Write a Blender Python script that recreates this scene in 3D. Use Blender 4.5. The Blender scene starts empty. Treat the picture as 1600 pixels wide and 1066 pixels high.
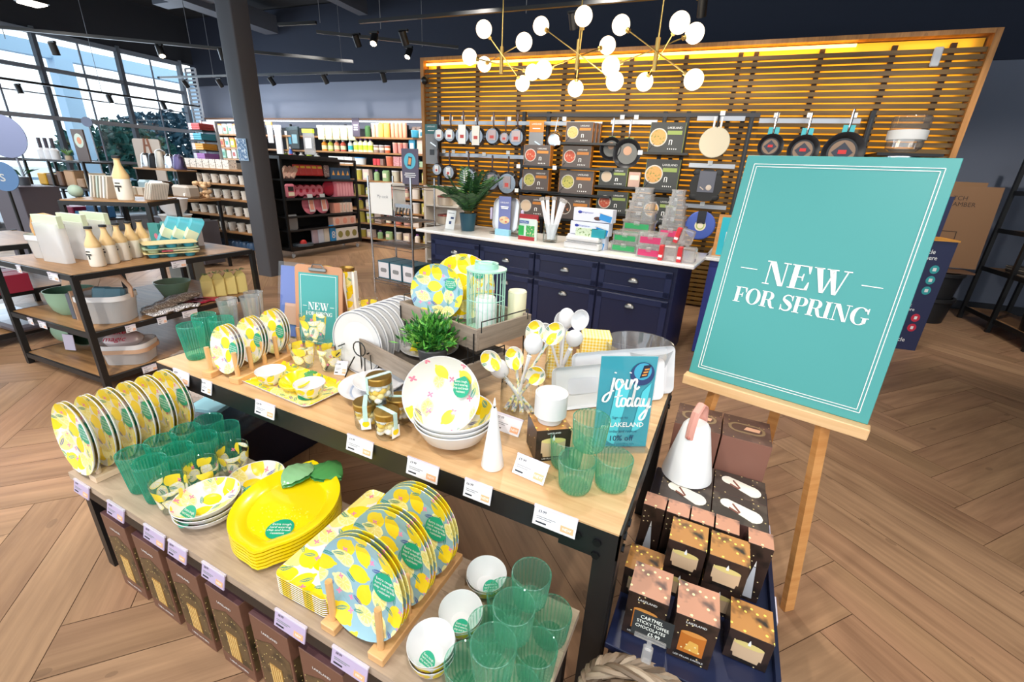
import bpy, bmesh, math, random
from mathutils import Matrix, Vector
R=math.radians; PI=math.pi; C=math.cos; S=math.sin
rnd=random.Random(7)
sc=bpy.context.scene; col=sc.collection

# ---------------- camera ----------------
# world: x runs along the front display tables, y away from their front edge, z up, metres
FPX=685.0; ROLL=math.atan2(88,1790); PITCH=math.atan(262/685.0); YAW=R(25.25)
F0=Vector((0,C(PITCH),-S(PITCH))); U0=Vector((0,S(PITCH),C(PITCH))); R0=Vector((1,0,0))
RX=R0*C(ROLL)+U0*S(ROLL); UX=U0*C(ROLL)-R0*S(ROLL)
m3=Matrix((RX,UX,-F0)).transposed()
cam=bpy.data.objects.new('camera',bpy.data.cameras.new('camera'))
cam.matrix_world=Matrix.Translation((0,0,1.5))@(Matrix.Rotation(YAW,4,'Z')@m3.to_4x4())
cam.data.sensor_width=36; cam.data.lens=FPX/1600*36; cam.data.clip_start=.02; cam.data.clip_end=200
col.objects.link(cam); sc.camera=cam

# ---------------- world, exposure ----------------
w=bpy.data.worlds.new('sky'); sc.world=w; w.use_nodes=True
nt=w.node_tree; bg=nt.nodes['Background']
tc=nt.nodes.new('ShaderNodeTexCoord'); nz=nt.nodes.new('ShaderNodeTexNoise'); nz.inputs['Scale'].default_value=2.2; nz.inputs['Detail'].default_value=5
rp=nt.nodes.new('ShaderNodeValToRGB'); rp.color_ramp.elements[0].position=.38; rp.color_ramp.elements[0].color=(.72,.88,1,1); rp.color_ramp.elements[1].position=.6; rp.color_ramp.elements[1].color=(1,1,1,1)
nt.links.new(tc.outputs['Generated'],nz.inputs['Vector']); nt.links.new(nz.outputs['Fac'],rp.inputs['Fac']); nt.links.new(rp.outputs['Color'],bg.inputs['Color'])
bg.inputs['Strength'].default_value=2.5
sc.view_settings.view_transform='Standard'; sc.view_settings.look='None'; sc.view_settings.gamma=1; sc.view_settings.use_curve_mapping=False
sc.view_settings.exposure=-0.2
try:
    sc.cycles.max_bounces=10; sc.cycles.transparent_max_bounces=24; sc.cycles.diffuse_bounces=4; sc.cycles.glossy_bounces=3; sc.cycles.transmission_bounces=6
    sc.cycles.caustics_reflective=False; sc.cycles.caustics_refractive=False; sc.cycles.sample_clamp_indirect=6
except Exception: pass

# wall frame: the shop's back wall is turned a little against the tables
WR=R(3.79)
def W(x,y,z=0): return (C(WR)*x-S(WR)*y, S(WR)*x+C(WR)*y, z)

def area_lamp(name,loc,size,power,color,target=None,sy=None):
    l=bpy.data.lights.new(name,'AREA'); l.size=size; l.energy=power; l.color=color
    if sy: l.shape='RECTANGLE'; l.size_y=sy
    o=bpy.data.objects.new(name,l); o.location=loc; col.objects.link(o)
    if target is not None:
        o.rotation_euler=(Vector(target)-Vector(loc)).to_track_quat('-Z','Y').to_euler()
    return o
def spot_lamp(name,loc,target,power,color=(1,.93,.84),ang=80,rad=.05,blend=.7):
    l=bpy.data.lights.new(name,'SPOT'); l.energy=power; l.color=color; l.spot_size=R(ang); l.spot_blend=blend; l.shadow_soft_size=rad
    o=bpy.data.objects.new(name,l); o.location=loc; col.objects.link(o)
    o.rotation_euler=(Vector(target)-Vector(loc)).to_track_quat('-Z','Y').to_euler()
    return o
# track spotlights over the tables (ceiling tracks above the frame); the first is an added fill for the left table
for loc,tg,pw in [((-2.0,-.4,3.2),(-3.75,1.7,.25),260),((-1.2,-.2,3.3),(-1.2,1.0,.6),150),((.4,-.3,3.3),(-.3,1.2,.5),150),((-2.6,.2,3.3),(-1.9,1.1,.5),120),((-.3,2.6,3.3),(-.6,1.3,.7),110),((-1.6,2.9,3.3),(-1.6,1.4,.7),110),
    (( .9,1.0,3.3),(.3,1.4,.3),90),((-3.3,.3,3.3),(-3.9,1.6,.5),210),((-4.6,1.2,3.3),(-4.9,2.6,.9),200),((2.4,2.2,3.3),(1.4,3.4,.2),60),((1.6,.2,3.3),(1.3,1.6,0),60),
    ((-3,3,3.3),(-3.3,4.2,0),110),((-1.6,2.6,3.3),(-1.6,4.2,.9),130),((-.1,2.4,3.3),(-.3,4.0,.9),130)]:
    spot_lamp('track_and_fill_beam',loc,tg,pw*1.0)
# daylight through the window wall on the left (the shop front behind the camera is open to the sky)
area_lamp('window_daylight',W(-11.0,4.6,2.4),5.5,260,(.72,.86,1),W(-4,3,1),sy=2.8)

# ---------------- mesh helpers ----------------
def obox(v): return v
class MB:
    def __init__(s):
        s.bm=bmesh.new(); s.uv=s.bm.loops.layers.uv.new('UVMap'); s.mats=[]; s.M=Matrix.Identity(4); s.cur=0; s.done=set()
    def mat(s,m):
        if m not in s.mats: s.mats.append(m)
        s.cur=s.mats.index(m); return s
    def at(s,loc=(0,0,0),rot=(0,0,0),sc_=1):
        from mathutils import Euler
        s.M=Matrix.Translation(loc)@Euler(rot).to_matrix().to_4x4()@Matrix.Scale(sc_,4); return s
    def v(s,p): return s.bm.verts.new(s.M@Vector(p))
    def face(s,vs,uvs=None,smooth=False):
        try: f=s.bm.faces.new(vs)
        except ValueError: return None
        f.material_index=s.cur; f.smooth=smooth
        if uvs:
            f.tag=True
            for l,u in zip(f.loops,uvs): l[s.uv].uv=u
        return f
    def poly(s,pts,uvs=None): s.last=s.face([s.v(p) for p in pts],uvs); return s
    def box(s,c,d,bev=0,rot=None,seg=1):
        x,y,z=c; a,b,h=d[0]/2,d[1]/2,d[2]/2
        RM=Matrix.Translation(c)@(rot.to_4x4() if rot is not None else Matrix.Identity(4))
        vs=[s.bm.verts.new(s.M@RM@Vector((i*a,j*b,k*h))) for i in(-1,1) for j in(-1,1) for k in(-1,1)]
        q=[(0,1,3,2),(4,6,7,5),(0,4,5,1),(2,3,7,6),(0,2,6,4),(1,5,7,3)]
        lu=[(d[1],d[2],1,2),(d[1],d[2],1,2),(d[0],d[2],0,2),(d[0],d[2],0,2),(d[0],d[1],0,1),(d[0],d[1],0,1)]
        loc=[Vector((i*a,j*b,k*h)) for i in(-1,1) for j in(-1,1) for k in(-1,1)]
        fs=[]
        for f4,l in zip(q,lu):
            fs.append(s.face([vs[i] for i in f4],[(loc[i][l[2]]+x*.37+z*.11,loc[i][l[3]]+y*.41+z*.3) for i in f4]))
        if bev>0:
            es=list({e for f in fs for e in f.edges})
            bmesh.ops.bevel(s.bm,geom=es,offset=bev,segments=seg,profile=.5,affect='EDGES',clamp_overlap=True,material=-1)
        return s
    def prism(s,pts,z0,z1,smooth=False,cap=True):
        n=len(pts); lo=[s.v((p[0],p[1],z0)) for p in pts]; hi=[s.v((p[0],p[1],z1)) for p in pts]
        acc=0
        for i in range(n):
            j=(i+1)%n; L=math.dist(pts[i][:2],pts[j][:2])
            s.face([lo[i],lo[j],hi[j],hi[i]],[(acc,z0),(acc+L,z0),(acc+L,z1),(acc,z1)],smooth); acc+=L
        if cap:
            s.face(hi,[(p[0],p[1]) for p in pts]); s.face(lo[::-1],[(p[0],p[1]) for p in pts[::-1]])
        return s
    def cyl(s,p0,p1,r,r1=None,seg=12,cap=True):
        p0=Vector(p0);p1=Vector(p1);d=p1-p0
        if d.length<1e-7: return s
        r1=r if r1 is None else r1
        q=d.to_track_quat('Z','Y').to_matrix(); L=d.length
        a=[];b=[]
        for i in range(seg):
            t=2*PI*i/seg; e=q@Vector((C(t),S(t),0)); a.append(s.v(p0+e*r)); b.append(s.v(p1+e*r1))
        for i in range(seg):
            j=(i+1)%seg; u0=i/seg*2*PI*r; u1=(i+1)/seg*2*PI*r
            s.face([a[i],a[j],b[j],b[i]],[(0,u0),(0,u1),(L,u1),(L,u0)],True)
        if cap:
            c=[(C(2*PI*i/seg)*r,S(2*PI*i/seg)*r) for i in range(seg)]
            s.face(a[::-1],c[::-1]); s.face(b,c)
        return s
    def tube(s,pts,r,seg=8,closed=False,cap=True,radii=None):
        P=[Vector(p) for p in pts]; n=len(P); rings=[]; up=None
        for i in range(n):
            if closed: t=(P[(i+1)%n]-P[i-1])
            else: t=P[min(i+1,n-1)]-P[max(i-1,0)]
            t.normalize()
            if up is None:
                up=Vector((0,0,1)) if abs(t.z)<.9 else Vector((1,0,0))
            x=up.cross(t); 
            if x.length<1e-6: x=Vector((1,0,0)).cross(t)
            x.normalize(); y=t.cross(x); up=y
            rr=radii[i] if radii else r
            rings.append([s.v(P[i]+x*C(2*PI*k/seg)*rr+y*S(2*PI*k/seg)*rr) for k in range(seg)])
        acc=0
        m=n if closed else n-1
        for i in range(m):
            j=(i+1)%n; L=(P[j]-P[i]).length
            for k in range(seg):
                l=(k+1)%seg; u=k/seg*2*PI*r; u2=(k+1)/seg*2*PI*r
                s.face([rings[i][k],rings[i][l],rings[j][l],rings[j][k]],[(acc,u),(acc,u2),(acc+L,u2),(acc+L,u)],True)
            acc+=L
        if cap and not closed:
            s.face(rings[0][::-1],[(0,0)]*seg); s.face(rings[-1],[(0,0)]*seg)
        return s
    def lathe(s,prof,seg=32,uv='plan',rib=0,nrib=0,sx=1,sy=1,ribz=(-9,9),uo=(0,0)):
        # prof: list of (r,z); rib modulates radius
        rows=[]; arc=0; arcs=[]
        for i,(r,z) in enumerate(prof):
            if i: arc+=math.dist(prof[i-1],(r,z))
            arcs.append(arc)
            if r<1e-6: rows.append([s.v((0,0,z))]); continue
            row=[]
            for k in range(seg):
                t=2*PI*k/seg; rr=r
                if rib and ribz[0]<=z<=ribz[1]: rr=r+rib*C(nrib*t)
                row.append(s.v((rr*C(t)*sx,rr*S(t)*sy,z)))
            rows.append(row)
        Rm=max(p[0] for p in prof)
        def U(i,k):
            r,z=prof[i]; t=2*PI*k/seg
            if uv=='plan': return (r*C(t)+uo[0],r*S(t)+uo[1])
            return (t*Rm+uo[0],arcs[i]+uo[1])
        for i in range(len(prof)-1):
            a,b=rows[i],rows[i+1]
            for k in range(seg):
                l=(k+1)%seg
                if len(a)==1 and len(b)==1: continue
                if len(a)==1: s.face([a[0],b[l],b[k]][::-1],[U(i,k),U(i+1,k+1),U(i+1,k)][::-1],True)
                elif len(b)==1: s.face([a[k],a[l],b[0]],[U(i,k),U(i,k+1),U(i+1,k)],True)
                else: s.face([a[k],a[l],b[l],b[k]],[U(i,k),U(i,k+1),U(i+1,k+1),U(i+1,k)],True)
        return s
    def disc(s,c,r,seg=24,nrm=(0,0,1),rx=None):
        q=Vector(nrm).to_track_quat('Z','Y').to_matrix(); rx=rx or r
        pts=[Vector(c)+q@Vector((C(2*PI*i/seg)*rx,S(2*PI*i/seg)*r,0)) for i in range(seg)]
        s.poly(pts,[(C(2*PI*i/seg)*rx,S(2*PI*i/seg)*r) for i in range(seg)]); return s
    def sphere(s,c,r,u=16,v=10,sz=(1,1,1)):
        rows=[]
        for i in range(v+1):
            ph=PI*i/v
            if i in(0,v): rows.append([s.v((c[0],c[1],c[2]+r*C(ph)*sz[2]))])
            else: rows.append([s.v((c[0]+r*S(ph)*C(2*PI*k/u)*sz[0],c[1]+r*S(ph)*S(2*PI*k/u)*sz[1],c[2]+r*C(ph)*sz[2])) for k in range(u)])
        for i in range(v):
            a,b=rows[i],rows[i+1]
            for k in range(u):
                l=(k+1)%u
                uvs=lambda ii,kk:(kk/u*2*PI*r,ii/v*PI*r)
                if len(a)==1: s.face([a[0],b[k],b[l]],[uvs(i,k),uvs(i+1,k),uvs(i+1,k+1)],True)
                elif len(b)==1: s.face([a[k],b[0],a[l]],[uvs(i,k),uvs(i+1,k),uvs(i,k+1)],True)
                else: s.face([a[k],b[k],b[l],a[l]],[uvs(i,k),uvs(i+1,k),uvs(i+1,k+1),uvs(i,k+1)],True)
        return s
    def dome(s,c,rx,ry,rz,u=16,v=6):
        rows=[]
        for i in range(v+1):
            ph=PI/2*i/v
            rows.append([s.v((c[0]+rx*S(ph)*C(PI*k/u-PI),c[1]+ry*S(ph)*S(PI*k/u-PI),c[2]+rz*C(ph))) for k in range(u+1)] if i else [s.v((c[0],c[1],c[2]+rz))])
        for i in range(v):
            a,b=rows[i],rows[i+1]
            for k in range(u):
                if len(a)==1: s.face([a[0],b[k],b[k+1]],None,True)
                else: s.face([a[k],b[k],b[k+1],a[k+1]],None,True)
        return s
    def text(s,txt,size,loc=(0,0,0),rot=(0,0,0),align='CENTER',bold=0,space=1,shear=0,squash=1,line=1):
        from mathutils import Euler
        key=(txt,align,bold,space,shear,line)
        if key not in TXT:
            cu=bpy.data.curves.new('t','FONT'); cu.body=txt; cu.size=1; cu.align_x=align; cu.align_y='CENTER'; cu.offset=bold; cu.space_character=space; cu.shear=shear; cu.resolution_u=2; cu.space_line=line
            o=bpy.data.objects.new('t',cu); me=bpy.data.meshes.new_from_object(o)
            TXT[key]=([tuple(v.co) for v in me.vertices],[tuple(p.vertices) for p in me.polygons])
            bpy.data.objects.remove(o); bpy.data.meshes.remove(me); bpy.data.curves.remove(cu)
        vs,fs=TXT[key]
        T=s.M@Matrix.Translation(loc)@Euler(rot).to_matrix().to_4x4()
        bv=[s.bm.verts.new(T@Vector((v[0]*size*squash,v[1]*size,0))) for v in vs]
        for f in fs: s.face([bv[i] for i in f],[(vs[i][0],vs[i][1]) for i in f])
        return s
    def ribbon(s,pts,w,cap=True):
        # flat ribbon in local xy (z from point), variable widths
        n=len(pts); L=[];Q=[]
        for i in range(n):
            a=Vector(pts[max(i-1,0)][:2]);b=Vector(pts[min(i+1,n-1)][:2]);t=(b-a)
            if t.length<1e-9: t=Vector((1,0))
            t.normalize(); nn=Vector((-t.y,t.x)); ww=(w[i] if hasattr(w,'__len__') else w)/2; z=pts[i][2] if len(pts[i])>2 else 0
            p=Vector(pts[i][:2]); L.append(s.v((p.x+nn.x*ww,p.y+nn.y*ww,z))); Q.append(s.v((p.x-nn.x*ww,p.y-nn.y*ww,z)))
        for i in range(n-1): s.face([Q[i],Q[i+1],L[i+1],L[i]],[(0,0)]*4)
        return s
    def mesh(s,name='m',ang=35):
        me=bpy.data.meshes.new(name); s.bm.normal_update(); s.bm.to_mesh(me); s.bm.free()
        for m in s.mats: me.materials.append(m)
        try: me.set_sharp_from_angle(angle=R(ang))
        except Exception: pass
        return me
    def obj(s,name,parent=None,loc=(0,0,0),rot=(0,0,0),label=None):
        o=bpy.data.objects.new(name,s.mesh(name)); o.location=loc; o.rotation_euler=rot; col.objects.link(o)
        if parent is not None: o.parent=parent
        if label: o['label']=label
        return o
TXT={}
def tag(o,label=None,cat=None,group=None,kind=None):
    if label: o['label']=label
    if cat: o['category']=cat
    if group: o['group']=group
    if kind: o['kind']=kind
    return o
def E(name,label,cat,loc=(0,0,0),rz=0,group=None,rot=None):
    o=bpy.data.objects.new(name,None); o.empty_display_size=.05; o.location=loc; o.rotation_euler=rot if rot else (0,0,rz); col.objects.link(o)
    return tag(o,label,cat,group)
def ONE(name,mb,label,cat,loc=(0,0,0),rz=0,group=None,rot=None):
    o=mb.obj(name,None,loc,rot if rot else (0,0,rz)); return tag(o,label,cat,group)
def ST(name,mb,loc=(0,0,0),rz=0,parent=None):
    o=mb.obj(name,parent,loc,(0,0,rz))
    if parent is None: o['kind']='structure'
    return o
def dup(root,loc,rz=None,label=None,group=None,rot=None,scale=None):
    r=root.copy(); col.objects.link(r); r.location=loc
    if rz is not None: r.rotation_euler=(0,0,rz)
    if rot is not None: r.rotation_euler=rot
    if scale is not None: r.scale=scale
    if label: r['label']=label
    if group: r['group']=group
    for ch in list(root.children):
        c=ch.copy(); col.objects.link(c); c.parent=r
        for g in list(ch.children):
            d=g.copy(); col.objects.link(d); d.parent=c
    return r
NUM=['zero','one','two','three','four','five','six','seven','eight','nine','ten','eleven','twelve']
ORD=['first','second','third','fourth','fifth','sixth','seventh','eighth','ninth','tenth','eleventh','twelfth']
def nth(i,n,what,a='left'):
    if n==1: return what
    if n==2: return f"{a if i==0 else {'left':'right','front':'rear','top':'lower','right':'left'}[a]} one of the two {what}"
    if i==0: return f"{a}most of the {NUM[n]} {what}" if a in('left','right') else f"{a} one of the {NUM[n]} {what}"
    return f"{ORD[i]} from {a} of {NUM[n]} {what}"
def rrect(w_,d_,r,seg=6):
    p=[]
    for cx,cy,a0 in((w_/2-r,d_/2-r,0),(-w_/2+r,d_/2-r,90),(-w_/2+r,-d_/2+r,180),(w_/2-r,-d_/2+r,270)):
        for k in range(seg+1):
            t=R(a0+90*k/seg); p.append((cx+r*C(t),cy+r*S(t)))
    return p
def smoothpath(P,n=8):
    out=[]; m=len(P)
    for i in range(m-1):
        p0=Vector(P[max(i-1,0)]);p1=Vector(P[i]);p2=Vector(P[i+1]);p3=Vector(P[min(i+2,m-1)])
        for k in range(n):
            t=k/n; out.append(tuple(.5*((2*p1)+(-p0+p2)*t+(2*p0-5*p1+4*p2-p3)*t*t+(-p0+3*p1-3*p2+p3)*t**3)))
    out.append(tuple(P[-1])); return out
# ---------------- materials ----------------
def newmat(name):
    m=bpy.data.materials.new(name); m.use_nodes=True; return m,m.node_tree,m.node_tree.nodes['Principled BSDF']
def rgb(h,g=1):
    if isinstance(h,str):
        h=h.lstrip('#'); c=[int(h[i:i+2],16)/255 for i in(0,2,4)]
        c=[(x/12.92 if x<=.04045 else ((x+.055)/1.055)**2.4) for x in c]
    else: c=list(h)
    return (c[0],c[1],c[2],1)
MC={}
def M(c,rough=.5,metal=0,spec=.5,coat=0,name=None):
    k=(c if isinstance(c,str) else tuple(c),rough,metal,coat)
    if k in MC: return MC[k]
    m,t,b=newmat(name or 'paint'); b.inputs['Base Color'].default_value=rgb(c); b.inputs['Roughness'].default_value=rough; b.inputs['Metallic'].default_value=metal
    b.inputs['Coat Weight'].default_value=coat; MC[k]=m; return m
def emis(c,st,name='glow'):
    m=bpy.data.materials.new(name); m.use_nodes=True; t=m.node_tree; t.nodes.clear(); o=t.nodes.new('ShaderNodeOutputMaterial'); e=t.nodes.new('ShaderNodeEmission')
    e.inputs[0].default_value=rgb(c); e.inputs[1].default_value=st; t.links.new(e.outputs[0],o.inputs[0]); return m
class X:
    T=None
    def __init__(s,o): s.o=o
    @staticmethod
    def op(kind,*a,clamp=False):
        n=X.T.nodes.new('ShaderNodeMath'); n.operation=kind; n.use_clamp=clamp
        for i,v in enumerate(a):
            if isinstance(v,X): X.T.links.new(v.o,n.inputs[i])
            else: n.inputs[i].default_value=v
        return X(n.outputs[0])
    def __add__(s,o): return X.op('ADD',s,o)
    def __radd__(s,o): return X.op('ADD',s,o)
    def __sub__(s,o): return X.op('SUBTRACT',s,o)
    def __rsub__(s,o): return X.op('SUBTRACT',o,s)
    def __mul__(s,o): return X.op('MULTIPLY',s,o)
    def __rmul__(s,o): return X.op('MULTIPLY',s,o)
    def __truediv__(s,o): return X.op('DIVIDE',s,o)
    def lt(s,o): return X.op('LESS_THAN',s,o)
    def gt(s,o): return X.op('GREATER_THAN',s,o)
def mixc(a,b,f):
    n=X.T.nodes.new('ShaderNodeMix'); n.data_type='RGBA'
    for idx,v in((6,a),(7,b)):
        if isinstance(v,X): X.T.links.new(v.o,n.inputs[idx])
        else: n.inputs[idx].default_value=rgb(v)
    if isinstance(f,X): X.T.links.new(f.o,n.inputs[0])
    else: n.inputs[0].default_value=f
    return X(n.outputs[2])
def node(kind,**k):
    n=X.T.nodes.new(kind)
    for a,b in k.items():
        if a.startswith('i_'):
            a=a[2:].replace('_',' '); 
            if isinstance(b,X): X.T.links.new(b.o,n.inputs[a])
            else: n.inputs[a].default_value=b
        else: setattr(n,a,b)
    return n
def uvnode(scale=(1,1,1),off=(0,0,0)):
    tc=node('ShaderNodeTexCoord'); mp=node('ShaderNodeMapping'); mp.inputs['Scale'].default_value=scale; mp.inputs['Location'].default_value=off
    X.T.links.new(tc.outputs['UV'],mp.inputs[0]); return mp.outputs[0]
def wood(name,c1,c2,rough=.45,grain=1,axis=0,attr=False,bump=.08,knots=True,vari=0):
    m,t,b=newmat(name); X.T=t
    sc_=(2.2*grain,38*grain,1) if axis==0 else (38*grain,2.2*grain,1)
    u=uvnode(sc_); n1=node('ShaderNodeTexNoise',i_Scale=1.0,i_Detail=6.0,i_Roughness=.65); t.links.new(u,n1.inputs['Vector'])
    sc2=(1.2*grain,7*grain,1) if axis==0 else (7*grain,1.2*grain,1)
    u2=uvnode(sc2); n2=node('ShaderNodeTexNoise',i_Scale=1.0,i_Detail=3.0,i_Distortion=1.2); t.links.new(u2,n2.inputs['Vector'])
    f=X(n1.outputs['Fac'])*.6+X(n2.outputs['Fac'])*.55
    rp=node('ShaderNodeValToRGB'); rp.color_ramp.elements[0].position=.36; rp.color_ramp.elements[0].color=rgb(c1); rp.color_ramp.elements[1].position=.74; rp.color_ramp.elements[1].color=rgb(c2)
    t.links.new(f.o,rp.inputs[0]); c=X(rp.outputs[0])
    if attr:
        a=node('ShaderNodeVertexColor'); a.layer_name='tone'
        mm=node('ShaderNodeMix',data_type='RGBA',blend_type='MULTIPLY'); mm.inputs[0].default_value=1
        t.links.new(c.o,mm.inputs[6]); t.links.new(a.outputs[0],mm.inputs[7]); c=X(mm.outputs[2])
    if knots:
        vo=node('ShaderNodeTexVoronoi',i_Scale=1.0); t.links.new(uvnode((3.1,6,1) if axis==0 else (6,3.1,1)),vo.inputs['Vector'])
        k=X.op('MULTIPLY',X(vo.outputs['Distance']).lt(.09),.35); c=mixc(c,tuple(x*.45 for x in rgb(c1)[:3]),k)
    t.links.new(c.o,b.inputs['Base Color']); b.inputs['Roughness'].default_value=rough
    if bump:
        bp=node('ShaderNodeBump',i_Strength=bump,i_Distance=.002); t.links.new(n1.outputs['Fac'],bp.inputs['Height']); t.links.new(bp.outputs[0],b.inputs['Normal'])
    return m
def clear(name,face,edge,gloss=.12,body=0,bodyc='#ffffff',rough=.04,ribs=0):
    # thin-walled clear plastic / glass: tint grows towards grazing view, with a surface sheen
    m=bpy.data.materials.new(name); m.use_nodes=True; t=m.node_tree; t.nodes.clear(); X.T=t
    out=node('ShaderNodeOutputMaterial'); lw=node('ShaderNodeLayerWeight',i_Blend=.5)
    dens=X.op('POWER',X(lw.outputs['Facing']),2.0)
    if ribs:   # moulded ribs: their light and dark lines are painted as tint stripes
        sp=node('ShaderNodeSeparateXYZ'); t.links.new(uvnode(),sp.inputs[0]); st=X.op('POWER',X.op('SINE',X(sp.outputs[0])*float(ribs))*.5+.5,1.6); dens=X.op('ADD',dens*.9,st*.7,clamp=True)
    cc=mixc(face,edge,dens); tr=node('ShaderNodeBsdfTransparent'); t.links.new(cc.o,tr.inputs[0])
    gl=node('ShaderNodeBsdfGlossy',i_Roughness=rough); fr=X.op('POWER',X(lw.outputs['Facing']),4.0)
    mx=node('ShaderNodeMixShader'); t.links.new((fr*.8+(.04+gloss*.1)).o,mx.inputs[0]); 
    base=tr
    if body:
        tl=node('ShaderNodeBsdfTranslucent'); tl.inputs[0].default_value=rgb(bodyc); df=node('ShaderNodeBsdfDiffuse'); df.inputs[0].default_value=rgb(bodyc)
        m2=node('ShaderNodeMixShader'); m2.inputs[0].default_value=.5; t.links.new(tl.outputs[0],m2.inputs[1]); t.links.new(df.outputs[0],m2.inputs[2])
        m3_=node('ShaderNodeMixShader'); t.links.new((X(lw.outputs['Facing'])*body*.6+body*.7).o,m3_.inputs[0]); t.links.new(tr.outputs[0],m3_.inputs[1]); t.links.new(m2.outputs[0],m3_.inputs[2]); base=m3_
    t.links.new(base.outputs[0],mx.inputs[1]); t.links.new(gl.outputs[0],mx.inputs[2]); t.links.new(mx.outputs[0],out.inputs[0]); return m
def lemons(name,base,scale=20,under=0,yel='#f6d40a',pale='#f2e58a',leaf='#1f8f86',pink='#ef86a6',leafy=.5,rough=.25,rnds=.5,yshare=.58,size=1,off=(0,0,0),clearbase=None):
    m,t,b=newmat(name); X.T=t; uv=uvnode((1,1,1),off)
    sp=node('ShaderNodeSeparateXYZ'); t.links.new(uv,sp.inputs[0]); ux=X(sp.outputs[0]);uy=X(sp.outputs[1])
    def cell(sc_,ox,oy,rn):
        x=ux*sc_+ox; y=uy*sc_+oy; cb=node('ShaderNodeCombineXYZ'); t.links.new(x.o,cb.inputs[0]); t.links.new(y.o,cb.inputs[1])
        v=node('ShaderNodeTexVoronoi',voronoi_dimensions='2D',i_Scale=1.0,i_Randomness=rn); t.links.new(cb.outputs[0],v.inputs['Vector'])
        ps=node('ShaderNodeSeparateXYZ'); t.links.new(v.outputs['Position'],ps.inputs[0]); cs=node('ShaderNodeSeparateColor'); t.links.new(v.outputs['Color'],cs.inputs[0])
        dx=x-X(ps.outputs[0]); dy=y-X(ps.outputs[1]); a=X(cs.outputs[0])*6.283
        ca=X.op('COSINE',a); sa=X.op('SINE',a)
        return dx*ca+dy*sa, dy*ca-dx*sa, X(cs.outputs[1]), X(cs.outputs[2])
    c0=base
    if under:
        x,y,g,h=cell(scale*.93,13.3,2.7,rnds); k=.5*size
        e=X.op('SQRT',(x/k)*(x/k)+(y/(k*.78))*(y/(k*.78))); c0=mixc(base,pale,e.lt(1)*g.lt(under)); c0=mixc(c0,yel,e.lt(1)*h.lt(under*.5))
    x,y,g,h=cell(scale,3.3,7.7,rnds)
    k=.47*size
    e1=X.op('SQRT',(x/k)*(x/k)+(y/(k*.76))*(y/(k*.76))); e2=X.op('SQRT',(x/(k*1.22))*(x/(k*1.22))+(y/(k*.34))*(y/(k*.34)))
    lem=X.op('MINIMUM',e1,e2).lt(1); isy=g.lt(yshare)
    ang=X.op('ARCTAN2',y,x); seg=X.op('COSINE',ang*8.0).gt(-.75)*e1.lt(.78)*e1.gt(.1)
    pc=mixc('#f8f1b4',pale,seg)
    nz=node('ShaderNodeTexNoise',i_Scale=scale*2.2,i_Detail=2.0); t.links.new(uv,nz.inputs['Vector'])
    yc=mixc(yel,tuple(min(1,v*1.0) for v in rgb('#fbe23c')[:3]),X(nz.outputs['Fac']))
    c=mixc(c0,mixc(pc,yc,isy),lem)
    x,y,g,h=cell(scale*1.25,1.7,4.1,.9)
    ay=X.op('ABSOLUTE',y); bound=.115*(1.0-(x/.38)*(x/.38)); vein=X.op('FRACT',(x+ay*.9)*14.0).lt(.78)*ay.gt(.012); lf=ay.lt(bound)*vein*g.lt(leafy)*X.op('ABSOLUTE',x).lt(.38)
    lc=mixc(leaf,'#3d4a9e',h.lt(.22)); c=mixc(c,lc,lf)
    x,y,g,h=cell(scale*1.5,9.1,2.3,.9)
    rr=X.op('SQRT',x*x+y*y); an=X.op('ARCTAN2',y,x); fl=rr.lt(X.op('ABSOLUTE',X.op('COSINE',an*2.0))*.17+.03)*g.lt(.28); c=mixc(c,pink,fl)
    t.links.new(c.o,b.inputs['Base Color']); b.inputs['Roughness'].default_value=rough
    if clearbase is not None:
        al=X.op('MAXIMUM',lem,X.op('MAXIMUM',lf,fl),clamp=True); out=t.nodes['Material Output']
        tr=node('ShaderNodeBsdfTransparent'); tr.inputs[0].default_value=rgb(clearbase); gl=node('ShaderNodeBsdfGlossy',i_Roughness=.05); lw=node('ShaderNodeLayerWeight',i_Blend=.5); fr=X.op('POWER',X(lw.outputs['Facing']),4.0)*.8+.05
        m1=node('ShaderNodeMixShader'); t.links.new(fr.o,m1.inputs[0]); t.links.new(tr.outputs[0],m1.inputs[1]); t.links.new(gl.outputs[0],m1.inputs[2])
        m2=node('ShaderNodeMixShader'); t.links.new((al*.88).o,m2.inputs[0]); t.links.new(m1.outputs[0],m2.inputs[1]); t.links.new(b.outputs[0],m2.inputs[2]); t.links.new(m2.outputs[0],out.inputs[0])
    return m
def fairy(name,c1,c2,lights='#ffd98a',scale=26,rough=.35,dotr=.14,dens=.2):
    # carton print: warm sky, dark foliage blots, fairy-light dots
    m,t,b=newmat(name); X.T=t; uv=uvnode()
    n=node('ShaderNodeTexNoise',i_Scale=14.0,i_Detail=3.0); t.links.new(uv,n.inputs['Vector'])
    f=X.op('MULTIPLY',X.op('SUBTRACT',X(n.outputs['Fac']),.5),9.0,clamp=True); c=mixc(c1,c2,f)
    v=node('ShaderNodeTexVoronoi',voronoi_dimensions='2D',i_Scale=float(scale*2.0)); t.links.new(uv,v.inputs['Vector'])
    cs=node('ShaderNodeSeparateColor'); t.links.new(v.outputs['Color'],cs.inputs[0])
    d=X(v.outputs['Distance']).lt(dotr)*X(cs.outputs[0]).lt(dens); c=mixc(c,lights,d)
    t.links.new(c.o,b.inputs['Base Color']); b.inputs['Roughness'].default_value=rough; return m
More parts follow.
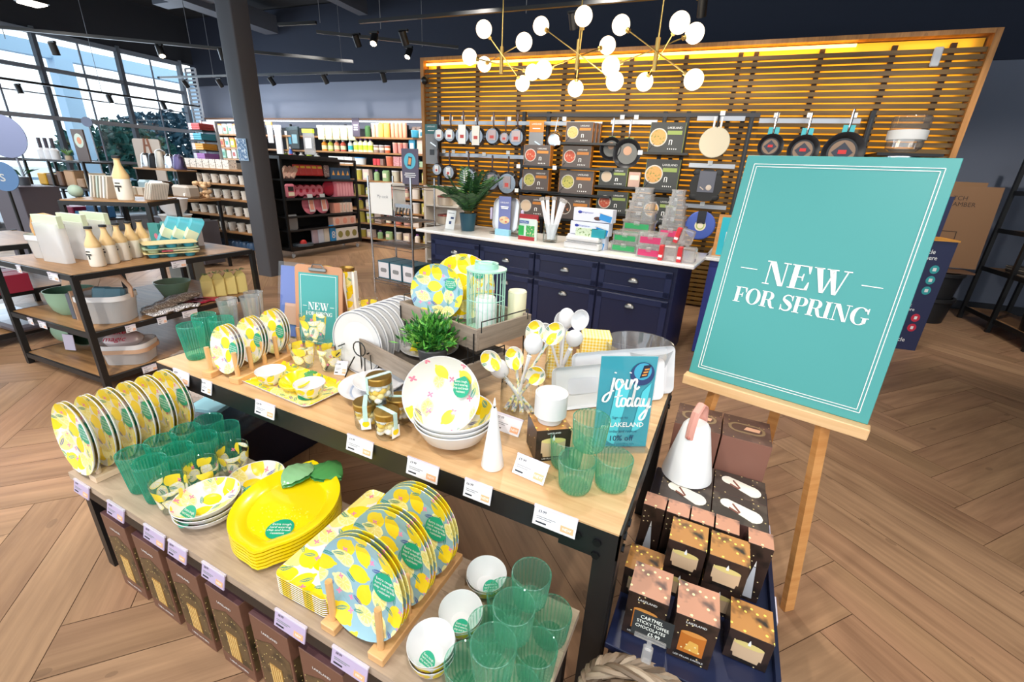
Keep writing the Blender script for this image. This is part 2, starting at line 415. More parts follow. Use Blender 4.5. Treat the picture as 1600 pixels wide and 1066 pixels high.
def gingham(name,a,bc,scale=60):
    m,t,b=newmat(name); X.T=t; uv=uvnode((scale,scale,1)); sp=node('ShaderNodeSeparateXYZ'); t.links.new(uv,sp.inputs[0])
    fx=X.op('FRACT',X(sp.outputs[0])).gt(.5); fy=X.op('FRACT',X(sp.outputs[1])).gt(.5); c=mixc(a,bc,(fx+fy)*.5); t.links.new(c.o,b.inputs['Base Color']); b.inputs['Roughness'].default_value=.4; return m
def stripes(name,a,bc,scale,w_=.2,axis=0,rough=.4):
    m,t,b=newmat(name); X.T=t; uv=uvnode((scale,scale,1)); sp=node('ShaderNodeSeparateXYZ'); t.links.new(uv,sp.inputs[0])
    c=mixc(a,bc,X.op('FRACT',X(sp.outputs[axis])).lt(w_)); t.links.new(c.o,b.inputs['Base Color']); b.inputs['Roughness'].default_value=rough; return m
def speck(name,a,bc,scale,th=.55,rough=.5,sharp=12):
    m,t,b=newmat(name); X.T=t; n=node('ShaderNodeTexNoise',i_Scale=float(scale),i_Detail=3.0); t.links.new(uvnode(),n.inputs['Vector'])
    f=X.op('MULTIPLY',X(n.outputs['Fac'])-th,float(sharp),clamp=True); t.links.new(mixc(a,bc,f).o,b.inputs['Base Color']); b.inputs['Roughness'].default_value=rough; return m

PINE=wood('pine_board','#b88a5a','#dfbc8e',.38); PINE2=wood('bleached_board','#94806e','#c6b29c',.42)
OAK=wood('rustic_oak','#7d5a38','#b58a5c',.45,axis=0); SLATW=wood('cedar_slat','#4b3414','#80602a',.5,grain=.8,bump=.15)
GREYW=wood('weathered_grey_wood','#6f6258','#a8998a',.6,grain=1.6); BEECH=wood('beech','#c98f55','#e8bd86',.4,grain=1.5,knots=False); EASEL=wood('easel_pine','#b9783a','#dba264',.45)
EASELL=wood('easel_ledge','#d9aa74','#f0cb9c',.4,knots=False)
FLOOR=wood('oak_plank_floor','#8a6a50','#bb9674',.42,grain=.8,attr=True,bump=.05)
BLACK=M('#141517',.42); BLACKM=M('#1d1e21',.35,.6); DARKG=M('#3f4145',.5); GREY=M('#8d8f93',.5); CHAR=M('#26282c',.6)
NAVY=M('#151d3c',.38); NAVY2=M('#182245',.4); BLUE2=M('#2f3a86',.45)
WHITE=M('#e2e2e5',.22,coat=.3); WHITEM=M('#dededf',.5); PAPER=M('#f4f4f2',.6); CREAM=M('#efe6cd',.5); OFFW=M('#e4e2de',.45)
TEAL=M('#439896',.42); CYAN=M('#2fb5c6',.32); GREEN=M('#15a07c',.35); YEL=M('#f3d911',.22,coat=.5); MINT=M('#a9d8c6',.4); ORANGE=M('#ee8a2e',.45); LILAC=M('#c7bedd',.35)
STEEL=M('#cfd0d2',.22,1.0); CHROME=M('#e2e2e4',.1,1.0); BRASS=M('#b4985a',.35,1.0); GOLD=M('#b08d4a',.35,.9); PEWTER=M('#8f8d8a',.35,1.0)
SAGE=M('#8fb096',.35); AQUA=M('#52aebd',.4); PINKB=M('#e9b9ae',.5); TAN=M('#caa588',.5); INK=M('#20242e',.6); RED=M('#d0231f',.3)
GTALL=clear('green_tumbler_plastic','#def9f2','#55ccb2',.3,.32,'#52e2c6',ribs=30/.0465); GSHORT=clear('green_glass','#f8fffc','#6fd6b2',.5,.2,'#a2f4da',ribs=28/.047)
GLASS=clear('clear_glass','#fbfdfd','#c9d2d4',.25); CRYS=clear('cut_crystal','#fdfefe','#c3cbcf',.8,.12,'#ffffff',.06); ACRYL=clear('clear_acrylic','#fafcfd','#dbe5ee',.2,.02,'#eef4fa')
PANE=clear('window_pane','#eef6fa','#c8dce8',.1); PLAST=clear('frosted_box_plastic','#fcfdfe','#edf0f4',.2,.34,'#ffffff',.15); FROST=clear('frosted_basket','#f4f3f2','#e6e4e2',.2,.95,'#f6f4f3',.3)
BAGP=clear('clear_bag','#faf8fa','#efecf2',.4,.8,'#ffffff',.12)
LEMW=lemons('lemon_print_white','#e6e4df',15.5,under=.6,size=1.05); LEMB=lemons('lemon_print_blue','#93bccb',17,pink='#e98bb6',leafy=.6,size=1.05); LEMY=lemons('lemon_print_yellow','#f3e58a',18,under=.7,size=1.1)
LEMS=lemons('lemon_print_small','#e6e4df',17,under=.35,leafy=.5,size=.95); LEMG=lemons('lemon_print_glass','#ffffff',17,pale='#f6f6f0',leafy=.22,clearbase='#fbfdfd',size=1.0,yel='#fbe028',yshare=.42); LEMX=lemons('lemon_print_sparse','#e4e4e3',12,size=.66,leafy=.16,rnds=.8,yel='#f3e25a'); LEMM=lemons('lemon_print_mini','#e4e4e1',26,size=.9,leafy=.5)
STICK=GREEN
WALLUP=M('#252c3d',.85); WALLGREY=M('#757c8d',.8); WALLR=M('#6d6f78',.85); CEIL=M('#17191f',.9)
# ---------------- the room ----------------
def floor():
    mb=MB().mat(FLOOR); W_=.19; n=6; tone=mb.bm.loops.layers.color.new('tone')
    x0,x1,y0,y1=-13,6.5,-1.5,8.4
    def plank(ax,ay,horiz):
        a=R(45); L=n*W_
        w_,h_=(L,W_) if horiz else (W_,L); g=.0012
        P=[(ax+g,ay+g),(ax+w_-g,ay+g),(ax+w_-g,ay+h_-g),(ax+g,ay+h_-g)]
        Q=[(p[0]*C(a)-p[1]*S(a),p[0]*S(a)+p[1]*C(a)) for p in P]
        cx=sum(q[0] for q in Q)/4; cy=sum(q[1] for q in Q)/4
        if not(x0<cx<x1 and y0<cy<y1): return
        ou,ov=rnd.random()*30,rnd.random()*30; t=rnd.uniform(.9,1.04)
        UV=[(p[0]-ax+ou,p[1]-ay+ov) if horiz else (p[1]-ay+ou,p[0]-ax+ov) for p in P]
        f=mb.poly([W(q[0],q[1],0) for q in Q],UV).last
        for l in f.loops: l[tone]=(t,t*rnd.uniform(.97,1.0),t*.98,1)
    for k in range(-110,110):
        for m in range(-12,12):
            plank((k+2*n*m)*W_,k*W_,True)
            plank(k*W_,(k+1+2*n*m)*W_,False)
    mb.mat(M('#5a3d28',.7)); mb.poly([W(x0-1,y0-2,-.004),W(x1+1,y0-2,-.004),W(x1+1,y1+1,-.004),W(x0-1,y1+1,-.004)])
    return ST('floor',mb)
floor()
YB=7.95
b=MB().mat(WALLGREY).box((-2.5,YB+.06,1.53),(17.8,.12,3.06)).mat(WALLUP).box((-2.5,YB+.05,3.7),(17.8,.16,1.3)).mat(M('#2a2c33',.6)).box((-2.5,YB-.015,.06),(17.8,.03,.12))
ST('wall_back',b,rz=WR)
ST('wall_right',MB().mat(WALLR).box((6.3,4,2.2),(.12,8,4.4)),rz=WR)
b=MB().mat(CEIL).box((-2.5,3,4.42),(18.2,11,.1))
ST('ceiling',b,rz=WR)
for i,(c,d) in enumerate((((-8.6,3.6,4.05),(.34,8.4,.3)),((-6.3,3.6,4.18),(.2,8.4,.22)),((-4.8,6.3,4.12),(9.5,.26,.26)),((-2.5,5.0,4.2),(14,.18,.2)))):
    ST('ceiling_beam',MB().mat(M('#4a4d56',.7)).box(c,d),rz=WR)
# column
b=MB().mat(M('#4b4b50',.55)).prism([(p[0]-5.45,p[1]+4.42) for p in rrect(.25,.25,.02,3)],0,4.38)
ST('column',b,rz=WR)
b=MB().mat(M('#9db7cf',.3)).box((0,0,0),(.17,.006,.26)).mat(speck('poster_print','#5f83ad','#dbe8f2',30,.5)).box((0,-.005,0),(.15,.004,.24))
ONE('poster',b,'small blue printed poster fixed to the dark column','poster',W(-5.47,4.28,1.62),WR)
# window wall (left)
XW=-11.3
fr=M('#78828f',.5)
b=MB().mat(M('#22252c',.8)).box((XW-.1,3.0,3.95),(.25,10,.95))
ST('wall_left',b,rz=WR)
b=MB().mat(M('#8d949e',.6)).box((XW-.05,3.0,.1),(.2,10,.2))
ST('wall_left_plinth',b,rz=WR)
ym=[1.3,2.6,3.87,5.13,6.41,7.6]
for i in range(5):
    y0,y1=ym[i],ym[i+1]; yc=(y0+y1)/2; wd=y1-y0
    g=MB().mat(PANE).poly([(XW,y0,.2),(XW,y1,.2),(XW,y1,3.46),(XW,y0,3.46)])
    wn=ST('window_%d'%(i+1),g,rz=WR)
    f=MB().mat(fr).box((XW,y0,1.85),(.12,.06,3.3)).box((XW,y1,1.85),(.12,.06,3.3)).box((XW,yc,3.43),(.1,wd,.07)).box((XW,yc,2.86),(.1,wd,.06)).box((XW,yc,.23),(.1,wd,.08))
    f.mat(M('#9aa0ab',.5)).box((XW+.03,yc,2.06),(.09,wd,.07)).mat(M('#77808f',.5)).box((XW,yc,1.33),(.07,wd,.05)).box((XW,yc,.78),(.05,wd,.02))
    f.box((XW,yc,1.85),(.03,.02,3.2)).box((XW,yc,2.45),(.03,wd,.018))
    f.obj('window_frame',wn)
# white slatted screen at the window corner
b=MB().mat(M('#d7dde6',.5)).box((XW+.1,7.66,1.7),(.03,.03,3.3)).box((XW+.42,7.66,1.7),(.03,.03,3.3))
for k in range(42): b.box((XW+.26,7.66,.15+k*.078),(.3,.02,.034))
ST('trim_1',b,rz=WR)
# outside the window: paving, hedge, parked van, building
ST('ground_outside',MB().mat(M('#b9bfc6',.8)).poly([W(-60,-30,-.05),W(-11.5,-30,-.05),W(-11.5,40,-.05),W(-60,40,-.05)]))
def blob(name,label,cat,loc,r,n,colr,lf=.16,seed=1,group=None):
    rr=random.Random(seed); b=MB().mat(colr)
    for i in range(n):
        t=rr.random()*2*PI; z=rr.uniform(-1,1); q=math.sqrt(1-z*z); k=rr.uniform(.55,1)
        p=Vector((r[0]*q*C(t)*k,r[1]*q*S(t)*k,r[2]*z*k)); a=Vector((rr.uniform(-1,1),rr.uniform(-1,1),rr.uniform(-1,1))).normalized(); c=a.orthogonal().normalized()
        b.poly([p-a*lf,p-c*lf*.5,p+a*lf,p+c*lf*.5])
    return ONE(name,b,label,cat,loc,0,group)
blob('hedge','dark blue-green trees outside the window corner','tree',W(-16.5,11,1.6),(1.6,2.6,1.35),3800,M('#1d4a5c',.7),.13,3)
blob('hedge','green hedge outside behind the beige easel board','hedge',W(-15.5,8.3,1.1),(1.0,1.6,1.3),2600,M('#1c5650',.7),.12,5)
b=MB().mat(M('#5b80b8',.3,coat=.5)).prism([(p[0],p[1]) for p in rrect(4.4,1.8,.3)],.35,1.25).mat(M('#2a4777',.15)).prism([(p[0]-.3,p[1]) for p in rrect(2.6,1.6,.35)],1.25,1.75).mat(BLACK)
for x in(-1.35,1.35):
    for y in(-.85,.85): b.cyl((x,y-.1,.33),(x,y+.1,.33),.33,seg=18)
ONE('car',b,'blue car parked outside the left window','car',W(-17.5,2.6,-.04),R(60))
b=MB().mat(M('#a9cbe6',.5)).box((0,0,3.75),(.25,22,.3)).box((0,0,.9),(.15,22,.06))
for k in range(7): b.box((0,-10+k*3.3,1.8),(.35,.35,3.7))
ONE('canopy_frame',b,'pale blue steel canopy frame standing outside the windows','canopy',W(-15,4,-.05),WR)
# ---------------- slatted feature wall ----------------
YS=5.95; sx0,sx1=-3.83,2.17
sw=E('slat_wall','wooden slatted feature wall panel behind the pan display, lit from its top','wall panel',W((sx0+sx1)/2,YS,0),WR)
wd=sx1-sx0
back=MB().mat(M('#f0b324',.6)).box((0,.09,1.44),(wd-.04,.02,2.84)).obj('backing_board',sw)
b=MB().mat(SLATW); k=0; z=.05
while z<2.79:
    j=rnd.uniform(-.4,.4); jj=rnd.uniform(-.003,.003)
    b.box((-wd/4+j/2,.012+jj,z),(wd/2+j,.02,.040)).box((wd/4+j/2,.012-jj,z),(wd/2-j,.02,.040)); z+=.0575
b.obj('slats',sw)
b=MB().mat(M('#4a2f15',.7))
x=-wd/2+.3
for x in(-2.8,-2.2,-1.6,-1.0,-.85,-.2,.4,.95,1.1,1.7,2.3,2.75): b.box((x,.045,1.42),(.045,.03,2.8))
b.obj('stud',sw)
b=MB().mat(wood('slat_frame','#8f5d2c','#c58a4a',.5,axis=1))
for x in(-wd/2-.02,wd/2+.02): b.box((x,.05,1.45),(.05,.16,2.92))
b.box((0,.05,2.89),(wd,.16,.04)); b.obj('frame',sw)
MB().mat(emis('#ffc85a',9)).box((-.5,.02,2.832),(wd-1.05,.02,.026)).obj('light_strip',sw,label='warm yellow light strip')
MB().mat(M('#d8dadf',.4)).box((0,0,0),(.07,.03,.16),.008).obj('sensor_box',sw,(wd/2-.37,-.02,2.70),label='small white box')
for zz,pw,hh in((2.62,17,.5),(1.9,20,.9),(1.1,6,.7)):
    l=area_lamp('slat_glow',W((sx0+sx1)/2,YS+.045,zz),wd-.2,pw,(1,.66,.2),None,sy=hh); l.rotation_euler=(R(90),0,WR)
# ---------------- track lights ----------------
def track(name,pts,label,heads,drops):
    t=E(name,label,'track light',W(*pts[0]),WR); o=Vector(pts[0])
    b=MB().mat(BLACK)
    for p,q in zip(pts,pts[1:]):
        p=Vector(p)-o;q=Vector(q)-o; d=q-p; ang=math.atan2(d.y,d.x)
        b.box((p+q)/2,(d.length,.035,.035),rot=Matrix.Rotation(ang,3,'Z'))
    b.obj('rail',t)
    b=MB().mat(M('#6d7178',.5))
    for p in drops: p=Vector(p)-o; b.cyl(p,p+Vector((0,0,4.35-p.z-o.z)),.004,seg=5)
    b.obj('suspension_wires',t)
    for p,tg,lit in heads:
        p=Vector(p)-o; d=(Vector(tg)-o-p).normalized(); c=p+Vector((0,0,-.09))
        h=MB().mat(BLACK).box(p+Vector((0,0,-.03)),(.12,.03,.025)).cyl(p+Vector((0,0,-.03)),c,.009,seg=6).cyl(c-d*.06,c+d*.08,.042,seg=16,cap=True).obj('lamp_head',t)
        MB().mat(emis('#ffe9c8',22) if lit else M('#33353a',.3)).disc(c+d*.0815,.035,16,d).obj('lens',h)
    return t
hw=lambda *a:a
track('track_light',[(-8.9,3.2,2.75),(-5.0,5.9,3.05)],'suspended black track light left of the dark column',[((-8.8,3.27,2.75),(-8.2,3.2,0),1),((-8.0,3.82,2.82),(-8.4,4.4,0),0),((-7.0,4.5,2.9),(-5.4,4.0,0),1),((-6.4,4.93,2.94),(-7,6,0),0)],[(-8.4,3.54,2.78),(-6.7,4.72,2.9)])
track('track_light',[(-5.6,5.2,3.2),(-5.0,5.25,3.2),(-3.5,6.3,3.0)],'suspended black track light right of the dark column above the grey wall',[((-4.6,5.53,3.15),(-4.8,7,1),0),((-4.05,5.92,3.07),(-4.0,4.0,0.2),1),((-3.6,6.23,3.01),(-3.6,7,1),0)],[(-4.95,5.27,3.2),(-3.9,6.02,3.06)])
track('track_light',[(-10.5,6.6,2.95),(-4.2,6.9,2.98)],'long black track light along the back wall shelves',[((-9.8,6.65,2.95),(-9.9,7.9,1.2),0),((-8.9,6.7,2.95),(-8.9,7.9,1.2),0),((-7.6,6.75,2.96),(-7.2,7.9,1.2),0),((-6.4,6.8,2.97),(-6.2,7.9,1.2),0),((-5.2,6.85,2.98),(-5.4,7.9,1.2),0)],[(-9,6.68,2.95),(-6,6.8,2.97)])
track('track_light',[(-4.1,5.0,3.0),(2.9,5.1,3.17)],'long black track light in front of the slatted wall',[((-3.9,5.0,3.0),(-3.2,3.2,.4),1),((-3.5,5.02,3.0),(-3.5,6,1.5),0),((-1.5,5.05,3.05),(-1.4,6,1.5),0),((-.3,5.06,3.08),(-.2,6,1.5),0),((1.3,5.08,3.12),(1.2,6,1.5),0),((2.5,5.1,3.15),(2.8,6.5,0),1)],[(-3.8,5.0,3.0),(-2,5.03,3.04),(.5,5.07,3.1),(2.2,5.09,3.14)])
track('track_light',[(-10.6,2.6,2.5),(-10.3,7.2,2.55)],'black track light running beside the window wall',[((-10.55,3.7,2.5),(-10,4,0),1),((-10.5,4.4,2.5),(-10,4.6,0),1),((-10.4,5.6,2.53),(-10,6,0),1),((-10.35,6.5,2.54),(-9.8,6.9,0),0)],[(-10.55,3.4,2.5),(-10.4,5.5,2.52)])
for (x,y,z,tx,ty,tz) in((-3.9,5.0,2.9,-3.3,4.2,.3),(-4.05,5.9,2.95,-4.1,7.0,.5),(-7.0,4.5,2.8,-5.8,4.6,.2),(-6.4,5.6,3.2,-6.4,7.5,1.2),(-8.9,5.4,3.2,-8.6,7.5,1.2),(-4.9,5.6,3.2,-4.9,7.5,1.2),(-7.6,2.4,3.2,-7.8,4.4,.8),(-5.4,5.4,3.2,-6.2,6.2,.6),
    (-2.6,4.6,3.3,-2.6,5.9,1.5),(-1.2,4.6,3.3,-1.2,5.9,1.5),(.3,4.6,3.3,.3,5.9,1.5),(1.7,4.6,3.3,1.7,5.9,1.4),(3.0,5.0,3.3,3.3,6.6,.8),(-6.6,3.6,3.2,-6.9,5.0,.7)):
    spot_lamp('track_and_fill_beam',W(x,y,z),W(tx,ty,tz),95 if ty==5.9 else 190,ang=85)
# recessed white panel seen at the top edge on the left
b=MB().mat(emis('#fff4e2',9)).box((0,0,0),(.26,.2,.02)).mat(BLACK).box((0,0,.03),(.3,.24,.04)).cyl((-.1,0,.04),(-.1,0,1.07),.005,seg=5).cyl((.1,0,.04),(.1,0,1.07),.005,seg=5)
ONE('ceiling_light',b,'bright suspended panel light above the windows','ceiling light',W(-8.63,4.02,3.3),WR)
# ---------------- chandeliers ----------------
GL=emis('#ffe6c4',3.2,'opal_globe')
CH=[('left',(-2.055,3.869,2.40),[((-2.12,3.67,2.58),(-1.95,4.09,2.26)),((-1.74,3.64,2.46),(-2.38,4.14,2.44)),((-2.37,3.86,2.44),(-1.85,4.07,2.34))]),
('middle',(-1.334,3.769,2.38),[((-1.70,3.86,2.62),(-.99,3.66,2.17)),((-1.27,3.64,2.59),(-1.39,3.94,2.18)),((-1.18,4.02,2.49),(-1.53,3.57,2.25))]),
('right',(-.72,3.68,2.33),[((-1.01,3.73,2.54),(-.43,3.6,2.15)),((-.57,3.54,2.47),(-.82,3.89,2.20)),((-.50,3.80,2.47),(-1.01,3.58,2.25))])]
for nm,hub,bars in CH:
    t=E('chandelier',f'brass {nm} chandelier of three crossed rods with six glowing white globes','chandelier',hub,0,'brass globe chandeliers'); h=Vector(hub)
    MB().mat(BRASS).cyl((0,0,-.02),(0,0,4.36-h.z),.006,seg=8).cyl((0,0,-.1),(0,0,.1),.016,seg=10).cyl((0,0,4.33-h.z),(0,0,4.36-h.z),.06,seg=16).obj('stem',t)
    for k,(p,q) in enumerate(bars):
        p=Vector(p)-h;q=Vector(q)-h; d=(q-p).normalized()
        MB().mat(BRASS).cyl(p+d*.05,q-d*.05,.0045,seg=8).cyl(p+d*.055,p+d*.085,.017,seg=10).cyl(q-d*.085,q-d*.055,.017,seg=10).obj('arm',t)
        for e in(p,q): MB().mat(GL).sphere((0,0,0),.065,18,12).obj('globe',t,e)
    l=bpy.data.lights.new('chandelier_glow','POINT'); l.energy=22; l.color=(1,.86,.66); l.shadow_soft_size=.25
    o=bpy.data.objects.new('chandelier_glow',l); o.location=(hub[0],hub[1],hub[2]-.3); col.objects.link(o)
# ---------------- back wall shelving ----------------
def LK(s='LAKELAND'): return s
YF=7.42; X0,X1=-10.7,-4.05
sh=E('wall_shelving','back wall shelving run of wooden shelves with lit top edge and dark back','shelving',W((X0+X1)/2,YF+.2,0),WR)
wd=X1-X0
MB().mat(M('#24262b',.7)).box((0,.30,1.1),(wd,.03,2.2)).obj('back_panel',sh)
ZS=[.12,.42,.68,.95,1.24,1.52,1.75,2.02]
for z in ZS: MB().mat(wood('shelf_oak','#8a6038','#b98a58',.5) if z==.12 else bpy.data.materials['shelf_oak']).box((0,.04,z-.015),(wd,.46,.03)).obj('shelf',sh)
for x in(-wd/2,-2.1,-1.1,.4,1.9,wd/2): MB().mat(BLACK).box((x,.25,1.12),(.03,.05,2.3)).obj('upright',sh)
MB().mat(emis('#f4fbff',5)).box((0,-.02,2.30),(wd,.03,.018)).obj('light_bar',sh,label='white light bar')
MB().mat(M('#7a5130',.6)).box((0,-.05,2.335),(wd,.05,.025)).obj('pelmet',sh)
l=area_lamp('shelf_glow',W((X0+X1)/2,YF+.15,2.36),wd,26,(.95,.98,1),None,sy=.05); l.rotation_euler=(R(180),0,WR)
l=area_lamp('shelf_glow',W((X0+X1)/2,YF-.12,2.28),wd,28,(.97,.98,1),W((X0+X1)/2,YF+.2,1.2),sy=.05)
def pkt(name,col_,lab,cat,x,z,w_,h_,d_,y=YF+.08,kind='box',top=None,group=None,print_=None):
    b=MB().mat(col_)
    if kind=='box':
        b.box((0,0,h_/2),(w_,d_,h_),.004)
        if print_ is not None: b.mat(print_).box((0,-d_/2-.001,h_*.45),(w_*.6,.002,h_*.5))
    elif kind=='tub':
        b.lathe([(0,0),(w_*.44,0),(w_*.5,h_*.9),(w_*.5,h_*.92)],16,'wrap'); b.mat(top or WHITEM).lathe([(w_*.52,h_*.9),(w_*.52,h_),(0,h_)],16)
        if print_ is not None: b.mat(print_).lathe([(w_*.475,h_*.35),(w_*.49,h_*.65)],16,'wrap')
    elif kind=='bottle':
        b.lathe([(0,0),(w_*.5,0),(w_*.5,h_*.68),(w_*.2,h_*.84),(w_*.2,h_*.88)],14,'wrap'); b.mat(top or WHITEM).lathe([(w_*.24,h_*.86),(w_*.24,h_),(0,h_)],12)
        if print_ is not None: b.mat(print_).lathe([(w_*.51,h_*.15),(w_*.51,h_*.5)],14,'wrap')
    elif kind=='bag':
        b.prism([(p[0],p[1]) for p in rrect(w_,d_,d_*.45,3)],0,h_*.9); b.box((0,0,h_*.95),(w_*.95,.006,h_*.1))
        if print_ is not None: b.mat(print_).box((0,-d_/2-.001,h_*.5),(w_*.55,.002,h_*.4))
    elif kind=='hang':
        b.box((0,0,h_/2),(w_,d_,h_),.01); b.mat(top or WHITEM).box((0,-.002,h_*.92),(w_*1.02,d_+.004,h_*.16)); b.mat(STEEL).cyl((0,d_/2,h_*.95),(0,d_/2+.12,h_*.97),.004,seg=5)
        if print_ is not None: b.mat(print_).box((0,-d_/2-.001,h_*.45),(w_*.6,.002,h_*.4))
    return ONE(name,b,lab,cat,W(x,y,z),WR,group)
def rowof(name,cat,what,n,x,z,dx,args,group=None,y=YF+.08,jit=0):
    for i in range(n):
        a=dict(args); c=a.pop('col'); 
        if isinstance(c,(list,tuple)) : c=c[i%len(c)]
        pkt(name,c,nth(i,n,what),cat,x+i*dx,z+.001,group=group or (name.replace('_',' ')+'s '+what.split(' on ')[-1])[:60],y=y,**a)
PEACH=M('#e8a080',.5); PEACH2=M('#efb79c',.5); AMBER=M('#efad52',.5); ROSE=M('#d98f86',.5); PALEG=M('#dfe3b5',.5); LIME=M('#c2d63a',.45); JADE=M('#9cc08b',.5)
S0='on the top wall shelf'; S1='on the second wall shelf'; S2='on the third wall shelf'; S3='on the fourth shelf of the back wall'
rowof('storage_jar','jar','pale pink tall jars '+S0,2,-5.98,2.02,.095,dict(col=PEACH2,w_=.085,h_=.24,d_=.1,kind='tub'))
rowof('storage_bag','bag','amber tall packets '+S0,2,-5.80,2.02,.13,dict(col=AMBER,w_=.12,h_=.25,d_=.1,kind='bag'))
rowof('storage_jar','jar','peach tall jars '+S0,4,-5.54,2.02,.088,dict(col=PEACH,w_=.08,h_=.25,d_=.1,kind='tub',top=PEACH2))
rowof('carton','box','brown plastic packets '+S0,2,-5.15,2.02,.1,dict(col=M('#8f7a70',.5),w_=.09,h_=.2,d_=.1,kind='bag'),y=YF+.2)
pkt('lunch_box',M('#3f9fc0',.4),'blue lidded tub at the right end of the top wall shelf','tub',-5.0,2.021,.15,.12,.12,kind='tub',top=M('#58b8d6',.4),y=YF)
pkt('carton',CREAM,'cream boxed item at the far right end of the top wall shelf','box',-4.82,2.021,.14,.13,.1,print_=M('#3f86a0',.5),y=YF)
pkt('plant_pot_display',M('#3f6b3a',.7),'dark green plant in pale pot on the top wall shelf','plant',-6.12,2.021,.1,.2,.1,kind='bag')
b=MB().mat(M('#54495a',.6)).box((0,0,.16),(.17,.01,.32)).mat(WHITEM)
for k in range(3): b.box((0,-.007,.2-k*.04),(.09-.01*(k%2),.003,.02))
ONE('shelf_sign',b,'dark purple sign with white lines standing on the top wall shelf','sign',W(-6.33,YF,2.02),WR)
for i in range(5): pkt('green_storage_bag',PALEG,nth(i,5,'pale green hanging bags under the light bar'),'bag',-7.22+i*.19,1.95,.17,.26,.03,kind='hang',top=M('#e8ecd0',.5),group='pale green hanging bags',y=YF+.02)
pkt('hanging_cover',PLAST,'grey oval cover with lime header hanging on the back wall','cover',-7.52,1.66,.27,.48,.05,kind='hang',top=LIME,print_=WHITEM,y=YF-.02)
pkt('hanging_apron',M('#1d2a2b',.5),'black wipe-clean hanging bag next to the lime header cover','bag',-7.88,1.76,.22,.42,.04,kind='hang',top=M('#27393f',.5),print_=M('#7fa9b5',.5),y=YF-.02)
pkt('hanging_apron',M('#19222c',.5),'second dark blue hanging bag behind the black one','bag',-8.06,1.75,.2,.42,.04,kind='hang',top=M('#27393f',.5),print_=M('#3a8fb0',.5),y=YF+.05)
pkt('hanging_cloth',WHITEM,'long white cloth hanging right of the dark column','cloth',-8.32,1.62,.17,.58,.04,kind='hang',y=YF-.04)
pkt('hanging_cloth',M('#d8c7a6',.6),'beige cloth hanging behind the long white cloth','cloth',-8.16,1.6,.13,.5,.03,kind='hang',y=YF+.06)
pkt('hanging_cloth',M('#e2e4e8',.6),'pale short cloth hanging at the edge of the dark column','cloth',-8.56,1.86,.15,.4,.03,kind='hang',top=AMBER,y=YF-.02)
# second shelf
for i,c in enumerate((M('#e0902f',.4),M('#b6c24a',.4),M('#d98a6b',.4),M('#c75a44',.4))): pkt('cleaner_bottle',c,nth(i,4,'coloured soap bottles below the green hanging bags'),'bottle',-7.22+i*.16,1.751,.11,.2,.08,kind='bottle',group='coloured soap bottles',print_=PALEG)
pkt('cleaner_bottle',WHITEM,'white spray bottle next to the four coloured soap bottles','bottle',-6.56,1.751,.1,.21,.08,kind='bottle',print_=CYAN)
rowof('detergent_bottle','bottle','cream bottles with purple caps '+S1,4,-6.42,1.751,.115,dict(col=M('#eef0c8',.4),w_=.105,h_=.24,d_=.08,kind='bottle',top=M('#7d4a9a',.4),print_=LIME))
rowof('storage_tub','tub','small striped grey tubs '+S1,3,-5.94,1.751,.13,dict(col=[M('#a08478',.5),M('#9f8a84',.5),M('#d9683e',.45)],w_=.11,h_=.13,d_=.1,kind='tub',print_=CREAM))
rowof('storage_tin','tin','rose pink tins '+S1,3,-5.50,1.751,.115,dict(col=ROSE,w_=.1,h_=.18,d_=.1,kind='tub',top=PEACH2))
pkt('tea_carton',M('#2f8fb5',.4),'tall blue carton with white label on the second wall shelf','box',-5.10,1.751,.13,.26,.1,print_=WHITEM)
pkt('tea_carton',M('#ecd2c4',.5),'tall blush carton beside the tall blue carton','box',-4.92,1.751,.14,.24,.1,print_=CREAM)
# third
rowof('cleaner_bottle','bottle','white and lime bottles behind the black shelf unit',6,-8.5,1.521,.21,dict(col=[WHITEM,M('#b9d94a',.4),M('#dfe7e9',.4)],w_=.12,h_=.18,d_=.08,kind='bottle',print_=M('#9fc6d6',.4)),group='bottles behind the black shelf unit')
pkt('aerosol_can',M('#3d64b8',.35),'blue and red aerosol can on the wall shelf beside the column','can',-8.05,1.521,.075,.28,.08,kind='bottle',top=WHITEM,print_=M('#d6474a',.4),y=YF-.02)
rowof('kitchen_roll_pack','pack','white packs '+S2,3,-7.0,1.521,.2,dict(col=WHITEM,w_=.19,h_=.13,d_=.12,kind='box'))
pkt('wipes_tub',M('#d5dde2',.4),'white wipes tub with blue lid on the third wall shelf','tub',-6.34,1.521,.22,.13,.1,kind='tub',top=M('#3b8fd0',.4))
rowof('storage_tin','tin','small red tins '+S2,3,-5.98,1.521,.085,dict(col=[M('#d0424a',.4),M('#d0424a',.4),M('#8c6f68',.4)],w_=.075,h_=.12,d_=.07,kind='box'))
pkt('planter_tin',M('#cf6a4a',.5),'terracotta tapered tin on the third wall shelf','tin',-5.64,1.521,.15,.17,.1,kind='tub',top=PEACH)
rowof('folded_cloth','cloth','patterned rose cloth packs '+S2,2,-5.46,1.521,.15,dict(col=speck('rose_print','#c98a90','#f0d0cc',60),w_=.14,h_=.17,d_=.1,kind='box'))
pkt('round_tin',M('#3da0c8',.4),'blue domed tin peeking above the phone sign','tin',-5.05,1.521,.15,.13,.1,kind='tub',top=M('#58b8d6',.4))
rowof('sponge_pack','pack','pale green packs ending the third wall shelf',2,-4.9,1.521,.12,dict(col=[M('#a8c3a0',.5),M('#8fb8d8',.5)],w_=.1,h_=.1,d_=.1,kind='box'))
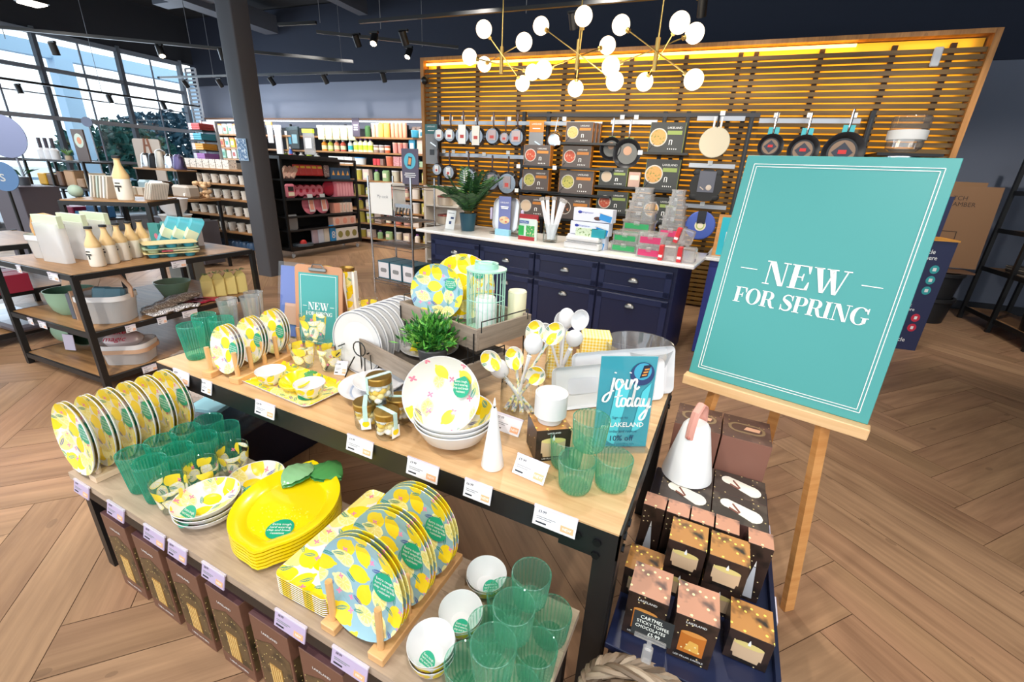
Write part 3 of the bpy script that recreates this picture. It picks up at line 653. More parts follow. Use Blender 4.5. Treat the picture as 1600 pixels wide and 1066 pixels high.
for j,(z,nm) in enumerate(((2.021,'top'),(1.751,'second'),(1.521,'third'))):
    for i in range(6): pkt('hanging_pack',[M('#e6dfd2',.5),M('#d8d24a',.5),M('#e9e9ee',.5),M('#e79a6a',.5),M('#9cc9b0',.5),M('#cfd6e2',.5)][(i*2+j)%6],nth(i,6,f'small packs on the {nm} wall shelf left of the column'),'pack',-10.35+i*.17,z,.13,.2,.05,kind='hang',top=[WHITEM,ORANGE,CREAM][(i+j)%3],print_=[M('#4f8f7a',.5),CREAM,M('#b0483a',.5)][(i+j)%3],group=f'small packs on the {nm} wall shelf left of the column')
# lower shelves
for zi,(z,nm) in enumerate(((1.241,'fourth'),(.951,'fifth'),(.681,'sixth'),(.421,'seventh'),(.121,'bottom'))):
    pal=[[M('#c8bd55',.5),M('#d8c6c0',.4),JADE,JADE,M('#cfc9b4',.5),M('#c9b9ae',.5),M('#e6dcd2',.5)],[M('#c8bd55',.5),M('#cfd06a',.4),M('#b9a59a',.5),M('#b5653f',.5),M('#cf7a68',.5),M('#d9a99e',.5),M('#e6dcd2',.5)]][zi%2]
    for i in range(8):
        k=('tub','box','bottle','bag')[(i+zi)%4]; c=pal[i%7]
        pkt('storage_tub' if k=='tub' else 'carton' if k=='box' else 'cleaner_bottle' if k=='bottle' else 'storage_bag',c,nth(i,8,f'products on the {nm} shelf of the back wall'),'household product',-6.42+i*.225,z,.15 if k!='bottle' else .11,.2 if zi<4 else .16,.12,kind=k,group=f'household products on the {nm} wall shelf',top=WHITEM if k!='bottle' else M('#7d4a9a',.4),print_=CREAM if i%2 else None)
# ---------------- black display gondola with red goods ----------------
def gondola(name,label,loc,rz,Lg,H_,zs,dep=.42,caster=True):
    g=E(name,label,'shelf unit',loc,rz)
    MB().mat(M('#17181b',.6)).box((0,.18,.09+H_/2),(Lg-.05,.02,H_-.1)).obj('back_panel',g)
    for x in(-Lg/2,Lg/2): 
        MB().mat(BLACK).box((x,-dep/2,.12+(H_-.12)/2),(.035,.035,H_-.12)).box((x,dep/2-.02,.12+(H_-.12)/2),(.035,.035,H_-.12)).box((x,0,H_-.02),(.035,dep,.035)).box((x,0,.14),(.035,dep,.05)).obj('side_frame',g)
    MB().mat(BLACK).box((0,-dep/2,H_-.02),(Lg,.035,.035)).obj('frame_rail',g); MB().mat(BLACK).box((0,-dep/2,.14),(Lg,.035,.06)).obj('frame_rail',g)
    MB().mat(BLACK).box((0,-.01,H_),(Lg,dep,.012)).obj('top_panel',g)
    for z in zs: MB().mat(M('#1c1d20',.5)).box((0,-.01,z-.01),(Lg-.04,dep-.04,.02)).mat(M('#2a2b2f',.4)).box((0,-dep/2+.01,z),(Lg-.05,.008,.03)).obj('shelf',g)
    if caster:
        for x in(-Lg/2+.06,Lg/2-.06):
            for y in(-dep/2+.03,dep/2-.03):
                c=MB().mat(STEEL).cyl((x,y,.08),(x,y,.12),.012,seg=8).obj('caster',g)
                MB().mat(M('#b9bcc0',.4)).cyl((x-.012,y,.035),(x+.012,y,.035),.034,seg=14).obj('wheel',c)
    return g
GR=WR+R(90)-R(2)   # the unit faces the tables: its long side runs away from the camera
gx,gy=-6.32,6.22
GOND=gondola('shelf_unit','black wheeled shelf unit filled with red and pink goods right of the column',W(gx,gy,0),GR,1.62,1.58,[.17,.44,.66,.94,1.24])
def G(u,z,dy=0):
    p=W(gx,gy,0); c,s=C(GR),S(GR); d=-.12+dy; return (p[0]+c*u-s*d,p[1]+s*u+c*d,z)
def gput(name,mb,lab,cat,u,z,dy=0,group=None,rz=0):
    o=ONE(name,mb,lab,cat,G(u,z,dy),GR+rz,group); o.scale=(1.1,.9,1.12); return o
RP=M('#d43a34',.35); PK=M('#cf7486',.45); SAL=M('#e7a08c',.5); WINE=M('#a8203a',.4)
for i in range(5):
    gput('red_packet',MB().mat(RP).at((0,0,0),(R(-12),0,0)).box((0,0,.08),(.12,.03,.16),.012).mat(M('#f0c93c',.4)).box((0,-.018,.12),(.08,.004,.03)),nth(i,5,'red gift packets hanging on the black shelf unit'),'packet',-.42+i*.12,1.30,group='red packets on the black shelf unit')
for i in range(3):
    gput('candy_bag',MB().mat(stripes('candy_stripe','#e2c9b4','#cf2f35',60) if i==0 else bpy.data.materials['candy_stripe']).at((0,0,0),(0,R(35),0)).box((0,0,.1),(.1,.05,.2),.03),nth(i,3,'striped candy bags at the column end of the shelf unit'),'bag',-.74+i*.09,1.25,group='striped candy bags')
gput('jewel_bag',MB().mat(speck('jewel','#8a6f6a','#e2d2c8',50)).box((0,0,.09),(.11,.05,.18),.02),'clear jewelled packet right of the hanging red packets','packet',.2,1.28)
for i in range(4):
    gput('biscuit_box',MB().mat(M('#2b4e6e',.4)).box((0,0,.09),(.11,.1,.18)).mat(M('#dfa34a',.5)).at((0,-.052,.1),(R(90),0,0)).prism([(-.03,-.03),(.03,-.03),(0,.04)],0,.002),nth(i,4,'navy boxes with orange triangles on the upper gondola shelf'),'box',.31+i*.115,1.245,group='navy boxes on the black shelf unit')
for i in range(5):
    gput('round_tin',MB().mat(WINE).at((0,0,.1),(R(90),0,0)).lathe([(0,-.03),(.08,-.03),(.085,0),(.085,.03),(0,.03)],20).mat(PK).at((0,-.032,.1),(R(90),0,0)).lathe([(.03,0),(.075,.002)],20),nth(i,5,'round wine red tins on the second gondola shelf'),'tin',-.55+i*.13,.955,group='round wine red tins')
gput('gift_tray',MB().mat(PK).box((0,0,.1),(.17,.05,.2),.03).mat(M('#2a2a2a',.5)).box((0,-.027,.13),(.09,.004,.06)).mat(CREAM).box((0,-.027,.06),(.1,.004,.05)),'pink rounded gift tray with dark label on the second gondola shelf','tray',-.66,.955,-.06)
gput('heart_cushion',MB().mat(WINE).sphere((0,0,.12),.14,16,10,(1,.3,.85)),'large dark red heart shaped item beside the pink folders','heart',.22,.965)
for i in range(6):
    gput('pink_folder',MB().mat(PK).box((0,0,.12),(.06 if i else .16,.12,.24)).mat(M('#e5a4ae',.5)).box((0,-.061,.12),(.05,.002,.2)),nth(i,6,'pink boxed sets standing on the second gondola shelf'),'box',.38+i*.07,.945,group='pink boxed sets')
for i in range(2):
    b=MB().mat(PK).at((0,0,.15),(R(80),0,0)).lathe([(0,-.015),(.12,-.015),(.14,.01),(.13,.012),(0,.0)],28).mat(WHITEM).at((.02,-.04,.15),(R(-8),0,0)).box((0,0,.03),(.1,.004,.26)).mat(SAL).box((0,-.003,0),(.07,.003,.14))
    gput('round_pan_set',b,nth(i,2,'round pink baking pans with card sleeves'),'baking pan',-.28+i*.27,.665,-.02,'round pink baking pans')
for i in range(5):
    gput('cookie_carton',MB().mat(M('#ecd9cc',.5) if i else SAL).box((0,0,.08),(.14 if i==0 else .05,.14,.16)).mat(SAL).box((0,-.071,.08),(.1 if i==0 else .01,.002,.1)),nth(i,5,'salmon and white cartons on the third gondola shelf'),'box',.32+i*.085,.665,group='salmon cartons on the third shelf')
for i in range(3):
    gput('cookie_carton',MB().mat(M('#e9c4b4',.5)).box((0,0,.07),(.17,.14,.14)).mat(SAL).disc((0,-.072,.07),.05,14,(0,-1,0)),nth(i,3,'blush cartons on the fourth gondola shelf'),'box',.28+i*.19,.445,group='blush cartons on the fourth shelf')
gput('clear_packet',MB().mat(PLAST).box((0,0,.11),(.19,.06,.22),.02),'clear plastic packet low beside the column','packet',-.68,.45,-.04)
for i in range(3):
    gput('party_bag',MB().mat([M('#b9a9b8',.5),M('#cfd8ea',.5),M('#d9d3c8',.5)][i]).box((0,0,.12),(.11,.05,.24),.01),nth(i,3,'pastel party packets on the bottom gondola shelf'),'packet',-.25+i*.13,.175,-.04,group='pastel party packets')
gput('party_bag',MB().mat(M('#2a8fd0',.4)).box((0,0,.13),(.12,.05,.26),.01).mat(WHITEM).text('8',.16,(0,-.028,.1),(R(90),0,0),bold=.01),'blue party packet printed with a white number eight','packet',.16,.175,-.04)
for i in range(3):
    gput('pizza_box',MB().mat(OFFW).box((0,0,.1),(.17,.16,.2)).mat(M('#8f8a4c',.5)).disc((0,-.082,.1),.055,16,(0,-1,0)),nth(i,3,'white boxes with green round print on the bottom gondola shelf'),'box',.32+i*.18,.175,group='white boxes with green print')
gput('party_hat',MB().mat(M('#5a6670',.5)).cyl((0,0,0),(0,0,.03),.16,seg=20).mat(RP).sphere((0,0,.03),.06,12,6),'dark flat item with red top on the bottom gondola shelf','hat',-.5,.175,-.03)
# ---------------- wooden gondola with white mugs left of the column ----------------
mx,my=-7.0,5.05
MG=E('shelf_unit','wooden shelf unit of white and patterned crockery left of the column','shelf unit',W(mx,my,0),WR)
for z in(.16,.44,.68,.93,1.15,1.36): MB().mat(bpy.data.materials['shelf_oak']).box((0,0,z-.012),(1.5,.4,.024)).obj('shelf',MG)
MB().mat(M('#5c554c',.6)).box((0,.19,.75),(1.5,.02,1.4)).obj('back_panel',MG)
for x in(-.75,.75): MB().mat(BLACK).box((x,0,.75),(.03,.4,1.4)).obj('side_panel',MG)
for x in(-.65,.65):
    for y in(-.15,.15): MB().mat(STEEL).cyl((x,y,.0),(x,y,.14),.02,seg=10).obj('caster',MG)
mug=MB().mat(speck('mug_pattern','#e2ded6','#8d8a86',70,.6)).lathe([(0,.002),(.05,.002),(.056,.13),(.052,.13),(.047,.01),(0,.01)],16,'wrap').mat(M('#d9d4cc',.35)).tube([(.054,0,.11),(.085,0,.10),(.086,0,.05),(.052,0,.03)],.007,6)
MUG=None
for zi,(z,nm,cc) in enumerate(((1.15,'second',M('#d8d5cf',.35)),(.93,'third',M('#e2ddd2',.35)),(.68,'fourth',M('#d9a860',.4)),(.44,'fifth',M('#bfc4bd',.35)))):
    for i in range(7):
        if zi==0:
            if i==0:
                MUG=mug.obj('mug',None,W(mx-.62,my-.1,z),(0,0,WR)); tag(MUG,None,'mug'); o=MUG
            else: o=dup(MUG,W(mx-.62+i*.2,my-.1,z),WR)
        else: o=dup(MUG,W(mx-.62+i*.2,my-.1,z),WR+.3*(i%3))
        o['label']=nth(i,7,f'pale mugs on the {nm} shelf left of the column'); o['group']=f'mugs on the {nm} shelf left of the column'
for i in range(7): ONE('boxed_mug',MB().mat(speck('mug_print','#e4dfd8','#6d6a70',40,.56)).box((0,0,.065),(.13,.13,.13)),nth(i,7,'patterned white mug boxes above the mug shelves'),'box',W(mx-.55+i*.145,my-.08,1.36),WR,'patterned boxed mugs') if i<7 else 0
for i in range(6): ONE('jar',MB().mat(M('#3f5f86',.4)).lathe([(0,0),(.07,0),(.08,.08),(.06,.12),(0,.12)],14),nth(i,6,'navy blue bowls on the bottom shelf left of the column'),'bowl',W(mx-.3+i*.165,my-.08,.16),WR,'navy bowls')
# colourful packs rack beside the window corner
RK=E('pack_rack','narrow rack of colourful flat packs at the window corner','rack',W(-8.9,6.2,0),WR)
MB().mat(M('#c9ced8',.6)).box((0,.16,1.15),(.40,.02,2.0)).obj('back_panel',RK)
for x in(-.19,.19): MB().mat(WHITEM).box((x,.13,1.08),(.025,.03,2.16)).obj('post',RK)
for z in(1.30,1.47,1.64,1.81,1.98): MB().mat(M('#202227',.6)).box((0,0,z-.01),(.38,.3,.02)).obj('shelf',RK)
for i,(z,c) in enumerate(((1.30,'#7a6aa0'),(1.47,'#9a5aa8'),(1.64,'#e0992a'),(1.81,'#3c9fb5'),(1.98,'#c5403f'))):
    for j in range(3): ONE('flat_pack',MB().mat(M(c,.45)).box((0,0,.02),(.30,.28,.035),.004).mat(M('#cfd6e4',.5)).box((-.1,-.141,.02),(.08,.002,.03)),f'{["lowest","middle","top"][j]} flat pack in the {["violet","magenta","orange","turquoise","red"][i]} pile at the window corner','pack',W(-8.88,6.17,z+.001+j*.037),WR,'flat packs at the window corner')
# ---------------- pan display in front of the slatted wall ----------------
YD=5.75
def Dp(x,z,dy=0): return W(x,YD+dy,z)
rackm=E('display_rack','black slotted steel rack with rails and shelves of pans and boxed cookware','display rack',W(-1.0,YD+.1,0),WR)
for x in(-3.55,-2.28,-1.95,-.55,-.30,.35,1.42):
    xx=x+1.0; MB().mat(BLACK).box((xx,0,1.12),(.045,.045,2.24)).mat(M('#3a3c40',.5)).box((xx,-.024,1.12),(.012,.002,2.1)).obj('upright',rackm)
MB().mat(M('#3b3b40',.5)).box((.1,0,2.2),(2.65,.05,.04)).obj('top_beam',rackm)
for x0,x1,z in((-3.5,-1.25,2.10),(-3.5,-1.9,1.70),(-1.15,-.62,2.12),(-.2,.28,2.16),(-.2,.28,1.68),(-.2,.28,1.24),(.42,1.32,2.14)):
    MB().mat(M('#a9abb0',.3,.7)).box(((x0+x1)/2+1.0,-.06,z),(x1-x0,.03,.045)).obj('hanging_rail',rackm)
SHELVES=((-1.70,-1.0,1.87),(-2.2,-1.62,1.60),(-1.75,-1.0,1.60),(-2.2,-1.62,1.31),(-1.75,-1.0,1.30),(-.70,-.22,1.79),(-1.2,-.62,1.415),(-.70,-.22,1.40),(-1.2,-.62,1.11),(-2.2,-1.0,1.0),(-.7,-.2,1.05),(1.45,1.95,1.84))
for x0,x1,z in SHELVES: MB().mat(BLACK).box(((x0+x1)/2+1.0,-.2,z-.012),(x1-x0,.4,.024)).obj('shelf',rackm)
k=0
for x,z in((-3.44,2.15),(-3.3,2.15),(-3.12,2.16),(-2.92,2.14),(-2.68,2.15),(-2.45,2.15),(-1.72,2.15),(-3.42,1.74),(-3.27,1.74),(-3.05,1.73),(-2.8,1.72),(-2.45,1.75),(-1.02,2.17),(-.86,2.17),(.05,2.21),(.02,1.71),(.02,1.27),(.57,2.19),(.87,2.19),(1.25,2.19),(-1.68,1.86),(-2.17,1.585),(-1.7,1.585),(-2.18,1.3),(-.72,1.78)):
    MB().mat(PAPER).box((x+1.0,-.405 if z in(1.86,1.585,1.3,1.78) else -.09,z),(.05,.004,.045)).obj('price_ticket',rackm)
# hanging pans
def pan(r,steel,wrap,handle=.19,lid=False,name='frying_pan',label='',x=0,z=0,group=None,dy=0,wr=(.6,.5)):
    t=E(name,label,'pan',Dp(x,z,-.12+dy),WR,group)
    b=MB().mat(M('#8a8b8f',.2,.95) if steel else M('#26262a',.35)).at((0,0,0),(R(90),0,0)).lathe([(0,.0),(r*.72,.0),(r*.98,.045),(r,.048),(r*.93,.045),(r*.7,.008),(0,.008)] if not steel else [(0,-.03),(r*.5,-.022),(r,-.005),(r,.03),(r*.8,.06),(0,.06)],28)
    b.obj('pan_body',t)
    MB().mat(CHROME if steel!=1 else M('#5a4a48',.3,.5)).tube([(0,-.01,r*.95),(0,-.03,r+handle*.4),(0,-.02,r+handle*.8),(0,-.03,r+handle)],.01,8,radii=[.008,.012,.013,.011]).obj('handle',t)
    if wrap is not None:
        c=MB().mat(wrap).box((0,-.066 if steel else -.004,r*.1),(r*wr[0]*2,.004,r*2*wr[1])).mat(CREAM if not steel else M('#c4504a',.5)).box((0,-.069 if steel else -.0075,-r*.1),(r*wr[0]*1.0,.002,r*.32)); c.obj('card_sleeve',t)
    return t
gd=M('#6f726c',.5)
LP='small steel pans on the left rail'
for i,(x,z,r,wm) in enumerate(((-3.38,1.93,.09,PAPER),(-3.22,1.93,.095,PAPER),(-3.03,1.93,.12,PAPER),(-2.83,1.92,.12,M('#eceae0',.5)),(-2.6,1.93,.11,M('#b9a9ac',.5)),(-2.43,1.91,.075,M('#b9a9ac',.5)),(-2.27,1.92,.115,M('#b9a9ac',.5)))):
    pan(r,1,wm,.17,name='saucepan',label=nth(i,7,'hanging steel saucepans with card sleeves, upper left rail'),x=x,z=z,group='steel saucepans on the upper left rail',wr=(.45,.95) if i in(2,3) else (.5,.55))
for i,(x,z,r) in enumerate(((-3.42,1.5,.085),(-3.25,1.47,.10),(-2.95,1.42,.14),(-2.61,1.39,.135),(-2.37,1.37,.15),(-2.10,1.38,.13))):
    pan(r,1,PAPER if i<3 else M('#9d9296',.5),.18,name='saucepan',label=nth(i,6,'hanging steel pans, lower left rail behind the plant'),x=x,z=z,group='steel pans on the lower left rail',wr=(.35,.5),dy=.02*(i%2))
t=E('sieve','shiny round steel strainer hanging beside the orange-topped sign','sieve',Dp(-1.78,1.90,-.12),WR)
MB().mat(STEEL).at((0,0,0),(R(90),0,0)).lathe([(.1,0),(.095,.02),(.07,.05),(0,.06)],24).obj('bowl',t); MB().mat(STEEL).tube([(0,0,.1),(.01,-.01,.2),(.02,0,.25)],.006,6).obj('handle',t)
for x,z,r,l,dy in((-1.08,1.82,.125,'smaller black frying pan with green card hanging next to boxes',-.02),(-.88,1.77,.16,'larger black frying pan with green card hanging next to boxes',-.05)):
    t=pan(r,0,M('#8fa05a',.5),.2,label=l,x=x,z=z,group='black pans with green cards',dy=dy,wr=(.3,.98))
    MB().mat(M('#6d6e6c',.5)).at((0,-.012,0),(R(90),0,0)).lathe([(0,0),(r*.7,.002)],24).mat(M('#c79a7c',.5)).disc((0,.03,.004),r*.3,18).obj('label_disc',t)
t=E('splatter_guard','pale round splatter guard hanging on the middle rail','splatter guard',Dp(.02,1.91,-.12),WR)
MB().mat(M('#cfc3aa',.45,.3)).at((0,0,0),(R(90),0,0)).lathe([(0,0),(.15,.002),(.155,.008),(.15,.012),(0,.01)],32).obj('mesh_disc',t)
MB().mat(BLACK).tube([(0,0,.14),(0,-.01,.2),(0,0,.26)],.012,8).obj('handle',t); MB().mat(PAPER).box((-.035,-.01,.2),(.02,.003,.1)).box((.035,-.01,.2),(.02,.003,.1)).obj('hang_tag',t)
t=E('griddle_pan','black two-eared griddle mat with grey card on the middle rail','griddle',Dp(.02,1.47,-.12),WR)
MB().mat(M('#1f1f20',.6)).at((0,0,0),(R(90),0,0)).lathe([(0,0),(.165,0),(.17,.01),(0,.012)],32).obj('disc',t)
for s_,zz in((-1,-.12),(1,-.12),(-1,.13),(1,.13)): MB().mat(M('#1f1f20',.6)).sphere((s_*.11,0,zz),.05,12,8,(1,.25,.8)).obj('ear',t)
b=MB().mat(M('#5d5f6b',.5)).box((.0,-.018,.04),(.17,.003,.22)).mat(M('#c9b9a9',.5)).sphere((.03,-.02,-.02),.03,10,6,(1,.1,1)).box((-.04,-.021,-.03),(.05,.002,.01),rot=Matrix.Rotation(.6,3,'Y')); b.obj('card',t)
t=E('silicone_lid','blue silicone lid with black card on the lowest middle rail','silicone lid',Dp(.04,1.04,-.14),WR)  # blue silicone pan lid hung from the lowest rail
MB().mat(M('#4a63b8',.4)).at((0,0,0),(R(90),0,0)).lathe([(0,.01),(.05,.012),(.15,0),(.16,.006),(.15,.014),(0,.02)],32).obj('disc',t); MB().mat(M('#23262e',.4)).box((0,-.022,.09),(.09,.004,.14)).obj('card',t); MB().mat(CREAM).at((0,-.02,0),(R(90),0,0)).disc((0,0,0),.06,20).mat(M('#b6c46a',.5)).disc((0,0,.002),.045,20).mat(CREAM).disc((0,0,.004),.032,20).obj('label_disc',t)
for i,(x,z,r) in enumerate(((.56,1.88,.12),(.86,1.85,.145),(1.2,1.84,.185))):
    t=pan(r,0,None,.2,label=nth(i,3,'black frying pans with red diamond labels above the sign'),x=x,z=z,group='black pans with diamond labels',dy=-.02)
    c=MB().mat(M('#8f7560',.35,.4)).at((0,-.009,0),(R(90),0,0)).lathe([(0,0),(r*.6,.001)],28).mat(M('#3a3e4c',.5)).poly([(-r*.5,0,.004),(0,-r*.5,.004),(r*.5,0,.004),(0,r*.5,.004)])
    c.mat(RED).box((0,.005,.006),(r*.38,r*.2,.002)); c.obj('label_card',t)
    MB().mat(M('#49b7c0',.4)).box((-.03,-.02,r+.02),(.04,.01,.08)).box((.03,-.02,r+.02),(.04,.01,.08)).obj('hang_tag',t)
# glass jar stack on the right shelf
t=E('glass_trifle_set','clear bowl with white band over a steel bowl, right end shelf','bowl set',Dp(1.68,1.84,-.14),WR)
MB().mat(STEEL).lathe([(.12,0),(.15,-.0),(.15,-.12),(.1,-.16),(0,-.16)],24).obj('steel_bowl',t,(0,0,.0)); MB().mat(CRYS).lathe([(.1,.02),(.14,.05),(.15,.3),(.14,.32),(.13,.3)],24,rib=.003,nrib=12).obj('clear_bowl',t); MB().mat(PAPER).lathe([(.152,.12),(.154,.2)],24).obj('paper_band',t)
# boxed cookware
BROWN=M('#5d5350',.5); OR=M('#d98a3c',.45); DGREY=M('#3b3d3c',.5); GRN=M('#93a657',.5)
def cook(x,z,w_,h_,lab,bc,ac,food,n=1,group=None,pot=True,dep=.12):
    for j in range(n):
        b=MB().mat(bc).box((0,0,h_/2),(w_,dep/1.0,h_)).mat(ac).box((w_/2+.001,0,h_/2),(.003,dep,h_)).box((-w_/2-.001,0,h_/2),(.003,dep,h_))
        if j==0 or True:
            y=-dep/2-.0015
            b.mat(PAPER).text('LAKELAND',h_*.1,(w_*.2,y,h_*.82),(R(90),0,0),bold=.006).mat(ac).box((w_*.22,y,h_*.66),(w_*.42,.002,h_*.13)).mat(PAPER).box((w_*.1,y,h_*.34),(.008,.002,h_*.16)).box((w_*.17,y,h_*.34),(.008,.002,h_*.16)).box((w_*.135,y,h_*.42),(.02,.002,.006))
            for q in range(5): b.box((w_*(.08+.06*q),y,h_*.12),(.009,.002,.012))
            b.mat(M('#cfc8be',.4)).at((-w_*.24,y,h_*.5),(R(90),0,0)).disc((0,0,0),h_*.31,24).mat(food).disc((0,0,.001),h_*.27,24)
            if pot: b.at((0,0,0)).mat(STEEL).cyl((-w_*.34,y,h_*.28),(-w_*.48,y,h_*.06),.004,seg=6)
        o=ONE('cookware_box',b,lab if n==1 else f'{["front","second","third"][j]} of {lab}','box',Dp(x+j*.035,z+.001,-.16+j*.0+ j*dep*.0),WR,group)
        o.location=Vector(W(x+j*.03,YD-.18+j*(dep+.004)*.9,z+.001))
fA=speck('food_soup','#e8c178','#d3a04e',60); fB=speck('food_tomato','#c2533a','#e3b08f',40); fC=speck('food_greens','#b8b05a','#4f6a30',40); fD=speck('food_salad','#d9a15c','#6f8a3a',40); fE=M('#dcc3a8',.5); fF=speck('food_sausage','#4a3c36','#d98a5c',25)
cook(-1.46,1.87,.32,.22,'the brown boxed pans on the highest shelf by the sieve',BROWN,OR,fA,3,'brown boxed pans, highest shelf',dep=.07)
cook(-1.96,1.60,.34,.235,'brown boxed red-soup pan on the left middle shelf',BROWN,OR,fB)
cook(-1.46,1.60,.34,.235,'brown boxed red-soup pan on the right middle shelf',BROWN,OR,fB)
cook(-1.96,1.31,.34,.245,'brown boxed pan with green vegetables, left lower shelf',BROWN,OR,fC)
cook(-1.44,1.30,.42,.265,'large brown boxed pot with green vegetables, right lower shelf',BROWN,OR,fC)
cook(-1.98,1.0,.36,.24,'brown boxed pan with dark mushroom print behind the red bag',BROWN,OR,fE,pot=False)
cook(-1.45,1.0,.42,.26,'brown boxed griddle with sausage print behind the paper rolls',BROWN,OR,fF,pot=False)
cook(-.47,1.79,.36,.30,'tall dark green-edged box on the upper shelf by the pale guard',DGREY,GRN,fD)
cook(-.46,1.40,.36,.32,'tall dark green-edged box on the middle shelf',DGREY,GRN,fD)
cook(-1.0,1.415,.32,.2,'dark green-edged box with beige food under the black pans',DGREY,GRN,fE,pot=False)
cook(-.98,1.11,.36,.24,'dark green-edged box with red food behind the white cartons',DGREY,GRN,fB,pot=False)
cook(-.43,1.05,.36,.27,'dark green-edged box half hidden by the clear tubs',DGREY,GRN,fD,pot=False)
b=MB().mat(M('#c9a596',.5)).box((0,0,.08),(.13,.1,.16)).mat(CREAM).box((0,-.051,.1),(.1,.002,.05))
ONE('small_carton',b,'small blush and white carton beside the beige food box','box',Dp(-.76,1.416,-.16),WR)
for x,z,c1,tx,nm in((-3.56,1.82,'#3f7274','','tall teal-topped cookware sign at the left end of the rack'),(-2.04,1.86,'#e0883a','','tall orange-topped cookware sign beside the sieve')):
    b=MB().mat(M('#8d8f92',.5)).box((0,0,0),(.19,.006,.5)).mat(M(c1,.5)).box((0,-.004,.19),(.19,.003,.12)).mat(PAPER).text('LAKELAND',.026,(0,-.006,.22),(R(90),0,0),bold=.006).box((0,-.006,.17),(.1,.002,.012)).mat(M('#33353a',.4)).box((.01,-.006,-.1),(.07,.003,.07)).mat(STEEL).box((.03,-.006,0),(.1,.002,.015),rot=Matrix.Rotation(.5,3,'Y'))
    ONE('display_sign',b,nm,'sign',Dp(x,z,-.08),WR)
b=MB().mat(M('#16181c',.4)).sphere((0,0,0),.05,14,10); b.box((0,.04,0),(.03,.06,.03))
ONE('ceiling_speaker',b,'small round black camera at the top left of the slatted wall','camera',W(-3.75,5.83,2.62),WR)
# ---------------- navy counter ----------------
CR=WR+math.atan2(3.63-4.069,.041+2.775); c0=Vector(W(-2.775,4.069,0)); cl=2.85; cd=.78
def Cn(u,v,z=.9): # along front edge from left corner, depth, height
    return (c0.x+C(CR)*u-S(CR)*v, c0.y+S(CR)*u+C(CR)*v, z)
ct=E('counter','long navy drawer counter with a white speckled worktop below the chandeliers','counter',Cn(cl/2,cd/2,0),CR)
MB().mat(NAVY).box((.03,.0,.44),(cl-.3,cd-.08,.84)).box((.03,0,.03),(cl-.36,cd-.16,.06)).obj('body',ct)
MB().mat(speck('quartz','#f1f1f0','#cfcfce',90,.62,.2)).box((0,0,.885),(cl,cd,.03),.006).obj('worktop',ct)
fw=(cl-.34)/4; fy=-(cd-.08)/2
for i in range(4):
    cx=-(cl-.3)/2+.03+.02+fw*(i+.5)
    for z0,z1,nm in((.60,.82,'drawer'),(.08,.58,'drawer')):
        h=z1-z0; zc=(z0+z1)/2; d=MB().mat(NAVY).box((cx,fy-.008,zc),(fw-.015,.018,h),.003)
        for (bx,bz,bw,bh) in((0,h/2-.03,fw-.02,.05),(0,-h/2+.03,fw-.02,.05),(-fw/2+.035,0,.05,h-.02),(fw/2-.035,0,.05,h-.02)): d.mat(NAVY2).box((cx+bx,fy-.019,zc+bz),(bw,.008,bh),.002)
        d=d.obj(nm,ct)
        hz=zc if nm=='drawer' and z0>.5 else z1-.09
        MB().mat(PEWTER).at((cx,fy-.024,hz),(R(90),0,0)).at((cx,fy-.017,hz-.012)).dome((0,0,0),.045,.03,.038).obj('cup_handle',d)
# second navy unit to the right behind the sign
c2=E('counter','blue end counter partly hidden behind the large teal sign','counter',W(.70,4.52,0),WR+R(-6))
MB().mat(BLUE2).box((0,0,.44),(1.0,.7,.86)).obj('body',c2); MB().mat(bpy.data.materials['quartz']).box((0,0,.885),(1.1,.8,.03),.006).obj('worktop',c2)
# items on the counter
def CO(name,mb,lab,cat,u,v,z=.901,rz=0,group=None): return ONE(name,mb,lab,cat,Cn(u,v,z),CR+rz,group)
b=MB().mat(PAPER).at((0,0,0),(R(-14),0,0)).box((0,0,.1),(.12,.006,.2)).mat(M('#3a4a7a',.5)).box((.02,-.004,.12),(.04,.002,.02)).box((0,-.004,.07),(.03,.002,.03)).mat(GREY).box((0,-.004,.17),(.08,.002,.006))
CO('leaflet_stand',b,'small white instruction leaflet standing beside the plant pot','leaflet',.27,.24)
rr=random.Random(4)
PLT=pl=E('potted_plant','large leafy green plant in a dark blue pot on the navy counter','plant',Cn(.46,.32,.901),CR)
MB().mat(M('#1d4a5c',.4)).lathe([(0,0),(.05,0),(.065,.15),(.06,.15),(.05,.13),(0,.13)],24).obj('pot',pl)
b=MB().mat(M('#6d5a34',.7))
for i in range(26):
    t=rr.random()*6.28; b.tube([(C(t)*.02,S(t)*.02,.13),(C(t)*.05,S(t)*.05,.24)],.003,4)
b.obj('stems',pl)
b=MB().mat(M('#2f5a36',.55)); 
for i in range(23):
    t=2*PI*i/23+rr.uniform(-.2,.2); L=rr.uniform(.24,.40); lean=rr.uniform(.25,1.15); 
    pts=[(C(t)*(.02+s*L*lean*.8),S(t)*(.02+s*L*lean*.8),.17+L*1.05*s-lean*.16*s*s) for s in(0,.25,.5,.75,1)]
    b.mat(M('#2f5a36',.55)).tube(pts,.005,4)
    for q in range(17):
        s=q/16; k=min(int(s*4),3); f=s*4-k; p=Vector(pts[k]).lerp(Vector(pts[k+1]),f)
        for sd in(-1,1):
            d=Vector((C(t+sd*1.2),S(t+sd*1.2),.35)).normalized(); ln=.075*(1-abs(s-.45)*1.1)+.014; wv=Vector((C(t),S(t),.6)).normalized()*.017
            b.mat(M('#2f5a36',.55) if q%3 else M('#467a3e',.55)).poly([p,p+d*ln*.5-wv,p+d*ln,p+d*ln*.5+wv])
b.obj('leaves',pl); pl.scale=(1.4,1.4,1.2)
t=E('roasting_tin','steel roasting tray with blue lilac sleeve standing upright on the counter','tray',Cn(.92,.36,.93),CR)
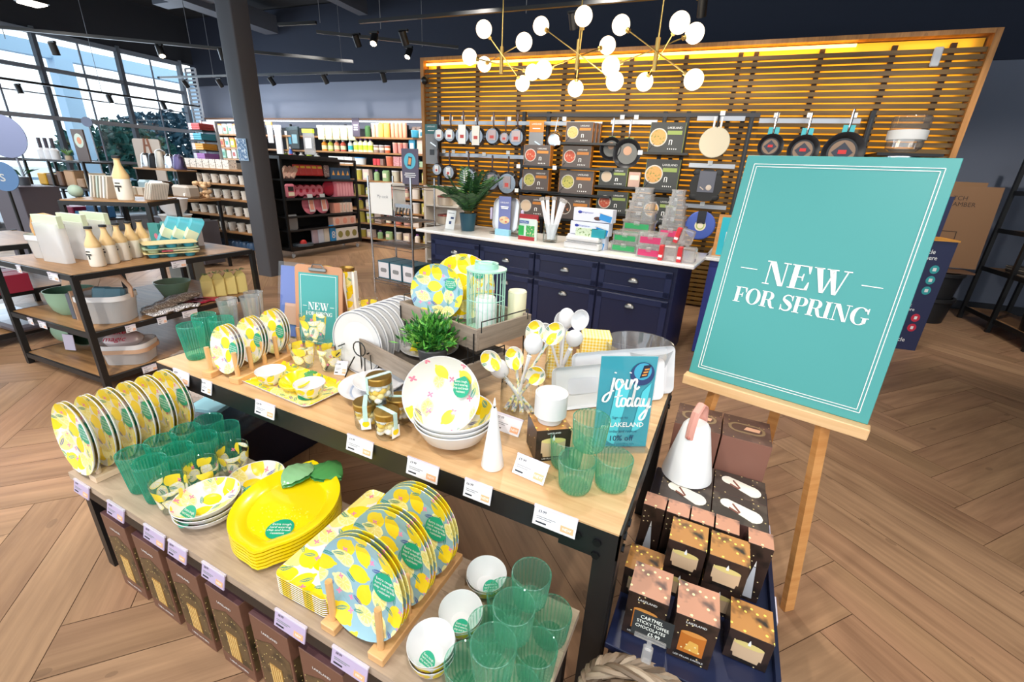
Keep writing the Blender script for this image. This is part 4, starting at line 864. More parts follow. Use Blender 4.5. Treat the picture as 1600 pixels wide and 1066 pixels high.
b=MB().mat(M('#d5d6d9',.25,.6)).at((0,0,.17),(R(84),0,0)); P=rrect(.30,.34,.08,8); b.prism(P,-.012,0); 
b.prism([(p[0]*1.0,p[1]*1.0) for p in P],0,.025,cap=False); b.obj('tray_body',t)
for s_ in(-1,1): MB().mat(LILAC).box((s_*.185,-.0,.17),(.025,.03,.12),.006).obj('handle',t)
b=MB().mat(M('#6f78ad',.45)).box((.0,-.04,.17),(.14,.006,.36)).mat(PAPER).text('LAKELAND',.02,(0,-.0445,.29),(R(90),0,0),bold=.006).box((0,-.044,.25),(.09,.002,.01)).box((0,-.044,.235),(.08,.002,.01)).mat(speck('food_tray','#d9c49a','#c9574a',30)).sphere((0,-.043,.12),.055,14,6,(1.15,.05,.7)); b.obj('sleeve',t)
MB().mat(M('#8fc3d8',.4)).box((0,-.06,.0),(.17,.05,.06),.004).obj('stand_block',t)
MB().mat(ACRYL).box((0,0,-.02),(.34,.12,.02)).box((0,.08,.06),(.3,.006,.16)).obj('clear_stand',t)
bg=E('resealable_bag','red, blue and green printed zip bag standing on the counter','bag',Cn(1.27,.2,.901),CR)
MB().mat(M('#d8e8e4',.3)).prism([(p[0],p[1]) for p in rrect(.19,.06,.025,4)],0,.2).obj('pouch',bg)
MB().mat(M('#9f2129',.4)).box((0,0,.215),(.2,.02,.05)).box((0,-.032,.02),(.18,.003,.035)).mat(M('#2a57a0',.4)).box((-.03,-.033,.17),(.1,.003,.025)).mat(M('#23a04a',.4)).box((-.06,-.032,.09),(.06,.003,.09)).mat(speck('peas','#3aa055','#e8d3b0',50)).box((.04,-.033,.09),(.09,.003,.1)).mat(PAPER).text('FreezeMate',.017,(-.03,-.036,.17),(R(90),0,0)).obj('print',bg)
ONE('green_packet',MB().mat(M('#1f9a42',.4)).box((0,0,.08),(.12,.03,.16),.01),'plain green packet behind the printed zip bag','packet',Cn(1.19,.32,.901),CR)
jr=CO('glass_jar',MB().mat(GLASS).lathe([(0,.004),(.065,.004),(.07,.02),(.07,.17),(.066,.17),(.064,.02),(0,.012)],28),'clear glass jar on the counter holding white tubes','jar',1.49,.24)
for i,(a,bb) in enumerate(((-.35,.06),(-.2,-.05),(.05,.03),(.3,0),(.42,.1))):
    b=MB().mat(M('#e6e8ee',.25)).box((0,0,.19),(.034,.012,.36),.004).mat(PLAST).box((0,0,.385),(.04,.02,.03))
    ONE('bag_sealer',b,nth(i,5,'white sealing bars standing in the glass jar'),'bag clip',Cn(1.49+a*.03,.24+bb*.2,.917),0,'white sealing bars',rot=(R(bb*60),R(a*42),CR))
dsp=CO('wrap_dispenser',MB().mat(WHITEM).box((0,0,.03),(.33,.12,.06),.012).box((0,-.005,.085),(.31,.1,.045),.014).mat(GREY).box((0,-.062,.055),(.3,.003,.006)),'white plastic wrap dispenser lying on the counter','dispenser',1.88,.12)
for i,(v,z) in enumerate(((.22,.0),(.22,.115),(.22,.23))):
    b=MB().mat(M('#dfe3f4',.4)).box((0,0,.055),(.36,.1,.11)).mat(M('#2b3ba0',.4)).sphere((-.12,-.05,.075),.014,8,6,(1.4,.2,.9)).mat(M('#3949a8',.4)).text('Wrapmaster',.022,(-.05,-.0515,.075),(R(90),0,0),shear=.2).mat(M('#2e8fd6',.4)).box((.12,-.0515,.04),(.11,.002,.05),rot=Matrix.Rotation(.2,3,'Y')).mat(M('#5a3a34',.5)).sphere((.05,-.05,.03),.03,10,6,(1.2,.1,.55)).mat(WHITEM).box((.11,-.054,.075),(.1,.003,.012),rot=Matrix.Rotation(.2,3,'Y'))
    ONE('wrap_carton',b,f'{["lowest","middle","topmost"][i]} blue and white carton in the stack behind the wrap dispenser','carton',Cn(1.88+.02*i,v,.902+z+i*.001),CR,'wrap cartons')
ONE('food_carton',MB().mat(speck('peas2','#cfe0c4','#6b8f4a',45)).box((0,0,.035),(.2,.03,.07)).mat(M('#1f9aa8',.4)).box((.11,0,.035),(.12,.032,.07)),'narrow carton printed with green vegetables, on the dispenser','carton',Cn(1.9,.125,1.009),CR)
ONE('cutlery_pot',MB().mat(M('#a39c8e',.5)).lathe([(0,0),(.035,0),(.04,.1),(.036,.1),(.033,.01),(0,.01)],18).mat(STEEL).cyl((0,0,.012),(.02,.01,.16),.004).cyl((.01,0,.012),(-.02,.01,.15),.004),'small grey pot with steel clips right of the white cartons','pot',Cn(2.14,.3,.901),CR)
# clip-lid tubs
def tub(w_,d_,h_,col_=None):
    b=MB().mat(PLAST).prism(rrect(w_,d_,.02,3),0,h_*.8); b.prism(rrect(w_*1.07,d_*1.07,.02,3),h_*.8,h_).box((0,-d_*.54,h_*.7),(w_*.2,.008,h_*.35),.003)
    if col_: b.mat(col_).box((0,-d_/2-.002,h_*.42),(w_*.82,.003,h_*.5))
    return b
tubs=[]
GB=M('#2f9a5c',.4); PB=M('#d23f72',.4); RB=M('#d8323a',.4)
z=.901
specs=[(2.22,.28,[(.24,.16,.085,GB),(.22,.15,.085,GB)],'green-banded tubs'),
(2.25,.5,[(.28,.18,.17,GB),(.26,.18,.09,GB),(.24,.17,.085,None),(.2,.16,.075,None),(.17,.15,.06,None),(.14,.12,.05,None)],'tapering tubs behind the green-banded pair'),
(2.47,.15,[(.21,.15,.1,PB),(.2,.15,.1,PB)],'pink-banded tubs'),
(2.56,.42,[(.22,.16,.14,None),(.2,.15,.1,PB),(.17,.15,.085,None),(.15,.14,.08,None),(.12,.12,.07,None),(.1,.1,.055,None)],'tapering clear tubs, counter right end')]
for u,v,st,nm in specs:
    zz=.901
    for i,(a,b_,h,cc) in enumerate(st):
        ONE('food_container',tub(a,b_,h,cc),nth(i,len(st),'stacked '+nm,'top').replace('topmost','top') if False else f"{ORD[i]} from the bottom of the stacked {nm}",'food container',Cn(u,v,zz),CR,nm); zz+=h+.001
for i,(u,v,z) in enumerate(((2.62,.1,.901),(2.76,.12,.901),(2.69,.2,1.03))):
    b=MB().mat(PLAST).box((.02,0,.06),(.1,.1,.12),.01).mat(RB).box((-.045,-.03,.06),(.035,.06,.12),.004).mat(PAPER).box((-.045,-.0615,.035),(.03,.002,.02))
    ONE('snack_pot_pack',b,['left one of the red-sleeved clear pots at the counter end','right one of the red-sleeved clear pots at the counter end','upper tilted red-sleeved clear pot at the counter end'][i],'food container',Cn(u,v,z),0,'red-sleeved clear pots',rot=(0,R(12) if i==2 else 0,CR))
t=E('framed_notice','wooden framed blue and white notice standing behind the big teal sign','sign',W(.30,4.32,.901),WR)
MB().mat(EASEL).box((0,0,.17),(.26,.02,.36)).obj('frame',t); MB().mat(CYAN).box((.005,-.012,.17),(.21,.004,.32)).mat(PAPER).box((.02,-.015,.11),(.14,.002,.2)).text('my L',.04,(0,-.015,.28),(R(90),0,0)).obj('paper',t)
# ---------------- chrome wire rack left of the counter ----------------
wx,wy=-3.28,4.55
wr_=E('wire_rack','chrome wire shelf rack standing left of the navy counter','rack',W(wx,wy,0),WR-R(8))
for x in(-.33,.33):
    for y in(-.2,.2): MB().mat(STEEL).cyl((x,y,0),(x,y,1.4),.012,seg=10).obj('post',wr_)
for z in(.18,.62,.92,1.3):
    b=MB().mat(STEEL)
    for y in(-.2,.2): b.cyl((-.33,y,z),(.33,y,z),.006,seg=6).cyl((-.33,y,z-.035),(.33,y,z-.035),.004,seg=6)
    for x in(-.33,.33): b.cyl((x,-.2,z),(x,.2,z),.006,seg=6)
    n=22
    for k in range(n): b.cyl((-.33+.66*(k+.5)/n,-.2,z+.004),(-.33+.66*(k+.5)/n,.2,z+.004),.0028,seg=5)
    b.obj('wire_shelf',wr_)
wrp=lambda x,y,z:(Vector(W(wx,wy,z))+Matrix.Rotation(WR-R(8),3,'Z')@Vector((x,y,0)))
b=MB().mat(M('#ebeae6',.7)).box((0,-.215,-.16),(.34,.004,.34)).box((0,-.0,.012),(.34,.43,.004)).box((.175,-.1,-.13),(.004,.2,.3)).mat(GREY).text('My cook',.05,(.03,-.2185,-.13),(R(90),0,0))
ONE('tea_towel',b,'white printed cloth draped over the top of the wire rack','cloth',wrp(-.12,0,1.31),WR-R(8))
b=MB().mat(M('#5b5468',.5)).box((0,0,.19),(.24,.008,.38)).mat(M('#58b8d0',.4)).at((0,-.006,.25),(R(90),0,0)).disc((0,0,0),.085,28).mat(M('#3f3f50',.4)).poly([(-.035,-.05,.002),(.02,-.055,.002),(.04,.04,.002),(-.015,.05,.002)]).mat(M('#e2a060',.5)).poly([(-.022,-.035,.003),(.014,-.038,.003),(.028,.028,.003),(-.01,.034,.003)]).mat(PAPER).box((0,-.15,.001),(.17,.008,.001)).box((0,-.17,.001),(.14,.008,.001)).box((0,-.13,.001),(.15,.008,.001))
ONE('counter_sign',b,'purple sign with a phone in a blue circle on the wire rack','sign',wrp(.15,.0,1.325),WR-R(6))
for i in range(3):
    b=MB().mat(M('#2f6074',.5)).box((0,0,.11),(.19,.3,.22)).mat(M('#e6e4ea',.5)).box((0,-.151,.11),(.17,.003,.19)).mat(GREY).at((0,-.1535,.11),(R(90),0,0)).prism(rrect(.1,.05,.02,4),0,.001)
    ONE('bottle_box',b,nth(i,3,'teal and white boxes low on the wire rack'),'box',wrp(-.21+i*.205,0,.188),WR-R(8),'teal and white boxes')
t=E('cup_hooks','dark hanging hooks under the upper wire shelf','hooks',wrp(.12,-.18,1.08),WR-R(8))
for k in range(8): MB().mat(CHAR).tube([(-.17+k*.05,0,.0),(-.17+k*.05,-.02,-.05),(-.16+k*.05,-.03,-.08)],.008,6).obj('hook',t)
MB().mat(STEEL).box((0,0,.015),(.42,.02,.04)).obj('bar',t)
# shelves of copper pans behind the rack
t=E('pan_stand','white stand of stacked copper-lidded pans behind the wire rack','pan stand',W(-3.15,5.35,0),WR)
MB().mat(M('#e6ddd2',.5)).box((0,.12,.65),(.5,.03,1.3)).box((-.25,0,.65),(.03,.25,1.3)).obj('stand_panel',t)
for k in range(5):
    p_=MB().mat(M('#c9b9a6',.3,.4)).cyl((0,-.02,.1+k*.24),(0,-.02,.2+k*.24),.1,seg=20).obj('pan',t); MB().mat(M('#7a3428',.3,.4)).lathe([(.105,0),(.1,.02),(0,.035)],20).obj('lid',p_,(0,-.02,.2+k*.24))
for k in range(5): MB().mat(M('#d9d4cc',.5)).box((0,0,.088+k*.24),(.5,.25,.012)).obj('shelf',t)
# ---------------- right side: recycling box, easel cardboard, bins, rack ----------------
t=E('recycling_box','navy recycling collection box with teal and red icons and orange lid edge','recycling box',W(2.04,5.55,0),WR+R(6)); t.scale=(.93,.8,1.03)
MB().mat(M('#232a50',.5)).box((0,0,.53),(.48,.4,1.06)).obj('body',t)
MB().mat(M('#d9963a',.5)).box((0,0,1.065),(.5,.42,.015)).obj('lid',t)
b=MB().mat(PAPER).text('Recycle\nthese here',.055,(.0,-.202,.93),(R(90),0,0),bold=.01).text("Don't\nplace here",.045,(.0,-.202,.43),(R(90),0,0),bold=.01).text('Recycle',.06,(.02,-.202,.1),(R(90),0,0),bold=.006)
for r_ in range(3):
    for c_ in range(3): b.mat(M('#2fa5a8',.4)).disc((-.13+c_*.13,-.202,.80-r_*.1),.04,18,(0,-1,0)).mat(PAPER).box((-.13+c_*.13,-.204,.80-r_*.1),(.03,.001,.03))
for r_ in range(2):
    for c_ in range(3): b.mat(M('#d22b45',.4)).disc((-.13+c_*.13,-.202,.33-r_*.1),.04,18,(0,-1,0)).mat(PAPER).box((-.13+c_*.13,-.204,.33-r_*.1),(.025,.001,.03))
b.obj('print',t)
MB().mat(M('#232a50',.5)).box((.02,.19,1.25),(.44,.01,.38)).obj('header_board',t)
b=MB().mat(M('#8a6647',.7)).box((0,0,.0),(.78,.03,.95)).mat(M('#3a2a20',.7)).text('TCH\nED AMBER',.07,(.02,-.017,.3),(R(90),0,0)).box((-.08,-.017,-.05),(.35,.001,.008)).box((-.08,-.017,-.3),(.35,.001,.008)).box((-.25,-.017,-.18),(.008,.001,.26)).box((.09,-.017,-.18),(.008,.001,.26))
ONE('cardboard_sheet',b,'large printed brown cardboard box leaning against the back wall','cardboard',W(2.85,7.15,1.13),0,rot=(R(-6),0,WR))
b=MB().mat(M('#8f6b4a',.7)).box((0,0,0),(.6,.03,.3))
ONE('cardboard_sheet',b,'plain brown cardboard edge showing above the printed one','cardboard',W(2.8,7.25,1.50),WR)
for i,(x,z) in enumerate(((2.82,0),(2.82,.31))):
    b=MB().mat(M('#1b1c1f',.55)).lathe([(0,0),(.25,0),(.28,.26),(.3,.27),(.3,.31),(.27,.31),(.24,.03),(0,.03)],28)
    ONE('storage_bin',b,['lower','upper'][i]+' black round tub of the stack beneath the brown cardboard','tub',W(x,7.0,z+.001),WR,'black round tubs')
ONE('carton_stool',MB().mat(M('#6b4c36',.6)).box((0,0,0),(.6,.3,.02)),'brown board resting on the black tubs','board',W(2.85,7.0,.632),WR)
rk=E('shelf_rack','black slotted steel shelving rack at the right edge of the shop','shelf rack',W(3.62,6.4,0),WR)
for x in(-.22,.22):
    for y in(-1.1,-.4,.3,.95): MB().mat(BLACK).box((x,y,1.03),(.04,.04,2.06)).obj('post',rk)
for z in(.14,.66,1.12,1.55,1.95): MB().mat(bpy.data.materials['shelf_oak'] if z<1.5 else BLACK).box((0,-.07,z),(.4,2.05,.025)).mat(BLACK).box((-.21,-.07,z),(.02,2.05,.05)).obj('shelf',rk)
for i,(y,z,n) in enumerate(((5.7,1.133,4),(6.3,1.133,5),(6.8,.673,4),(5.75,.673,5),(6.25,.673,4))):
    for j in range(n): ONE('folded_bag',MB().mat([M('#6d665e',.6),M('#3d3a3a',.6),M('#8b8379',.6)][j%3]).box((0,0,.012),(.3,.34,.022),.008),f'{ORD[j]} from the bottom of folded bags, pile {["at the upper front","at the upper middle","at the lower rear","at the lower front","at the lower middle"][i]} of black rack','bag',W(3.6,y,z+j*.0235),WR+.1*j,'folded bags on the black rack')
ONE('storage_bin',MB().mat(BLACK).lathe([(0,0),(.16,0),(.19,.3),(.17,.3),(.14,.02),(0,.02)],24),'black bucket on the bottom shelf of the right-hand rack','tub',W(3.62,6.3,.154),WR)
for j in range(6): ONE('glass_bauble',MB().mat(PLAST).sphere((0,0,.05),.05,14,8),nth(j,6,'pale clear balls on the bottom of the black rack'),'ball',W(3.5+.1*(j%2),5.45+.11*j*.7,.154),0,'pale clear balls')
# ---------------- serif lettering for the big sign ----------------
def glyph(mb,ch,x,y,h,z=0):
    def q(*p): mb.poly([(x+a*h,y+b*h,z) for a,b in p])
    def ring(cx,cy,rx,ry,tx,ty,a0=0,a1=360,n=28):
        for i in range(n):
            A=R(a0+(a1-a0)*i/n);B=R(a0+(a1-a0)*(i+1)/n)
            q((cx+rx*C(A),cy+ry*S(A)),(cx+rx*C(B),cy+ry*S(B)),(cx+(rx-tx)*C(B),cy+(ry-ty)*S(B)),(cx+(rx-tx)*C(A),cy+(ry-ty)*S(A)))
    t=.045; T_=.2
    if ch=='N':
        q((.0,0),(.26,0),(.26,t),(0,t)); q((.11,0),(.155,0),(.155,1),(.11,1)); q((0,1-t),(.30,1-t),(.30,1),(0,1)); q((.08,1),(.32,1),(.78,0),(.60,0)); q((.735,0),(.78,0),(.78,1),(.735,1)); q((.62,1-t),(.90,1-t),(.90,1),(.62,1)); return .95
    if ch in'EF':
        q((0,0),(.42,0),(.42,t),(0,t)); q((.08,0),(.28,0),(.28,1),(.08,1)); q((0,1-t),(.70,1-t),(.70,1),(0,1)); q((.66,.68),(.70,.68),(.70,1),(.56,1)); q((.28,.48),(.5,.48),(.5,.53),(.28,.53)); q((.47,.36),(.5,.36),(.5,.66),(.47,.66),(.43,.505))
        if ch=='E': q((.28,0),(.74,0),(.74,t),(.28,t)); q((.6,0),(.74,0),(.74,.34),(.70,.34)); return .80
        return .74
    if ch=='W':
        q((-.02,1-t),(.34,1-t),(.34,1),(-.02,1)); q((.05,1),(.27,1),(.50,0),(.36,0)); q((.45,.0),(.50,0),(.70,.86),(.66,.95)); q((.42,1-t),(.82,1-t),(.82,1),(.42,1)); q((.50,1),(.72,1),(.93,0),(.79,0)); q((.88,0),(.93,0),(1.16,1),(1.11,1)); q((.98,1-t),(1.26,1-t),(1.26,1),(.98,1)); return 1.28
    if ch=='I': q((0,0),(.36,0),(.36,t),(0,t)); q((.08,0),(.28,0),(.28,1),(.08,1)); q((0,1-t),(.36,1-t),(.36,1),(0,1)); return .42
    if ch=='O': ring(.42,.5,.42,.52,.2,.04); return .90
    if ch in'PR':
        q((0,0),(.38,0),(.38,t),(0,t)); q((.08,0),(.28,0),(.28,1),(.08,1)); q((0,1-t),(.3,1-t),(.3,1),(0,1))
        q((.28,1-t),(.42,1-t),(.42,1),(.28,1)); q((.28,.46),(.42,.46),(.42,.5),(.28,.5)); ring(.42,.73,.29,.27,.19,.04,-90,90,16)
        if ch=='R': q((.40,.48),(.60,.46),(.72,.10),(.52,.14)); q((.52,.14),(.72,.10),(.80,.04),(.86,.06),(.86,.0),(.66,-.02)); return .88
        return .76
    if ch=='S':
        P=smoothpath([(.60,.84),(.45,.96),(.28,.96),(.15,.84),(.16,.68),(.32,.56),(.48,.44),(.58,.28),(.50,.08),(.32,.02),(.14,.08),(.05,.2)],5)
        n=len(P); w_=[ .045+.17*math.exp(-((i/n-.5)/.17)**2)+.02 for i in range(n)]
        mb.ribbon([(x+p[0]*h,y+p[1]*h,z) for p in P],[k*h for k in w_]); q((.60,.66),(.63,.66),(.63,1),(.60,1),(.54,.86)); q((.03,0),(.06,0),(.12,.16),(.06,.36),(.03,.36)); return .74
    if ch=='G':
        ring(.44,.5,.44,.52,.21,.04,40,318,30); q((.60,.04),(.78,.14),(.78,.42),(.60,.42)); q((.50,.40),(.88,.40),(.88,.44),(.50,.44)); q((.76,.66),(.80,.66),(.80,1),(.77,1),(.70,.86)); return .95
    return .3
def serif(mb,txt,h,cx,y,z=0,space=1.0):
    tmp=MB(); wds=[glyph(tmp,c,0,0,1) for c in txt]; tmp.bm.free(); tot=sum(wds)*h*space; x=cx-tot/2
    for c,wv in zip(txt,wds): glyph(mb,c,x,y,h,z); x+=wv*h*space
    return tot
def script(mb,strokes,w_,ox,oy,s_,z):
    for P in strokes:
        Q=smoothpath([(p[0],p[1]) for p in P],6); n=len(Q); ws=[]
        for i in range(n):
            a=Q[max(i-1,0)];b=Q[min(i+1,n-1)]; v=abs((b[1]-a[1])/(math.hypot(b[0]-a[0],b[1]-a[1])+1e-6)); ws.append((.45+.75*v)*w_)
        mb.ribbon([(ox+p[0]*s_,oy+p[1]*s_,z) for p in Q],ws)
STK='Extra tough,\nhard wearing,\nchip and break\nresistant'
def sticker(mb,c,r,rot=(0,0,0),z=.001,txt=True):
    from mathutils import Euler
    old=mb.M.copy(); mb.M=mb.M@Matrix.Translation(c)@Euler(rot).to_matrix().to_4x4()
    mb.mat(STICK).disc((0,0,z),r,26)
    if txt: mb.mat(PAPER).text(STK,r*.3,(0,0,z+.0006))
    mb.M=old
def plate_obj(name,r,m,lab,cat,loc,rot,group=None,stick=None,depth=.016,thick=.0035,back=WHITE,srot=0):
    t=E(name,lab,cat,loc,0,group,rot=rot)
    MB().mat(m).lathe([(0,0),(r*.66,0),(r*.74,.003),(r*.97,depth-.002),(r,depth)],48).mat(back).lathe([(r,depth),(r*1.003,depth-.002),(r*.97,depth-thick-.003),(r*.74,-.003),(r*.6,-.005),(0,-.005)],48).obj('plate_body',t)
    if stick: 
        b=MB(); sticker(b,(stick[0]*r,stick[1]*r,.0035),stick[2]*r,(0,0,srot)); b.obj('sticker',t,label='round green sticker')
    return t
# ---------------- raised table ----------------
UX0,UX1,UY0,UY1,UZ=-2.02,-.09,.852,1.80,.71
t=E('display_table','tall display table with pine top and black steel angle frame','table',((UX0+UX1)/2,(UY0+UY1)/2,0)); uw=UX1-UX0; ud=UY1-UY0; dx=lambda x:x-(UX0+UX1)/2; dy=lambda y:y-(UY0+UY1)/2
b=MB().mat(PINE)
for i in range(5): b.box((0,-ud/2+ud*(i+.5)/5,UZ-.011),(uw-.012,ud/5-.0008,.022))
b.obj('tabletop',t)
MB().mat(BLACK).box((0,-ud/2+.003,UZ-.043),(uw,.006,.076)).box((0,ud/2-.003,UZ-.043),(uw,.006,.076)).box((uw/2-.003,0,UZ-.043),(.006,ud,.076)).box((-uw/2+.003,0,UZ-.043),(.006,ud,.076)).box((0,0,UZ-.03),(uw-.1,.05,.02)).obj('apron',t)
for sx_ in(-1,1):
    for sy_ in(-1,1):
        x=sx_*(uw/2-.004); y=sy_*(ud/2-.004)
        lg=MB().mat(BLACK).box((x-sx_*.028,y,(UZ-.02)/2),(.056,.007,UZ-.02)).box((x,y-sy_*.028,(UZ-.02)/2),(.007,.056,UZ-.02)).prism([(x,y-sy_*.001),(x-sx_*.15,y-sy_*.001),(x-sx_*.15,y-sy_*.006),(x,y-sy_*.006)],UZ-.1,UZ-.08).obj('leg',t)
        g=MB().mat(BLACK).at((0,y-sy_*(-.004),0),(R(90),0,0)); 
        bl=MB().mat(BLACKM)
        for (ox,oz) in((.05,.045),(.10,.045),(.05,.085)):
            bl.cyl((x-sx_*ox,y,UZ-oz),(x-sx_*ox,y+sy_*.010,UZ-oz),.011,seg=6).cyl((x,y-sy_*ox,UZ-oz),(x+sx_*.010,y-sy_*ox,UZ-oz),.011,seg=6)
        bl.obj('bolts',lg)
# ---------------- low table ----------------
LX0,LX1,LY0,LY1,LZ=-1.945,-.16,.478,.838,.435
t2=E('display_table','low display table with bleached wood top in front of the tall one','table',((LX0+LX1)/2,(LY0+LY1)/2,0)); lw=LX1-LX0; ld=LY1-LY0
b=MB().mat(PINE2)
for i in range(3): b.box((0,-ld/2+ld*(i+.5)/3,LZ-.014),(lw,ld/3-.0008,.028))
b.obj('tabletop',t2)
MB().mat(BLACK).box((0,-ld/2+.02,LZ-.05),(lw-.04,.035,.044)).box((0,ld/2-.02,LZ-.05),(lw-.04,.035,.044)).box((-lw/2+.03,0,LZ-.05),(.035,ld-.04,.044)).box((lw/2-.03,0,LZ-.05),(.035,ld-.04,.044)).obj('frame',t2)
for sx_ in(-1,1):
    for sy_ in(-1,1): MB().mat(BLACK).box((sx_*(lw/2-.035),sy_*(ld/2-.035),(LZ-.03)/2),(.04,.04,LZ-.03)).obj('leg',t2)
# price labels on the shelf edges
TAGP=M('#ecebf2',.35); TAGO=M('#f2b488',.45); TAGL=M('#bfb0cf',.35)
def tagmesh(w_,h_,m=TAGP,price='£9.99'):
    b=MB().mat(m).box((0,0,0),(w_,.003,h_)).mat(clear_tag).box((0,.0,h_*.5),(w_*1.02,.006,.006))
    b.mat(INK).text(price,h_*.2,(-w_*.3,-.002,h_*.28),(R(90),0,0),bold=.01).mat(GREY).box((-w_*.2,-.002,0),(w_*.45,.0006,.0016)).box((-w_*.24,-.002,-h_*.1),(w_*.35,.0006,.0016)).mat(INK).box((-w_*.3,-.002,-h_*.32),(w_*.25,.0006,.004))
    b.mat(TAGO).box((w_*.3,-.002,-h_*.2),(w_*.3,.0008,h_*.34),.0004).mat(PAPER).text('NEW',h_*.2,(w_*.3,-.0027,-h_*.2),(R(90),0,0),bold=.01)
    return b
clear_tag=M('#d9d3e4',.2)
TP=[(-1.84,.105),(-1.675,.06),(-1.345,.1),(-.905,.105),(-.665,.11),(-.48,.085),(-.255,.115)]
prc=['£5.99','£6.99','£24.99','£4.99','£9.99','£6.99','£3.99']
for i,(x,w_) in enumerate(TP): ONE('price_label',tagmesh(w_,.05,TAGP,prc[i]),nth(i,7,'white price labels along the tall table edge'),'price label',(x,UY0-.007,UZ-.026),0,'price labels on the tall table',rot=(R(-14),0,0))
for i,(x,w_) in enumerate(((-1.84,.1),(-1.62,.1),(-1.40,.11),(-1.28,.09),(-1.11,.1),(-.80,.11),(-.60,.11),(-.36,.1))):
    ONE('price_label',tagmesh(w_,.045,TAGL,'£8.99'),nth(i,8,'lilac price labels along the low table edge'),'price label',(x,LY0-.009,LZ-.026),0,'price labels on the low table',rot=(R(-14),0,0))
for x,y,rz,l in((-.37,.945,R(-6),'white price card in front of the candle box'),(-.53,1.12,R(-4),'white price card beside the glass jar of servers'),(-1.30,1.155,R(20),'small white price card at the wire plate rack')):
    b=tagmesh(.10 if x>-1 else .05,.055); ONE('price_card',b,l,'price card',(x,y,UZ+.024),0,rot=(R(-32),0,rz))
# ---------------- boxed lanterns on the floor ----------------
BRN=M('#74503f',.5); BRN2=M('#6f4a3d',.5); PLUM=M('#5f3f42',.5)
def lantern_box():
    b=MB().mat(BRN).box((0,0,.165),(.155,.17,.33),.001)
    b.mat(PLUM).box((0,0,.3305),(.153,.168,.001)).mat(M('#9a8a72',.5)).at((.03,0,.332),(0,0,R(35))).disc((0,0,0),.05,24).mat(M('#5b4740',.5)).disc((.0,0,.0006),.032,20).mat(M('#c9b08f',.5)).disc((0,0,.0012),.022,18).at()
    y=-.0862
    b.mat(PAPER).text('LAKELAND',.013,(-.0,y,.285),(R(90),0,0),bold=.006)
    b.mat(fair1).poly([(-.07,y+.0006,.05),(.07,y+.0006,.05),(.07,y+.0006,.23),(0,y+.0006,.26),(-.07,y+.0006,.23)],[(0,0),(.14,0),(.14,.18),(.07,.21),(0,.18)])
    b.mat(M('#b58a4a',.5)).box((0,y,.11),(.05,.0012,.11)).mat(M('#efd28a',.5))
    for k in range(5): b.box((-.02+k*.01,y-.001,.11),(.0025,.001,.1))
    b.mat(PAPER).text('TABLE LANTERN',.012,(0,y,.025),(R(90),0,0),bold=.01)
    x=.0782
    b.mat(fair1).poly([(x,-.08,.04),(x,.08,.04),(x,.08,.2),(x,-.08,.24)],[(0,0),(.16,0),(.16,.16),(0,.2)])
    return b
fair1=fairy('carton_fairy_print','#5b4a30','#2e2a1c','#f0dc8a',40)
lb=None
for i in range(6):
    loc=(-1.70+i*.197,.56,.0005)
    lab=nth(i,6,'brown lantern cartons on the floor under the low table')
    if lb is None: lb=ONE('lantern_carton',lantern_box(),lab,'carton',loc,0,'lantern cartons under the low table')
    else: dup(lb,loc,0,lab)
for i in range(4): dup(lb,(-1.55+i*.197,.735,.0005),.06,nth(i,4,'brown lantern cartons in the rear row under the low table'),'rear lantern cartons under the low table')
t=E('paper_gift_bag','white gift bag with brown handle on the floor under the low table','bag',(-.53,.60,0),.2)
MB().mat(OFFW).box((0,0,.13),(.16,.1,.26)).obj('bag_body',t); MB().mat(M('#7a4a30',.5)).tube([(-.04,-.02,.26),(-.03,-.02,.31),(.03,-.02,.31),(.04,-.02,.26)],.005,6).obj('handle',t)
# ---------------- plinth & clear trays beneath the tall table on the left ----------------
ONE('plinth',MB().mat(M('#141a33',.5)).box((0,0,.14),(.42,.85,.28),.004),'dark navy plinth on the floor under the left end of the tall table','plinth',(-2.10,1.33,0))
for i in range(3):
    b=MB().mat(ACRYL).prism(rrect(.36,.30,.05,5),0,.006).prism(rrect(.36,.30,.05,5),.006,.03,cap=False).prism(rrect(.33,.27,.04,5),.006,.028,cap=False)
    ONE('clear_tray',b,nth(i,3,'clear acrylic trays stacked on the navy plinth','top'),'tray',(-2.08+.01*i,1.10,.345-.031*i),.1*i,'clear acrylic trays')
ONE('leaflet_packet',MB().mat(M('#8fc3d4',.4)).box((0,0,.01),(.16,.22,.02),.002),'pale blue flat packet lying on the clear trays','packet',(-2.09,1.10,.3825),.3)
ONE('silver_packet',MB().mat(OFFW).box((0,0,.05),(.10,.04,.10),.01),'small white carton standing behind the clear trays','carton',(-2.17,1.34,.281),0)
b=MB().mat(CRYS).lathe([(0,0),(.05,0),(.09,.02),(.15,.06),(.165,.065),(.15,.055),(.09,.012),(0,.006)],40,rib=.004,nrib=20)
ONE('cut_glass_bowl',b,'ribbed cut-glass bowl tilted against the left end of the tall table','bowl',(-2.24,1.10,.45),0,rot=(R(70),0,R(20)))
ONE('display_stand',MB().mat(WHITEM).box((0,0,.2),(.03,.05,.40)).box((0,0,.41),(.05,.07,.02)).box((0,.0,.01),(.12,.16,.02)),'slim white stand post at the left end of the tall table','stand',(-2.12,.86,0))
